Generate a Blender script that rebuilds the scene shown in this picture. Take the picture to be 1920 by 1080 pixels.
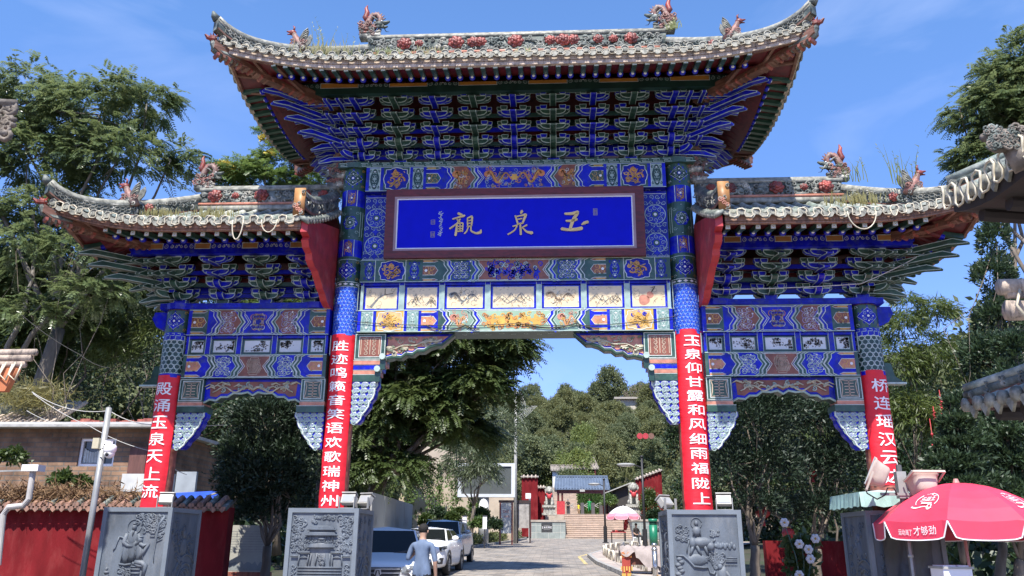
import bpy, bmesh, math, random
import numpy as np
from mathutils import Vector, Matrix
C = bpy.context.scene
COL = C.collection
for o in list(bpy.data.objects): bpy.data.objects.remove(o)
PI = math.pi
R_ = math.radians

# ------------------------------------------------------------------ camera
CAMP = np.array([0.697, -14.0, 1.6]); FPX = 1510.5
YAW, PITCH, ROLL = 0.053, 0.3075, 0.0066
_fw = np.array([-math.sin(YAW)*math.cos(PITCH), math.cos(YAW)*math.cos(PITCH), math.sin(PITCH)])
_rt = np.array([math.cos(YAW), math.sin(YAW), 0.0]); _up = np.cross(_rt, _fw)
_rt, _up = math.cos(ROLL)*_rt+math.sin(ROLL)*_up, -math.sin(ROLL)*_rt+math.cos(ROLL)*_up
cam = bpy.data.objects.new('camera', bpy.data.cameras.new('camera')); COL.objects.link(cam)
cam.matrix_world = Matrix([[_rt[0], _up[0], -_fw[0], CAMP[0]], [_rt[1], _up[1], -_fw[1], CAMP[1]], [_rt[2], _up[2], -_fw[2], CAMP[2]], [0, 0, 0, 1]])
cam.data.sensor_width = 36; cam.data.lens = FPX/1920*36; cam.data.clip_end = 3000; cam.data.clip_start = .1
C.camera = cam
def at(px, py, Y):                      # photo pixel at depth plane y = Y -> world point
    d = _fw+_rt*(px-960)/FPX+_up*(540-py)/FPX
    return CAMP+d*((Y-CAMP[1])/d[1])
def gz(y): return .03*(y+8) if y > -8 else 0.0      # the road climbs gently to the temple
def gr(px, py):                         # photo pixel -> point on the road
    d = _fw+_rt*(px-960)/FPX+_up*(540-py)/FPX
    t = (.03*(CAMP[1]+8)-CAMP[2])/(d[2]-.03*d[1]); return CAMP+t*d

# ------------------------------------------------------------------ light
SUN = Vector((.12, 1.0, -1.62)).normalized()
EL = math.asin(-SUN.z)
w = bpy.data.worlds.new('World'); C.world = w; w.use_nodes = True
nt = w.node_tree; bgn = nt.nodes['Background']
sky = nt.nodes.new('ShaderNodeTexSky'); sky.sky_type = 'NISHITA'; sky.sun_disc = False
sky.sun_elevation = EL; sky.sun_rotation = math.atan2(-SUN.x, -SUN.y)
sky.air_density = 1.0; sky.dust_density = 0.3; sky.ozone_density = 2.2; sky.altitude = 1200
hs = nt.nodes.new('ShaderNodeHueSaturation'); hs.inputs['Saturation'].default_value = 1.16; hs.inputs['Value'].default_value = 1.15
nt.links.new(sky.outputs[0], hs.inputs['Color'])
# thin wisps of cirrus, part of the sky itself
tc = nt.nodes.new('ShaderNodeTexCoord'); mp = nt.nodes.new('ShaderNodeMapping'); mp.inputs['Scale'].default_value = (1.6, 1.6, 5.0); mp.inputs['Rotation'].default_value = (.3, .5, .2)
nz = nt.nodes.new('ShaderNodeTexNoise'); nz.inputs['Scale'].default_value = 1.7; nz.inputs['Detail'].default_value = 7; nz.inputs['Distortion'].default_value = .8
cr = nt.nodes.new('ShaderNodeValToRGB'); cr.color_ramp.elements[0].position = .54; cr.color_ramp.elements[1].position = .95
cr.color_ramp.elements[0].color = (0, 0, 0, 1); cr.color_ramp.elements[1].color = (.16, .16, .16, 1)
mx = nt.nodes.new('ShaderNodeMixRGB'); mx.inputs['Color2'].default_value = (8.5, 9.0, 9.6, 1)
nt.links.new(tc.outputs['Generated'], mp.inputs[0]); nt.links.new(mp.outputs[0], nz.inputs[0]); nt.links.new(nz.outputs[0], cr.inputs[0])
nt.links.new(cr.outputs[0], mx.inputs[0]); nt.links.new(hs.outputs[0], mx.inputs[1]); sx = nt.nodes.new('ShaderNodeSeparateXYZ'); nt.links.new(tc.outputs['Generated'], sx.inputs[0]); gr2 = nt.nodes.new('ShaderNodeValToRGB'); gr2.color_ramp.elements[0].position = .08; gr2.color_ramp.elements[1].position = .55
gr2.color_ramp.elements[0].color = (.62, .54, .80, 1); gr2.color_ramp.elements[1].color = (1.0, .95, 1.0, 1); nt.links.new(sx.outputs[2], gr2.inputs[0])
m2 = nt.nodes.new('ShaderNodeMixRGB'); m2.blend_type = 'MULTIPLY'; m2.inputs[0].default_value = 1; nt.links.new(mx.outputs[0], m2.inputs[1]); nt.links.new(gr2.outputs[0], m2.inputs[2]); nt.links.new(m2.outputs[0], bgn.inputs[0])
bgn.inputs[1].default_value = .15
sl = bpy.data.lights.new('sun', 'SUN'); sl.energy = 4.8; sl.angle = R_(.5); sl.color = (1.0, .95, .87)
so = bpy.data.objects.new('sun', sl); COL.objects.link(so); so.rotation_euler = SUN.to_track_quat('-Z', 'Y').to_euler()
so.location = (-6, -30, 40)
C.view_settings.view_transform = 'Standard'; C.view_settings.look = 'None'; C.view_settings.exposure = .92; C.view_settings.gamma = 1
C.view_settings.use_curve_mapping = False
C.cycles.max_bounces = 6; C.cycles.diffuse_bounces = 3; C.cycles.glossy_bounces = 2; C.cycles.transparent_max_bounces = 6
C.cycles.transmission_bounces = 3

# ------------------------------------------------------------------ materials
def mat(name, col, rough=.6, var=.12, scale=3.0, bump=0.0, bscale=30.0, col2=None, mixs=1.5, mixw=(.45, .62), metal=0.0, spec=.5, detail=5, stretch=None):
    m = bpy.data.materials.new(name); m.use_nodes = True
    n = m.node_tree.nodes; l = m.node_tree.links; b = n['Principled BSDF']
    b.inputs['Roughness'].default_value = rough; b.inputs['Metallic'].default_value = metal; b.inputs['Specular IOR Level'].default_value = spec
    t = n.new('ShaderNodeTexCoord'); src = t.outputs['Object']
    if stretch:
        g = n.new('ShaderNodeMapping'); g.inputs['Scale'].default_value = stretch; l.new(src, g.inputs[0]); src = g.outputs[0]
    c = None
    if col2 is not None:
        z = n.new('ShaderNodeTexNoise'); z.inputs['Scale'].default_value = mixs; z.inputs['Detail'].default_value = detail; z.inputs['Roughness'].default_value = .65; l.new(src, z.inputs[0])
        r = n.new('ShaderNodeValToRGB'); r.color_ramp.elements[0].position = mixw[0]; r.color_ramp.elements[1].position = mixw[1]
        r.color_ramp.elements[0].color = (*col, 1); r.color_ramp.elements[1].color = (*col2, 1); l.new(z.outputs[0], r.inputs[0]); c = r.outputs[0]
    if var > 0:
        z2 = n.new('ShaderNodeTexNoise'); z2.inputs['Scale'].default_value = scale; z2.inputs['Detail'].default_value = 6; l.new(src, z2.inputs[0])
        mr = n.new('ShaderNodeMapRange'); mr.inputs[1].default_value = .25; mr.inputs[2].default_value = .75; mr.inputs[3].default_value = 1-var*2; mr.inputs[4].default_value = 1+var*2; l.new(z2.outputs[0], mr.inputs[0])
        mm = n.new('ShaderNodeMixRGB'); mm.blend_type = 'MULTIPLY'; mm.inputs[0].default_value = 1
        if c: l.new(c, mm.inputs[1])
        else: mm.inputs[1].default_value = (*col, 1)
        l.new(mr.outputs[0], mm.inputs[2]); c = mm.outputs[0]
    if c: l.new(c, b.inputs['Base Color'])
    else: b.inputs['Base Color'].default_value = (*col, 1)
    if bump > 0:
        z3 = n.new('ShaderNodeTexNoise'); z3.inputs['Scale'].default_value = bscale; z3.inputs['Detail'].default_value = 4; l.new(src, z3.inputs[0])
        bp = n.new('ShaderNodeBump'); bp.inputs['Strength'].default_value = bump; bp.inputs['Distance'].default_value = .02; l.new(z3.outputs[0], bp.inputs['Height']); l.new(bp.outputs[0], b.inputs['Normal'])
    return m
def leafmat(name, c1, c2, c3=None, rough=.45, trans=.35, scale=.9):
    m = bpy.data.materials.new(name); m.use_nodes = True
    n = m.node_tree.nodes; l = m.node_tree.links; b = n['Principled BSDF']; out = n['Material Output']
    t = n.new('ShaderNodeTexCoord'); z = n.new('ShaderNodeTexNoise'); z.inputs['Scale'].default_value = scale; z.inputs['Detail'].default_value = 8; z.inputs['Roughness'].default_value = .8
    l.new(t.outputs['Object'], z.inputs[0])
    r = n.new('ShaderNodeValToRGB'); r.color_ramp.elements[0].position = .36; r.color_ramp.elements[1].position = .66
    r.color_ramp.elements[0].color = (*c1, 1); r.color_ramp.elements[1].color = (*c2, 1)
    if c3:
        e = r.color_ramp.elements.new(.74); e.color = (*c3, 1)
    l.new(z.outputs[0], r.inputs[0]); l.new(r.outputs[0], b.inputs['Base Color']); b.inputs['Roughness'].default_value = rough; b.inputs['Specular IOR Level'].default_value = .6
    tr = n.new('ShaderNodeBsdfTranslucent'); hsv = n.new('ShaderNodeHueSaturation'); hsv.inputs['Hue'].default_value = .48; hsv.inputs['Value'].default_value = 1.5; l.new(r.outputs[0], hsv.inputs['Color']); l.new(hsv.outputs[0], tr.inputs[0])
    ms = n.new('ShaderNodeMixShader'); ms.inputs[0].default_value = trans; l.new(b.outputs[0], ms.inputs[1]); l.new(tr.outputs[0], ms.inputs[2]); l.new(ms.outputs[0], out.inputs[0])
    return m
def brickmat(name, c1, c2, mortar, scale, bw=.5, rh=.25, ms=.02, rough=.8, axis='XZ', bump=.3, var=.18, offset=.5):
    m = bpy.data.materials.new(name); m.use_nodes = True
    n = m.node_tree.nodes; l = m.node_tree.links; b = n['Principled BSDF']; b.inputs['Roughness'].default_value = rough
    t = n.new('ShaderNodeTexCoord'); sp = n.new('ShaderNodeSeparateXYZ'); cb = n.new('ShaderNodeCombineXYZ'); l.new(t.outputs['Object'], sp.inputs[0])
    ix = {'X': 0, 'Y': 1, 'Z': 2}
    l.new(sp.outputs[ix[axis[0]]], cb.inputs[0]); l.new(sp.outputs[ix[axis[1]]], cb.inputs[1])
    k = n.new('ShaderNodeTexBrick'); k.offset = offset; k.inputs['Color1'].default_value = (*c1, 1); k.inputs['Color2'].default_value = (*c2, 1); k.inputs['Mortar'].default_value = (*mortar, 1)
    k.inputs['Scale'].default_value = scale; k.inputs['Brick Width'].default_value = bw; k.inputs['Row Height'].default_value = rh; k.inputs['Mortar Size'].default_value = ms
    l.new(cb.outputs[0], k.inputs[0])
    z = n.new('ShaderNodeTexNoise'); z.inputs['Scale'].default_value = 1.3; z.inputs['Detail'].default_value = 9; z.inputs['Roughness'].default_value = .7; l.new(t.outputs['Object'], z.inputs[0])
    mr = n.new('ShaderNodeMapRange'); mr.inputs[1].default_value = .3; mr.inputs[2].default_value = .7; mr.inputs[3].default_value = 1-2*var; mr.inputs[4].default_value = 1+1.4*var; l.new(z.outputs[0], mr.inputs[0])
    mm = n.new('ShaderNodeMixRGB'); mm.blend_type = 'MULTIPLY'; mm.inputs[0].default_value = 1; l.new(k.outputs[0], mm.inputs[1]); l.new(mr.outputs[0], mm.inputs[2]); l.new(mm.outputs[0], b.inputs['Base Color'])
    bp = n.new('ShaderNodeBump'); bp.inputs['Strength'].default_value = bump; bp.inputs['Distance'].default_value = .02; bp.invert = True; l.new(k.outputs['Fac'], bp.inputs['Height']); l.new(bp.outputs[0], b.inputs['Normal'])
    return m

BLUE = mat('blue_glaze', (.004, .009, .42), .32, .25, 5, col2=(.05, .065, .24), mixs=11, mixw=(.50, .72), spec=.3)
BLUED = mat('deep_blue_glaze', (.004, .008, .28), .3, .12, 6, spec=.3)
SKYB = mat('sky_blue_glaze', (.05, .14, .58), .25, .2, 14)
BOARDB = mat('plaque_blue', (.002, .006, .50), .5, .04, 4, spec=.12)
GREEN = mat('green_glaze', (.026, .072, .050), .32, .22, 5, col2=(.085, .115, .095), mixs=8, mixw=(.52, .74))
GREEND = mat('dark_green_glaze', (.016, .048, .036), .35, .15, 5)
PALEG = mat('pale_green_glaze', (.30, .40, .36), .3, .12, 8)
LINE = mat('pale_outline', (.50, .55, .50), .4, .15, 12)
LINEG = mat('green_outline', (.38, .48, .43), .4, .12, 9)
WHITE = mat('white_glaze', (.75, .75, .74), .3, .05, 9)
ORANGE = mat('orange_glaze', (.46, .17, .045), .35, .25, 9)
YELL = mat('yellow_glaze', (.58, .33, .06), .4, .15, 6)
OCHRE = mat('ochre_panel', (.50, .22, .035), .5, .12, 5)
BROWN = mat('brown_glaze', (.21, .070, .040), .4, .2, 7)
PINKISH = mat('salmon_glaze', (.48, .20, .13), .45, .2, 9)
CREAM = mat('cream_tile', (.66, .53, .33), .35, .06, 3)
CREAMW = mat('white_tile', (.62, .64, .64), .3, .06, 3)
INK = mat('ink_line', (.10, .075, .05), .6, .1)
INKG = mat('grey_ink', (.16, .17, .17), .6, .2, 8)
DRED = mat('dark_red_wood', (.10, .010, .012), .5, .25, 7, stretch=(1, 1, 4))
REDW = mat('red_lacquer', (.27, .022, .024), .55, .2, 5, bump=.15, col2=(.33, .08, .07), mixs=3, mixw=(.55, .7))
REDB = mat('bright_red_and_lit_edge', (.42, .035, .04), .5, .1, 5)  # plain bright red; on the end boards it paints sunlight onto their edges
CLOTH = mat('banner_cloth', (.70, .012, .026), .55, .10, 2.2, bump=.5, bscale=5, stretch=(1, 1, 2.5))
TEXTW = mat('banner_white', (.86, .84, .84), .6, .02)
GOLD = mat('gilt', (.66, .47, .19), .45, .1, 8, metal=.1)
WOODB = mat('corner_timber', (.15, .066, .040), .65, .2, 6, stretch=(1, 1, 5), col2=(.20, .10, .07), mixs=3)
CONC = mat('weathered_cement', (.46, .37, .29), .85, .2, 6, bump=.3, bscale=25, col2=(.12, .105, .095), mixs=5, mixw=(.5, .7), stretch=(3, 3, .8))
CONCB = mat('brown_cement', (.30, .165, .115), .8, .2, 6, bump=.2, bscale=22, col2=(.17, .11, .09), mixs=4, stretch=(3, 3, .8))
TILE = mat('green_grey_tile', (.17, .21, .18), .5, .3, 7, bump=.3, bscale=40, col2=(.42, .42, .36), mixs=2.6, mixw=(.42, .64))
TILED = mat('dark_tile', (.085, .105, .095), .6, .25, 8, bump=.3, bscale=30, col2=(.20, .21, .18), mixs=4)
TILEE = mat('pale_tile_edge', (.26, .255, .21), .65, .3, 12, col2=(.09, .10, .085), mixs=7, mixw=(.5, .75))
RIDGE = mat('ridge_stone', (.13, .135, .12), .75, .35, 9, bump=.5, bscale=28, col2=(.44, .41, .34), mixs=5, mixw=(.5, .68))
RIDGED = mat('ridge_dark_relief', (.055, .070, .062), .6, .3, 9, bump=.4, bscale=30, col2=(.17, .19, .17), mixs=5)
PEONY = mat('peony_glaze', (.25, .042, .028), .5, .3, 9, col2=(.12, .035, .028), mixs=7)
DRAGON = mat('dragon_clay', (.22, .095, .075), .55, .3, 14, bump=.4, bscale=40, col2=(.16, .12, .10), mixs=6, mixw=(.45, .62))
STONE = mat('grey_pedestal_stone', (.095, .113, .135), .6, .2, 3, bump=.25, bscale=45, col2=(.15, .16, .17), mixs=2.2, mixw=(.48, .7), stretch=(1.6, 1.6, .5))
STONEL = mat('grey_pedestal_rim', (.15, .175, .20), .5, .06, 4, bump=.1, bscale=60)
COLRED = mat('old_column_red', (.26, .065, .045), .55, .3, 9, col2=(.32, .12, .08), mixs=5)
ROPE = mat('rope_light_tube', (.55, .49, .36), .4, .06)
GREY = mat('grey_metal', (.26, .26, .25), .5, .12, 6)
LGREY = mat('light_grey_metal', (.36, .35, .32), .5, .12, 6)
BLACK = mat('black_metal', (.018, .018, .02), .5, .1)

# ------------------------------------------------------------------ mesh helpers
class MB:
    def __init__(s): s.v = []; s.f = []; s.mi = []; s.mats = []; s.n = 0
    def slot(s, m):
        if m not in s.mats: s.mats.append(m)
        return s.mats.index(m)
    def add(s, vs, fs, m):
        k = s.slot(m); b = s.n
        s.v.extend([tuple(map(float, p)) for p in vs]); s.n += len(vs)
        s.f.extend([tuple(b+i for i in f) for f in fs]); s.mi.extend([k]*len(fs))
    def quad(s, a, b, c, d, m): s.add([a, b, c, d], [(0, 1, 2, 3)], m)
    def box(s, x0, x1, y0, y1, z0, z1, m):
        s.add([(x0, y0, z0), (x1, y0, z0), (x1, y1, z0), (x0, y1, z0), (x0, y0, z1), (x1, y0, z1), (x1, y1, z1), (x0, y1, z1)],
              [(0, 3, 2, 1), (4, 5, 6, 7), (0, 1, 5, 4), (1, 2, 6, 5), (2, 3, 7, 6), (3, 0, 4, 7)], m)
    def bar(s, a, b, w, h, m, up=(0, 0, 1)):
        a = Vector(a); b = Vector(b); d = (b-a).normalized(); u = Vector(up); sd = d.cross(u)
        if sd.length < 1e-4: sd = d.cross(Vector((1, 0, 0)))
        sd.normalize(); u = sd.cross(d)
        vs = []
        for p in (a, b):
            for i, j in ((-1, -1), (1, -1), (1, 1), (-1, 1)): vs.append(p+sd*i*w/2+u*j*h/2)
        s.add(vs, [(0, 3, 2, 1), (4, 5, 6, 7), (0, 1, 5, 4), (1, 2, 6, 5), (2, 3, 7, 6), (3, 0, 4, 7)], m)
    def prism(s, poly, d, m, mside=None):
        n = len(poly); d = Vector(d); p = [Vector(q) for q in poly]
        vs = p+[q+d for q in p]
        s.add(vs, [tuple(range(n))[::-1], tuple(range(n, 2*n))], m)
        s.add(vs, [(i, (i+1) % n, n+(i+1) % n, n+i) for i in range(n)], mside or m)
    def tube(s, path, r, m, n=6, cap=True, squash=1.0):
        P = [Vector(p) for p in path]; k = len(P); rs = r if isinstance(r, (list, tuple)) else [r]*k
        vs = []; ref = None
        for i in range(k):
            d = (P[min(i+1, k-1)]-P[max(i-1, 0)])
            if d.length < 1e-9: d = Vector((0, 0, 1))
            d.normalize()
            if ref is None: ref = d.orthogonal().normalized()
            ref = (ref-d*ref.dot(d))
            if ref.length < 1e-6: ref = d.orthogonal()
            ref.normalize(); bi = d.cross(ref)
            for j in range(n):
                a = 2*PI*j/n; vs.append(P[i]+(ref*math.cos(a)+bi*math.sin(a)*squash)*rs[i])
        fs = [(i*n+j, i*n+(j+1) % n, (i+1)*n+(j+1) % n, (i+1)*n+j) for i in range(k-1) for j in range(n)]
        if cap: fs += [tuple(range(n))[::-1], tuple(range((k-1)*n, k*n))]
        s.add(vs, fs, m)
    def lathe(s, prof, o, m, n=12, a0=0, a1=2*PI, axis='z'):
        vs = []; full = abs(a1-a0-2*PI) < 1e-6; nn = n if full else n+1
        for r, h in prof:
            for j in range(nn):
                a = a0+(a1-a0)*j/n; x, y = r*math.cos(a), r*math.sin(a)
                vs.append((o[0]+x, o[1]+y, o[2]+h) if axis == 'z' else ((o[0]+x, o[1]-h, o[2]+y) if axis == 'y' else (o[0]+h, o[1]+x, o[2]+y)))
        fs = []
        for i in range(len(prof)-1):
            for j in range(n):
                j2 = (j+1) % nn; fs.append((i*nn+j, i*nn+j2, (i+1)*nn+j2, (i+1)*nn+j))
        s.add(vs, fs, m)
    def ball(s, c, r, m, n=8, k=5):
        rx, ry, rz = r if isinstance(r, (list, tuple)) else (r, r, r)
        vs = [(c[0], c[1], c[2]+rz)]
        for i in range(1, k):
            t = PI*i/k
            for j in range(n): vs.append((c[0]+rx*math.sin(t)*math.cos(2*PI*j/n), c[1]+ry*math.sin(t)*math.sin(2*PI*j/n), c[2]+rz*math.cos(t)))
        vs.append((c[0], c[1], c[2]-rz)); L = len(vs)-1
        fs = [(0, 1+j, 1+(j+1) % n) for j in range(n)]
        for i in range(k-2):
            for j in range(n): fs.append((1+i*n+j, 1+(i+1)*n+j, 1+(i+1)*n+(j+1) % n, 1+i*n+(j+1) % n))
        fs += [(L, L-n+(j+1) % n, L-n+j) for j in range(n)]
        s.add(vs, fs, m)
    def build(s, name, parent=None, smooth=False, loc=None, rot=None):
        me = bpy.data.meshes.new(name); me.from_pydata(s.v, [], s.f)
        for m in s.mats: me.materials.append(m)
        me.polygons.foreach_set('material_index', s.mi)
        if smooth: me.polygons.foreach_set('use_smooth', [True]*len(s.f))
        me.update()
        o = bpy.data.objects.new(name, me); COL.objects.link(o)
        if parent: o.parent = parent
        if loc is not None: o.location = loc
        if rot is not None: o.rotation_euler = rot
        return o
def tag(o, label=None, cat=None, group=None, kind=None):
    if label: o['label'] = label
    if cat: o['category'] = cat
    if group: o['group'] = group
    if kind: o['kind'] = kind
    return o
def thing(name, label, cat, loc=(0, 0, 0), rz=0, group=None, parent=None):
    o = bpy.data.objects.new(name, None); COL.objects.link(o); o.location = loc; o.rotation_euler = (0, 0, rz)
    if parent: o.parent = parent
    return tag(o, label, cat, group)
def copy_tree(o, parent=None):
    c = o.copy(); COL.objects.link(c)
    if parent: c.parent = parent
    for ch in list(o.children): copy_tree(ch, c)
    return c
def inset2(poly, d):
    n = len(poly); A = sum(poly[i][0]*poly[(i+1) % n][1]-poly[(i+1) % n][0]*poly[i][1] for i in range(n))
    sg = 1 if A > 0 else -1; out = []
    for i in range(n):
        p0 = Vector(poly[i-1]); p1 = Vector(poly[i]); p2 = Vector(poly[(i+1) % n])
        e1 = (p1-p0).normalized(); e2 = (p2-p1).normalized()
        n1 = Vector((-e1.y, e1.x))*sg; n2 = Vector((-e2.y, e2.x))*sg; b = n1+n2
        if b.length < 1e-6: b = n1
        b.normalize(); k = d/max(.4, b.dot(n1)); q = p1+b*k; out.append((q.x, q.y))
    return out
def rimprism(mb, poly, O, U, V, T, m, ml, rim=.012):
    # a painted timber piece: prism of a 2D outline with a pale line round every face
    O, U, V, T = Vector(O), Vector(U), Vector(V), Vector(T); n = len(poly); inn = inset2(poly, rim)
    for off, flip in ((T*0, False), (T, True)):
        vo = [O+U*a+V*b+off for a, b in poly]; vi = [O+U*a+V*b+off for a, b in inn]
        fr = [(i, (i+1) % n, n+(i+1) % n, n+i) for i in range(n)]
        mb.add(vo+vi, [f[::-1] for f in fr] if flip else fr, ml); mb.add(vi, [tuple(range(n))[::-1] if flip else tuple(range(n))], m)
    tl = T.length; th = T/tl
    for i in range(n):
        a = O+U*poly[i][0]+V*poly[i][1]; b = O+U*poly[(i+1) % n][0]+V*poly[(i+1) % n][1]
        a2, b2 = a+th*rim, b+th*rim; a3, b3 = a+th*(tl-rim), b+th*(tl-rim); a4, b4 = a+T, b+T
        mb.add([a, b, b2, a2, b3, a3, b4, a4], [(0, 1, 2, 3), (5, 4, 6, 7)], ml); mb.add([a2, b2, b3, a3], [(0, 1, 2, 3)], m)

_tc = {}
def glyph(ch):
    # outline of one character as a flat mesh, from Blender's own built-in font
    if ch in _tc: return _tc[ch]
    cu = bpy.data.curves.new('glyph', 'FONT'); cu.body = ch; cu.size = 1; cu.resolution_u = 2
    o = bpy.data.objects.new('glyph', cu); COL.objects.link(o); dg = bpy.context.evaluated_depsgraph_get(); dg.update()
    me = bpy.data.meshes.new_from_object(o.evaluated_get(dg))
    v = [(p.co.x, p.co.y) for p in me.vertices]; f = [tuple(p.vertices) for p in me.polygons]
    bpy.data.objects.remove(o); bpy.data.curves.remove(cu); bpy.data.meshes.remove(me)
    if v:
        xs = [p[0] for p in v]; ys = [p[1] for p in v]
        cx, cy = (min(xs)+max(xs))/2, (min(ys)+max(ys))/2; sx = max(max(xs)-min(xs), .05); sy = max(max(ys)-min(ys), .05)
        v = [((p[0]-cx)/sx, (p[1]-cy)/sy) for p in v]
    _tc[ch] = (v, f); return _tc[ch]
def put_glyph(mb, ch, M, cu, cv, w, h, m, off, step=None, shear=0):
    v, f = glyph(ch)
    if not v: return
    bm = bmesh.new(); vs = [bm.verts.new((cu+p[0]*w+shear*p[1]*h, cv+p[1]*h, 0)) for p in v]
    for q in f:
        try: bm.faces.new([vs[i] for i in q])
        except ValueError: pass
    if step:
        k = int(w/step)+1
        for i in range(-k, k+1):
            bmesh.ops.bisect_plane(bm, geom=bm.verts[:]+bm.edges[:]+bm.faces[:], plane_co=(cu+i*step, 0, 0), plane_no=(1, 0, 0))
    bm.verts.index_update()
    mb.add([M(p.co.x, p.co.y, off) for p in bm.verts], [tuple(q.index for q in g.verts) for g in bm.faces], m); bm.free()

# ------------------------------------------------------------------ painting ornament on flat or round surfaces
def planeM(O, U=(1, 0, 0), V=(0, 0, 1), N=(0, -1, 0)):
    O, U, V, N = Vector(O), Vector(U), Vector(V), Vector(N)
    return lambda u, v, off=0: O+U*u+V*v+N*off
def cylM(cx, cy, r, z0=0):      # u runs along the circumference, 0 faces the viewer (-y)
    def f(u, v, off=0):
        a = u/r; return Vector((cx+(r+off)*math.sin(a), cy-(r+off)*math.cos(a), z0+v))
    return f
class Paint:
    def __init__(s, mb, M, step=None): s.mb = mb; s.M = M; s.step = step
    def poly(s, pts, m, L=1): s.mb.add([s.M(u, v, L*.0022) for u, v in pts], [tuple(range(len(pts)))], m)
    def rect(s, u0, u1, v0, v1, m, L=1):
        if s.step and u1-u0 > s.step:
            k = int((u1-u0)/s.step)+1
            for i in range(k): s.poly([(u0+(u1-u0)*i/k, v0), (u0+(u1-u0)*(i+1)/k, v0), (u0+(u1-u0)*(i+1)/k, v1), (u0+(u1-u0)*i/k, v1)], m, L)
        else: s.poly([(u0, v0), (u1, v0), (u1, v1), (u0, v1)], m, L)
    def line(s, pts, w, m, L=2, closed=False, taper=False):
        P = [Vector(p) for p in pts]
        if closed: P = P+[P[0]]
        n = len(P); vs = []
        for i in range(n):
            if closed: d = P[(i+1) % (n-1)]-P[(i-1) % (n-1)]
            else: d = P[min(i+1, n-1)]-P[max(i-1, 0)]
            if d.length < 1e-9: d = Vector((1, 0))
            d.normalize(); k = Vector((-d.y, d.x))*(w/2)*((1-.75*i/(n-1)) if taper else 1)
            for q in (P[i]+k, P[i]-k): vs.append(s.M(q.x, q.y, L*.0022))
        s.mb.add(vs, [(2*i+1, 2*i+3, 2*i+2, 2*i) for i in range(n-1)], m)
    def disc(s, cu, cv, r, m, L=2, n=10, ry=None): s.poly([(cu+r*math.cos(2*PI*i/n), cv+(ry or r)*math.sin(2*PI*i/n)) for i in range(n)], m, L)
    def ring(s, cu, cv, r, w, m, L=2, n=14): s.line([(cu+r*math.cos(2*PI*i/n), cv+r*math.sin(2*PI*i/n)) for i in range(n)], w, m, L, True)
    def spiral(s, cu, cv, r, m, a0=0, turns=1.3, dr=1, w=.012, L=2, n=12, taper=True):
        s.line([(cu+r*(1-.85*i/n)*math.cos(a0+dr*2*PI*turns*i/n), cv+r*(1-.85*i/n)*math.sin(a0+dr*2*PI*turns*i/n)) for i in range(n+1)], w, m, L, False, taper)
    def frame(s, u0, u1, v0, v1, w, m, L=2):
        s.rect(u0, u1, v0, v0+w, m, L); s.rect(u0, u1, v1-w, v1, m, L); s.rect(u0, u0+w, v0+w, v1-w, m, L); s.rect(u1-w, u1, v0+w, v1-w, m, L)
    def scrolls(s, u0, u1, v0, v1, m, r=.06, w=.012, L=3, rnd=None, dots=None):
        rnd = rnd or random.Random(3); nu = max(1, round((u1-u0)/(1.7*r))); nv = max(1, round((v1-v0)/(1.7*r)))
        for i in range(nu):
            for j in range(nv):
                cu = u0+(u1-u0)*(i+.5)/nu; cv = v0+(v1-v0)*(j+.5)/nv
                s.spiral(cu, cv, r*rnd.uniform(.85, 1.1), m, rnd.uniform(0, 6.3), rnd.uniform(1.1, 1.5), 1 if (i+j) % 2 else -1, w, L)
                if dots and (i+j) % 2 == 0: s.disc(cu+r*.9, cv+r*.6, r*.28, dots, L+1, 6)
    def ruyi(s, u0, u1, v0, v1, bg, fg, ln):       # tall panel with a scrolled oval
        s.rect(u0, u1, v0, v1, bg, 1); cu, cv = (u0+u1)/2, (v0+v1)/2; a, b = (u1-u0)*.40, (v1-v0)*.46
        s.poly([(cu+a*math.cos(t)*(1+.12*math.cos(4*t)), cv+b*math.sin(t)) for t in [2*PI*i/20 for i in range(20)]], fg, 2)
        for sg in (-1, 1):
            for k, (dv, rr) in enumerate(((.62, .20), (.22, .26), (-.22, .26), (-.62, .20))):
                s.spiral(cu+sg*a*.38, cv+b*dv, a*rr*1.7, ln, PI/2, 1.15, sg, .011, 3, 9)
            s.spiral(cu+sg*a*.9, cv+b*.8, a*.35, fg, -PI/2, 1.1, sg, .02, 3, 8); s.spiral(cu+sg*a*.9, cv-b*.8, a*.35, fg, PI/2, 1.1, -sg, .02, 3, 8)
        s.disc(cu, cv+b*.74, a*.17, WHITE, 4, 8); s.disc(cu, cv-b*.74, a*.17, WHITE, 4, 8)
        s.disc(cu, cv, a*.5, bg, 3, 10, b*.13)
    def serpent(s, cu, cv, L_, H, m, m2, flip=1, rnd=None, lay=3):   # coiled glazed creature, all scales and curls
        rnd = rnd or random.Random(5); pts = []
        for i in range(26):
            t = i/25; pts.append((cu+flip*L_*(t-.5), cv+H*.30*math.sin(t*9.5+.6)*(1-.35*t)))
        s.line(pts, H*.20, m, lay, False, True); s.line(pts, H*.05, m2, lay+1, False, True)
        s.disc(pts[0][0], pts[0][1], H*.17, m, lay+1, 9)
        for i in range(3, 24, 4):
            s.spiral(pts[i][0], pts[i][1]-H*.2*rnd.choice((-1, 1)), H*.13, m, rnd.uniform(0, 6), 1.1, 1, H*.05, lay, 8)
        for i in range(22): s.spiral(cu+rnd.uniform(-.55, .55)*L_, cv+H*rnd.uniform(-.44, .44), H*rnd.uniform(.06, .11), (m2, m, LINE)[i % 3], rnd.uniform(0, 6), 1.2, 1, H*.035, lay+(i % 2)*2, 7)
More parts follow.
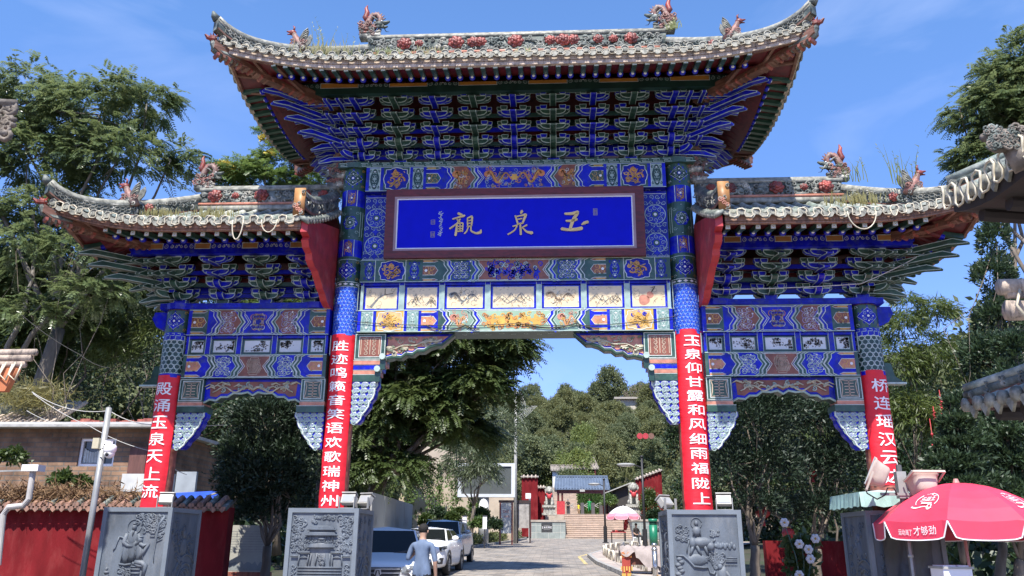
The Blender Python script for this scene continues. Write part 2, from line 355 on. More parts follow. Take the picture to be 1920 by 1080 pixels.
    def blob(s, cu, cv, r, m, L=2, k=4, amp=.12, n=24, ph=0): s.poly([(cu+r*(1+amp*math.cos(k*t+ph))*math.cos(t), cv+r*(1+amp*math.cos(k*t+ph))*math.sin(t)) for t in [2*PI*i/n for i in range(n)]], m, L)
    def medallion(s, u0, u1, v0, v1, bg, body, acc, ln, rnd):
        s.rect(u0, u1, v0, v1, bg, 1); cu, cv = (u0+u1)/2, (v0+v1)/2; hw, hh = (u1-u0)/2, (v1-v0)/2
        def q(t, k=1): c, d = math.cos(t), math.sin(t); e = k*(1+.07*math.cos(8*t)); return (cu+hw*.93*e*math.copysign(abs(c)**.6, c), cv+hh*.93*e*math.copysign(abs(d)**.6, d))
        s.poly([q(2*PI*i/32) for i in range(32)], acc, 2); s.line([q(2*PI*i/32) for i in range(32)], .014, ln, 3, True)
        for i in range(9):
            a = rnd.uniform(0, 6.3); s.spiral(cu+hw*.62*math.cos(a), cv+hh*.62*math.sin(a), hh*.2, BLUE if i % 3 else YELL, a, 1.2, 1, .022, 4, 8)
        for a in (PI/2, PI*1.1, -.1*PI, -PI/2): s.spiral(cu+hw*.36*math.cos(a), cv+hh*.36*math.sin(a), hh*.34, body, a, 1.25, 1, hh*.16, 5, 12)
        for a in (PI/2, PI*1.1, -.1*PI, -PI/2): s.spiral(cu+hw*.36*math.cos(a), cv+hh*.36*math.sin(a), hh*.30, YELL, a, 1.2, 1, .012, 6, 12)
        s.disc(cu, cv+hh*.45, hh*.2, body, 6); s.ring(cu, cv+hh*.45, hh*.12, .014, YELL, 7, 9)
        for i in range(5): s.line([(cu+rnd.uniform(-.7, .7)*hw, cv+rnd.uniform(-.7, .7)*hh) for _ in range(3)], .014, YELL, 6)
    def chevron(s, u, v0, v1, wd, m, dr=1, L=2, ln=None):   # zigzag band pointing +u
        vm = (v0+v1)/2; k = (v1-v0)*.22*dr; n1 = (v0*.5+vm*.5); n2 = (v1*.5+vm*.5)
        a = [(u, v0), (u+k*.9, n1*.4+v0*.6+.0), (u+k*.9, n1), (u+k*1.7, vm), (u+k*.9, n2), (u+k*.9, n2*.4+v1*.6), (u, v1)]
        s.line([(p[0]+wd/2, p[1]) for p in a], wd, m, L)
        if ln: s.line(a, .014, ln, L+1); s.line([(p[0]+wd, p[1]) for p in a], .014, ln, L+1)
def beam_paint(P, W, H, sch, rnd):
    """paint scheme on half-width W (mirrored), height H from 0"""
    a, b = sch['strip'], sch['alt']; lh = .011
    P.rect(-W, W, 0, H, sch['bg'], 0.5)
    for sg in (-1, 1):
        X = lambda u: sg*u
        def rc(u0, u1, v0, v1, m, L=1): P.rect(min(X(u0), X(u1)), max(X(u0), X(u1)), v0, v1, m, L)
        u = W
        if sch['full']:
            rc(u-.055, u, 0, H, a, 1); u -= .065
            P.ruyi(min(X(u), X(u-.20)), max(X(u), X(u-.20)), .02, H-.02, sch['rb'], sch['rf'], sch['rl']); u -= .205
            rc(u-.055, u, 0, H, a, 1); rc(u-.006, u+.006, 0, H, LINE, 2); u -= .065
            P.medallion(min(X(u), X(u-.49)), max(X(u), X(u-.49)), .015, H-.015, sch['mb'], ORANGE if not sch.get('bright') else YELL, sch['ma'], LINE, rnd); u -= .495
            rc(u-.055, u, 0, H, a, 1); rc(u-.006, u+.006, 0, H, LINE, 2); u -= .06
            P.ruyi(min(X(u), X(u-.20)), max(X(u), X(u-.20)), .02, H-.02, sch['rb'], sch['rf'], sch['rl']); u -= .205
            rc(u-.045, u, 0, H, a, 1); u -= .05; cw = .30
        else:
            rc(u-.06, u, 0, H, a, 1); u -= .065; cw = sch.get('cw', .30)
        # little cartouches
        rc(u-cw, u, 0, H, sch['c1'], 1)
        for v0, v1 in ((.03*H, .13*H), (.30*H, .70*H), (.87*H, .97*H)):
            vm = (v0+v1)/2
            P.poly([(X(u), v0), (X(u-cw*.72), v0), (X(u-cw*.92), vm), (X(u-cw*.72), v1), (X(u), v1)][::sg], sch['c2'], 2)
            P.line([(X(u), v0), (X(u-cw*.72), v0), (X(u-cw*.92), vm), (X(u-cw*.72), v1), (X(u), v1)], lh, LINE, 3)
            if v1-v0 > .2*H:
                P.scrolls(min(X(u-.02), X(u-cw*.7)), max(X(u-.02), X(u-cw*.7)), v0, v1, YELL, (v1-v0)*.32, .012, 3, rnd); P.disc(X(u-cw*.2), vm, .026, WHITE, 4, 8)
            else: P.line([(X(u-.02), vm), (X(u-cw*.6), vm)], .02, YELL, 3)
        u -= cw
        P.chevron(X(u), 0, H, -sg*.06, a, -sg, 2, LINE); P.chevron(X(u-.075), 0, H, -sg*.05, b, -sg, 2, LINE); u -= .15
        ow = sch['ow']; k = H*.22*1.7
        P.poly([(X(u), 0), (X(u-k*.53), H*.25), (X(u-k), H/2), (X(u-k*.53), H*.75), (X(u), H), (X(u-ow), H), (X(u-ow-k*.53), H*.75), (X(u-ow-k), H/2), (X(u-ow-k*.53), H*.25), (X(u-ow), 0)], sch['o1'], 1.5)
        if sch['od'] == 'scroll':
            P.scrolls(min(X(u-.09), X(u-ow-.05)), max(X(u-.09), X(u-ow-.05)), .04, H-.04, sch['o2'], H*.12, .016, 3, rnd, WHITE); P.scrolls(min(X(u-.12), X(u-ow-.02)), max(X(u-.12), X(u-ow-.02)), .06, H-.06, LINE, H*.10, .009, 4, rnd)
        else:
            P.serpent(X(u-ow/2-.07), H/2, ow*.75, H*.85, sch['o2'], YELL, 1, rnd)
        u -= ow
        P.chevron(X(u), 0, H, -sg*.05, b, -sg, 2, LINEG); P.chevron(X(u-.065), 0, H, -sg*.06, a, -sg, 2, LINE); u -= .14
        sch['cu'] = u
    c = sch['cu']; k = H*.22
    P.poly([(-c, .03*H), (c, .03*H), (c-k*.9, H*.25), (c-k*1.7, H/2), (c-k*.9, H*.75), (c, .97*H), (-c, .97*H), (-c+k*.9, H*.75), (-c+k*1.7, H/2), (-c+k*.9, H*.25)], sch['e1'], 1.5)
    P.line([(-c+.02, .06*H), (c-.02, .06*H), (c-k*.9-.02, H*.25), (c-k*1.7-.02, H/2), (c-k*.9-.02, H*.75), (c-.02, .94*H), (-c+.02, .94*H), (-c+k*.9+.02, H*.75), (-c+k*1.7+.02, H/2), (-c+k*.9+.02, H*.25)], .012, LINE, 2, True)
    cc = c-k*1.7-.06
    if sch['ed'] == 'twin':
        for sg in (-1, 1): P.serpent(sg*cc*.53, H/2, cc*.86*-sg, H*.8, sch['e2'], sch['e3'], 1, rnd)
        P.blob(0, H/2, H*.13, sch['e3'], 4, 6, .2)
        for i in range(30): P.spiral(rnd.uniform(-cc, cc), rnd.uniform(.14, .86)*H, H*.09, PALEG, rnd.uniform(0, 6), 1.2, 1, .012, 3, 8)
    elif sch['ed'] == 'flower':
        P.blob(0, H/2, H*.1, sch['e3'], 5, 5, .25)
        for sg in (-1, 1):
            for i in range(9): P.spiral(sg*cc*(.12+.10*i), H*(.5+.20*(-1)**i), H*.13, (sch['e2'], LINE, ORANGE)[i % 3], i*1.3, 1.4, sg, .016, 3, 12)
            P.line([(sg*cc*t, H*(.5+.12*math.sin(t*11))) for t in [i/14 for i in range(15)]], .02, sch['e2'], 3)
            for i in range(5): P.disc(sg*cc*(.15+.18*i), H*(.5-.2*(-1)**i), .018, sch['e3'], 4, 7)
    elif sch['ed'] == 'fret':
        for s_ in (1.0, .68, .36):
            P.line([(-cc*s_, H/2), (-cc*s_*.55, H*(.5+.36*s_)), (cc*s_*.55, H*(.5+.36*s_)), (cc*s_, H/2), (cc*s_*.55, H*(.5-.36*s_)), (-cc*s_*.55, H*(.5-.36*s_))], .014, sch['e2'], 3, True)
        for i in range(-5, 6):
            P.line([(i*cc/6, H*.2), (i*cc/6+.04, H*.4), (i*cc/6-.03, H*.6), (i*cc/6, H*.8)], .012, sch['e2'], 3)
    elif sch['ed'] == 'clouds':
        for i in range(60): P.spiral(rnd.uniform(-cc, cc), rnd.uniform(.12, .88)*H, H*rnd.uniform(.08, .14), sch['e2'] if i % 3 else PALEG, rnd.uniform(0, 6), 1.4, 1, .022, 3, 10)
        for i in range(7): P.blob(-cc+2*cc*(i+.5)/7, H*.4, H*.12, sch['e2'], 3, 5, .3)
    elif sch['ed'] == 'beasts':
        for i in range(5):
            x = -cc+2*cc*(i+.5)/5; P.blob(x, H*.48, H*.24, sch['e2'], 3, 5, .35, 24, i)
            for j in range(11): P.spiral(x+rnd.uniform(-.18, .18), H*rnd.uniform(.14, .86), H*.11, sch['e3'] if j % 2 else sch['e2'], rnd.uniform(0, 6), 1.3, 1, .022, 4, 9)
    P.rect(-W, W, 0, .012, sch.get('edge', LINEG), 4); P.rect(-W, W, H-.012, H, sch.get('edge', LINEG), 4)
# ================================================================== THE GATE
PA, PB, PW, PH = 3.063, 6.157, 1.162, 2.136
rnd = random.Random(11)
gate = thing('memorial_archway', 'tall glazed gateway with three tiled roofs, blue green brackets and a blue name plaque', 'archway', (0, 0, 0))
def part(name, parent=None, label=None):
    o = bpy.data.objects.new(name, None); COL.objects.link(o); o.parent = parent or gate
    if label: o['label'] = label
    return o

# ---- pedestals with carved reliefs
def relief_curl(mb, M, u, v, r, m, t=.016, turns=1.3, a0=0, dr=1, n=10):
    mb.tube([M(u+r*(1-.8*i/n)*math.cos(a0+dr*2*PI*turns*i/n), v+r*(1-.8*i/n)*math.sin(a0+dr*2*PI*turns*i/n), .006) for i in range(n+1)], [t*(1-.4*i/n) for i in range(n+1)], m, 5)
def rtube(mb, M, pts, r, m, off=.008, n=6): mb.tube([M(u, v, off) for u, v in pts], r, m, n)
def rball(mb, M, u, v, ru, rv, m, d=.03, n=10):
    c = M(u, v, 0); ux = (M(u+1, v, 0)-c); nx = (M(u, v, 1)-c); vs = [c+nx*d]; k = 3
    for i in range(1, k+1):
        t = PI/2*i/k
        for j in range(n): a = 2*PI*j/n; vs.append(M(u+ru*math.sin(t)*math.cos(a), v+rv*math.sin(t)*math.sin(a), d*math.cos(t)))
    fs = [(0, 1+j, 1+(j+1) % n) for j in range(n)]+[(1+i*n+j, 1+(i+1)*n+j, 1+(i+1)*n+(j+1) % n, 1+i*n+(j+1) % n) for i in range(k-1) for j in range(n)]
    mb.add(vs, fs, m)
def foliage_band(mb, M, u0, u1, v0, v1, r, n, rg, m=None):
    for i in range(n):
        relief_curl(mb, M, rg.uniform(u0, u1), rg.uniform(v0, v1), r*rg.uniform(.7, 1.3), m or STONE, .013, 1.2, rg.uniform(0, 6), rg.choice((-1, 1)), 8)
def fold(mb, M, pts, r): rtube(mb, M, pts, r, STONE, .012, 6)
def relief_sage(mb, M, rg):            # seated sage with a halo and a staff, a pupil beside him
    mb.tube([M(-.03+.115*math.cos(2*PI*i/20), .36+.115*math.sin(2*PI*i/20), .006) for i in range(21)], .009, STONE, 5)
    rball(mb, M, -.03, .35, .042, .055, STONE, .05); rball(mb, M, -.03, .405, .03, .02, STONE, .05)
    rtube(mb, M, [(-.03, .30), (-.028, .26), (-.03, .21)], [.02, .016, .006], STONE, .03)
    rball(mb, M, -.04, .18, .095, .13, STONE, .03); rball(mb, M, -.11, -.05, .075, .17, STONE, .03); rball(mb, M, -.02, -.04, .09, .15, STONE, .025)
    for k in range(12): fold(mb, M, [(-.13+.016*k, .24-.02*abs(k-5)), (-.15+.022*k, .05), (-.18+.022*k, -.20)], [.006, .013, .008])
    fold(mb, M, [(-.13, .25), (-.17, .12), (-.10, .06), (-.01, .05)], [.03, .04, .035, .02]); fold(mb, M, [(.06, .25), (.10, .14), (.03, .07)], [.03, .035, .02])
    fold(mb, M, [(-.26, .20), (-.20, .19), (-.02, .05)], .012); fold(mb, M, [(-.26, .20), (-.28, .12), (-.30, .03), (-.33, -.01)], [.014, .008, .007, .012])
    rball(mb, M, .10, .155, .045, .055, STONE, .05); rball(mb, M, .11, .20, .035, .016, STONE, .05)
    fold(mb, M, [(.10, .10), (.17, .06), (.24, .09), (.19, -.02), (.13, -.12)], [.03, .035, .03, .028, .02]); rball(mb, M, .10, -.03, .06, .13, STONE, .025)
    for k in range(5): fold(mb, M, [(.03+.03*k, .06), (.05+.03*k, -.06), (.04+.035*k, -.2)], [.007, .009, .006])
    fold(mb, M, [(.06, -.19), (.18, -.20), (.24, -.24), (.22, -.42)], [.035, .045, .04, .025]); fold(mb, M, [(.02, -.2), (.12, -.24), (.22, -.25)], [.02, .03, .03])
    for v in (-.26, -.30, -.36): fold(mb, M, [(.0, v), (.16, v)], .013)
    fold(mb, M, [(-.20, -.22), (-.10, -.235), (.0, -.22)], .018); foliage_band(mb, M, -.20, .0, -.42, -.26, .04, 14, rg)
    foliage_band(mb, M, .0, .46, .42, .56, .045, 26, rg); foliage_band(mb, M, .12, .30, .28, .44, .035, 12, rg); foliage_band(mb, M, .30, .46, .22, .48, .03, 20, rg)
    rtube(mb, M, [(.46, .52), (.38, .40), (.36, .2), (.35, -.08), (.37, -.2)], [.025, .022, .018, .012, .006], STONE)
    for k in range(7): rtube(mb, M, [(.36+.02*(k % 3), .42-.05*k), (.46, .47-.05*k)], .008, STONE)
    for v in (.36, .31, .26, .21): fold(mb, M, [(.25, v), (.33, v)], .009)
    fold(mb, M, [(-.44, -.40), (-.34, -.40)], .016); rball(mb, M, -.39, -.35, .045, .03, STONE, .04); rball(mb, M, -.39, -.30, .02, .035, STONE, .035); fold(mb, M, [(-.45, -.46), (-.33, -.46)], .02)
def relief_temple(mb, M, rg):          # two-storey gate hall among clouds above a flight of steps
    for (v, w_, h) in ((.33, .215, .05), (.245, .245, .035), (.06, .205, .045)):
        p = [(-w_*.85, v+h), (w_*.85, v+h), (w_, v), (-w_, v)]
        mb.prism([M(a, b, .004) for a, b in p], M(0, 0, .05)-M(0, 0, 0), STONE); rtube(mb, M, [(-w_-.02, v), (w_+.02, v)], .014, STONE, .04); rtube(mb, M, [(-w_*.85, v+h), (w_*.85, v+h)], .011, STONE, .04)
        for i in range(15): rtube(mb, M, [(-w_*.8+w_*1.6*i/14, v+h), (-w_*.93+w_*1.86*i/14, v)], .005, STONE, .05, 4)
    for sg in (-1, 1):
        rtube(mb, M, [(sg*.17, -.02), (sg*.36, -.02)], .015, STONE, .03); rtube(mb, M, [(sg*.36, -.075), (sg*.48, -.075)], .014, STONE, .03)
        for x in (.06, .15, .19, .34): rtube(mb, M, [(sg*x, -.04), (sg*(x+.015), -.22)], .011, STONE, .015)
        fold(mb, M, [(sg*.19, -.11), (sg*.27, -.08), (sg*.34, -.11)], .009); fold(mb, M, [(sg*.2, -.1), (sg*.33, -.1)], .008)
        for x in (.06, .13, .18): rtube(mb, M, [(sg*x, .17), (sg*x, .235)], .01, STONE, .015)
        foliage_band(mb, M, min(sg*.24, sg*.48), max(sg*.24, sg*.48), -.0, .2, .032, 26, rg); foliage_band(mb, M, min(sg*.28, sg*.47), max(sg*.28, sg*.47), .34, .54, .055, 12, rg); foliage_band(mb, M, min(sg*.32, sg*.47), max(sg*.32, sg*.47), .2, .34, .035, 9, rg)
        for v in (-.24, -.31, -.38, -.45): relief_curl(mb, M, sg*.43, v, .045, STONE, .014, 1.3, 0, sg)
    fold(mb, M, [(-.12, .10+.0), (0, .115), (.12, .10)], .01); rball(mb, M, 0, .19, .08, .028, STONE, .03)
    for k in range(14): relief_curl(mb, M, -.28+.043*k, .15+.01*math.sin(k*2), .028, STONE, .009, 1.1, k)
    foliage_band(mb, M, -.2, .2, .45, .54, .03, 20, rg)
    for k in range(7): rtube(mb, M, [(-.36, -.25-.045*k), (.36, -.25-.045*k)], .014, STONE, .012)
    foliage_band(mb, M, -.08, .08, -.2, -.06, .025, 10, rg)
def relief_rider(mb, M, rg):           # sage riding an ox down from the hills, an old man watching
    mb.tube([M(-.13+.085*math.cos(2*PI*i/18), .46+.085*math.sin(2*PI*i/18), .006) for i in range(19)], .008, STONE, 5)
    rball(mb, M, -.13, .46, .034, .05, STONE, .05); fold(mb, M, [(-.13, .42), (-.12, .36)], [.018, .008]); rball(mb, M, -.13, .34, .07, .08, STONE, .05)
    for k in range(5): fold(mb, M, [(-.18+.025*k, .38), (-.19+.03*k, .26)], .009)
    rball(mb, M, -.06, .17, .17, .085, STONE, .06); rball(mb, M, .07, .11, .07, .075, STONE, .065); rball(mb, M, -.2, .16, .06, .09, STONE, .05)
    for k in range(7): fold(mb, M, [(-.12+.035*k, .25-.01*k), (-.10+.035*k, .12-.01*k)], .008)
    fold(mb, M, [(.12, .18), (.15, .22)], .011); fold(mb, M, [(.03, .18), (.0, .22)], .011)
    for x, x2 in ((-.2, -.25), (-.14, -.08), (-.02, .03), (.04, .11)): fold(mb, M, [(x, .12), ((x+x2)/2, .04), (x2, -.02)], [.03, .022, .016])
    fold(mb, M, [(-.26, .2), (-.29, .1), (-.30, .02)], [.01, .008, .012])
    foliage_band(mb, M, -.45, -.22, .20, .42, .04, 22, rg); foliage_band(mb, M, -.02, .26, -.12, .0, .034, 26, rg); foliage_band(mb, M, .08, .2, -.22, -.1, .03, 12, rg)
    fold(mb, M, [(-.47, -.03), (-.36, -.03), (-.28, -.10), (-.20, -.19), (-.06, -.205), (.02, -.2), (.04, -.28), (.10, -.3), (.12, -.25)], [.014, .017, .017, .02, .02, .016, .016, .02, .015])
    rball(mb, M, -.14, -.09, .16, .09, STONE, .03)
    for k in range(9): rball(mb, M, -.42+.03*math.sin(k*2.1), -.08-.045*k, .05, .035, STONE, .03); relief_curl(mb, M, -.42+.03*math.sin(k*2.1), -.08-.045*k, .035, STONE, .009)
    for k in range(9): x = .16+.035*k; rball(mb, M, x, .12+.02*math.sin(k*3), .03, .035+.02*abs(math.sin(k*1.9)), STONE, .02)
    foliage_band(mb, M, .08, .24, .26, .34, .022, 14, rg)
    for v, L_ in ((-.06, .16), (-.09, .18), (-.11, .18)): fold(mb, M, [(.47-L_, v), (.47, v)], .011)
    for k in range(9): fold(mb, M, [(.28+.022*k, -.17), (.285+.022*k, -.15)], .006)
    rball(mb, M, .20, -.19, .045, .055, STONE, .05); fold(mb, M, [(.19, -.13), (.25, -.14)], .02); rball(mb, M, .24, -.33, .085, .16, STONE, .055)
    for k in range(6): fold(mb, M, [(.19+.02*k, -.24), (.17+.035*k, -.48)], .009)
    fold(mb, M, [(.14, -.30), (.12, -.45), (.09, -.53)], .012); fold(mb, M, [(.28, -.26), (.36, -.38), (.40, -.42)], [.03, .03, .015])
    for k in range(9): a = PI*(.1+.1*k); fold(mb, M, [(-.2, -.52), (-.2+.13*math.cos(a), -.50+.16*math.sin(a))], [.010, .016])
    foliage_band(mb, M, .30, .47, -.5, -.36, .04, 16, rg); foliage_band(mb, M, -.06, .12, -.56, -.48, .035, 9, rg)
def relief_dim(mb, M, rg):
    foliage_band(mb, M, -.42, .42, -.45, .5, .06, 40, rg)
    for r in (.2, .28, .42): mb.tube([M(.2+r*math.cos(PI*.2+PI*.8*i/14), -.5+r*math.sin(PI*.2+PI*.8*i/14), .006) for i in range(15)], .014, STONE, 5)
    rball(mb, M, .05, .25, .06, .08, STONE, .03); rball(mb, M, .05, .05, .1, .15, STONE, .03)
def pedestal(X, fn, lab):
    p = part('pedestal', label=lab); h = PW/2; z0 = .10; mb = MB(); rim = .07; d = .028
    mb.box(X-h+d, X+h-d, -h+d, h-d, z0, PH-.004, STONE)
    for sx, sy in ((0, -1), (1, 0), (-1, 0), (0, 1)):
        U = Vector((-sy if sy else 0, sx if sx else 0, 0)); U = Vector((1, 0, 0)) if sy else Vector((0, 1, 0)); N = Vector((sx, sy, 0)); O = Vector((X, 0, 0))+N*(h-d)
        e = h-d if sx else h
        def bx(u0, u1, v0, v1):
            mb.prism([O+U*u0+Vector((0, 0, v0)), O+U*u1+Vector((0, 0, v0)), O+U*u1+Vector((0, 0, v1)), O+U*u0+Vector((0, 0, v1))], N*d, STONEL)
        bx(-e, e, PH-rim, PH); bx(-e, e, z0, z0+rim); bx(-e, -h+rim, z0+rim, PH-rim); bx(h-rim, e, z0+rim, PH-rim)
    mb.build('stone_block', p)
    for N, U, f in (((0, -1, 0), (1, 0, 0), fn), ((1, 0, 0), (0, 1, 0), relief_dim), ((-1, 0, 0), (0, -1, 0), relief_dim)):
        rb = MB(); O = Vector((X, 0, 1.47))+Vector(N)*(h-d); f(rb, planeM(O, U, (0, 0, 1), N), random.Random(int(X*10)+7)); rb.build('carved_relief', p, True)
pedestal(-PB, relief_sage, 'grey stone pedestal carved with a seated sage and a pupil')
pedestal(-PA, relief_temple, 'grey stone pedestal carved with a two-storey temple above steps')
pedestal(PA, relief_rider, 'grey stone pedestal carved with a sage riding an ox')
pedestal(PB, relief_dim, 'grey stone pedestal half draped in dark plastic')

# ---- columns
def column(X, top, zb, main):
    p = part('column'); r = .235
    mb = MB(); mb.lathe([(r, PH-.01), (r, top)], (X, 0, 0), COLRED, 24); mb.build('shaft', p, True)
    mb = MB(); M = cylM(X, 0, r+.004, 0); P = Paint(mb, M, .05); W = r*2.2; rg = random.Random(int(X*7)+50)
    def band(v0, v1, m, L=1): P.rect(-W, W, v0, v1, m, L)
    def diamond(v0, v1, bg, a, inner):
        band(v0, v1, bg, .5); vm = (v0+v1)/2; hv = (v1-v0)/2
        for uc in (-.47, 0, .47):
            for s_, m, L in ((1.0, a, 1), (.80, LINE, 2), (.76, inner, 3)):
                n = 6; hw = .235*s_; k = hv*.96*s_
                for i in range(n):
                    u0, u1 = uc-hw+2*hw*i/n, uc-hw+2*hw*(i+1)/n; f0, f1 = k*(1-abs(u0-uc)/hw), k*(1-abs(u1-uc)/hw)
                    P.poly([(u0, vm-f0), (u1, vm-f1), (u1, vm+f1), (u0, vm+f0)], m, L)
            P.disc(uc, vm, .038, BLUED, 4); P.disc(uc, vm, .022, WHITE, 5, 8)
            for a_ in range(4): P.disc(uc+.085*math.cos(a_*PI/2), vm+.085*math.sin(a_*PI/2), .014, WHITE, 4, 7); P.spiral(uc+.07*math.cos(a_*PI/2+.78), vm+.07*math.sin(a_*PI/2+.78), .034, LINEG, a_, 1.3, 1, .009, 4, 8)
            for sg in (-1, 1):
                for sv in (-1, 1): P.spiral(uc+sg*.19, vm+sv*hv*.76, .035, YELL if sg > 0 else LINE, 0, 1.2, 1, .01, 3, 7)
    if main:
        band(5.13, 6.04, SKYB)
        for j in range(13):
            for i in range(-7, 8):
                u, v = i*.07+(j % 2)*.035, 5.19+j*.067
                if v < 6.02: P.ring(u, v, .020, .010, BLUE, 2, 8); P.spiral(u+.03, v+.02, .02, LINE, i+j, .8, 1, .007, 2, 6)
        band(6.04, 6.13, GREEN); band(6.035, 6.047, LINE, 2); band(6.123, 6.135, LINE, 2)
        for i in range(-4, 5): P.poly([(i*.11-.045, 6.085), (i*.11, 6.06), (i*.11+.045, 6.085), (i*.11, 6.11)], WHITE, 3)
        diamond(6.135, 6.56, GREEN, BLUE, BLUED)
        band(6.56, 6.62, GREEN); band(6.555, 6.565, LINEG, 2)
        band(6.62, 7.98, GREEN, .5)
        for v0, v1, up in ((6.62, 6.95, 1), (7.62, 7.95, 0)):
            band(v0, v1, BLUE, 1)
            for uc in (-.43, 0, .43):
                P.poly([(uc-.07, v0+.03), (uc+.07, v0+.03), (uc+.07, v1-.07), (uc, v1-.02), (uc-.07, v1-.07)] if up else [(uc-.07, v1-.03), (uc+.07, v1-.03), (uc+.07, v0+.07), (uc, v0+.02), (uc-.07, v0+.07)], BROWN, 2)
                P.scrolls(uc-.055, uc+.055, v0+.07, v1-.07, YELL, .035, .012, 3, rg); P.disc(uc, (v0+v1)/2, .02, WHITE, 4)
                for sg in (-1, 1): P.line([(uc+sg*.1, v0), (uc+sg*.1, v1)], .012, LINE, 3)
        for uc in (-.43, 0, .43):
            P.blob(uc, 7.285, .135, BLUE, 2, 6, .08); P.line([(uc-.19, 7.03), (uc, 7.0), (uc+.19, 7.03), (uc+.19, 7.52), (uc, 7.56), (uc-.19, 7.52)], .012, LINEG, 2, True)
            for k in range(8): P.spiral(uc+.08*math.cos(k*PI/4), 7.285+.08*math.sin(k*PI/4), .036, LINE, k*PI/4, 1.2, 1, .010, 3, 8)
            P.disc(uc, 7.285, .02, WHITE, 4)
            for sg in (-1, 1):
                for sv in (-1, 1): P.spiral(uc+sg*.13, 7.285+sv*.19, .04, PALEG, 0, 1.3, sg, .010, 3, 8)
        diamond(7.98, 8.40, GREEN, BLUE, GREEND)
    else:
        band(4.38, 4.46, BLUE); band(4.45, 4.46, LINE, 2)
        band(4.46, 5.06, GREEND)
        for j in range(8):
            for i in range(-5, 6): P.ring(i*.1+(j % 2)*.05, 4.50+j*.075, .046, .011, LINE if j % 2 else PALEG, 2, 8)
        band(5.06, 5.20, BLUE)
        for i in range(-5, 6): P.line([(i*.1-.035, 5.08), (i*.1-.035, 5.14), (i*.1+.035, 5.14), (i*.1+.035, 5.18), (i*.1-.01, 5.18)], .012, LINEG, 2)
        band(5.05, 5.062, LINE, 3); diamond(5.20, 5.62, GREEN, BLUED, BLUE)
    mb.build('painted_tile_cladding', p)
for X in (-PA, PA): column(X, 8.44, 5.13, True)
for X in (-PB, PB): column(X, 5.66, 4.38, False)

# ---- lintels
S1 = dict(full=1, strip=BLUE, alt=GREEN, bg=BLUE, rb=PALEG, rf=GREEND, rl=PALEG, mb=GREEN, ma=BLUED, c1=BLUE, c2=GREEN, ow=.30, o1=BROWN, o2=ORANGE, od='serpent', e1=BLUE, e2=ORANGE, e3=YELL, ed='twin')
S2 = dict(full=1, strip=GREEN, alt=BLUE, bg=GREEN, rb=GREEN, rf=BLUED, rl=PALEG, mb=GREEN, ma=BLUED, c1=GREEN, c2=BROWN, ow=.36, o1=GREEN, o2=BLUE, od='scroll', e1=BROWN, e2=BLUE, e3=YELL, ed='clouds')
S3 = dict(full=1, strip=BLUE, alt=GREEN, bg=GREEN, rb=PALEG, rf=mat('celadon', (.16, .27, .23), .3, .1), rl=LINE, mb=YELL, ma=mat('pale_gold', (.55, .38, .16), .4, .15, 8), c1=BLUE, c2=PINKISH, ow=.34, o1=mat('sage', (.22, .33, .24), .35, .1), o2=PINKISH, od='serpent', e1=mat('sage_light', (.26, .38, .26), .35, .12), e2=YELL, e3=ORANGE, ed='beasts', bright=1)
W1 = dict(full=0, strip=BLUE, alt=GREEN, bg=BLUE, c1=GREEN, c2=BROWN, ow=.30, o1=BROWN, o2=mat('lilac', (.30, .25, .40), .35, .2, 8), od='scroll', e1=BLUE, e2=mat('tan_line', (.42, .30, .19), .4, .15, 9), e3=BLUED, ed='flower', cw=.30)
W2 = dict(full=0, strip=GREEN, alt=GREEN, bg=BLUE, c1=BLUE, c2=PINKISH, ow=.30, o1=BLUE, o2=PALEG, od='scroll', e1=BROWN, e2=mat('tan_line2', (.40, .29, .20), .4, .15, 9), e3=YELL, ed='fret', cw=.30)
def lintel(x0, x1, z0, z1, sch, yf=-.26, under=BLUED):
    p = MB(); p.box(x0, x1, yf, -yf, z0, z1, under); o = p.build('lintel', gate)
    mb = MB(); cx = (x0+x1)/2; P = Paint(mb, planeM((cx, yf-.001, z0))); beam_paint(P, (x1-x0)/2, z1-z0, sch, random.Random(int(z0*100)))
    mb.build('painted_front', o)
    mb = MB(); P = Paint(mb, planeM((cx, -.2, z0-.001), (1, 0, 0), (0, 1, 0), (0, 0, -1))); n = int((x1-x0)/.22)
    for i in range(n): P.spiral(-(x1-x0)/2+(i+.5)*(x1-x0)/n, .1+.03*(-1)**i, .06, LINEG, i, 1.4, 1 if i % 2 else -1, .014, 1, 9)
    mb.build('painted_soffit', o)
lintel(-2.79, 2.79, 5.165, 5.57, S3, -.27, GREEND); lintel(-2.80, 2.80, 6.10, 6.53, S2, -.26, BLUED); lintel(-2.81, 2.81, 7.90, 8.40, S1, -.26)
for sg in (-1, 1):
    xs = sorted((sg*3.31, sg*5.90)); lintel(xs[0], xs[1], 5.14, 5.62, W1, -.23); lintel(xs[0], xs[1], 4.36, 4.78, W2, -.23, GREEND)
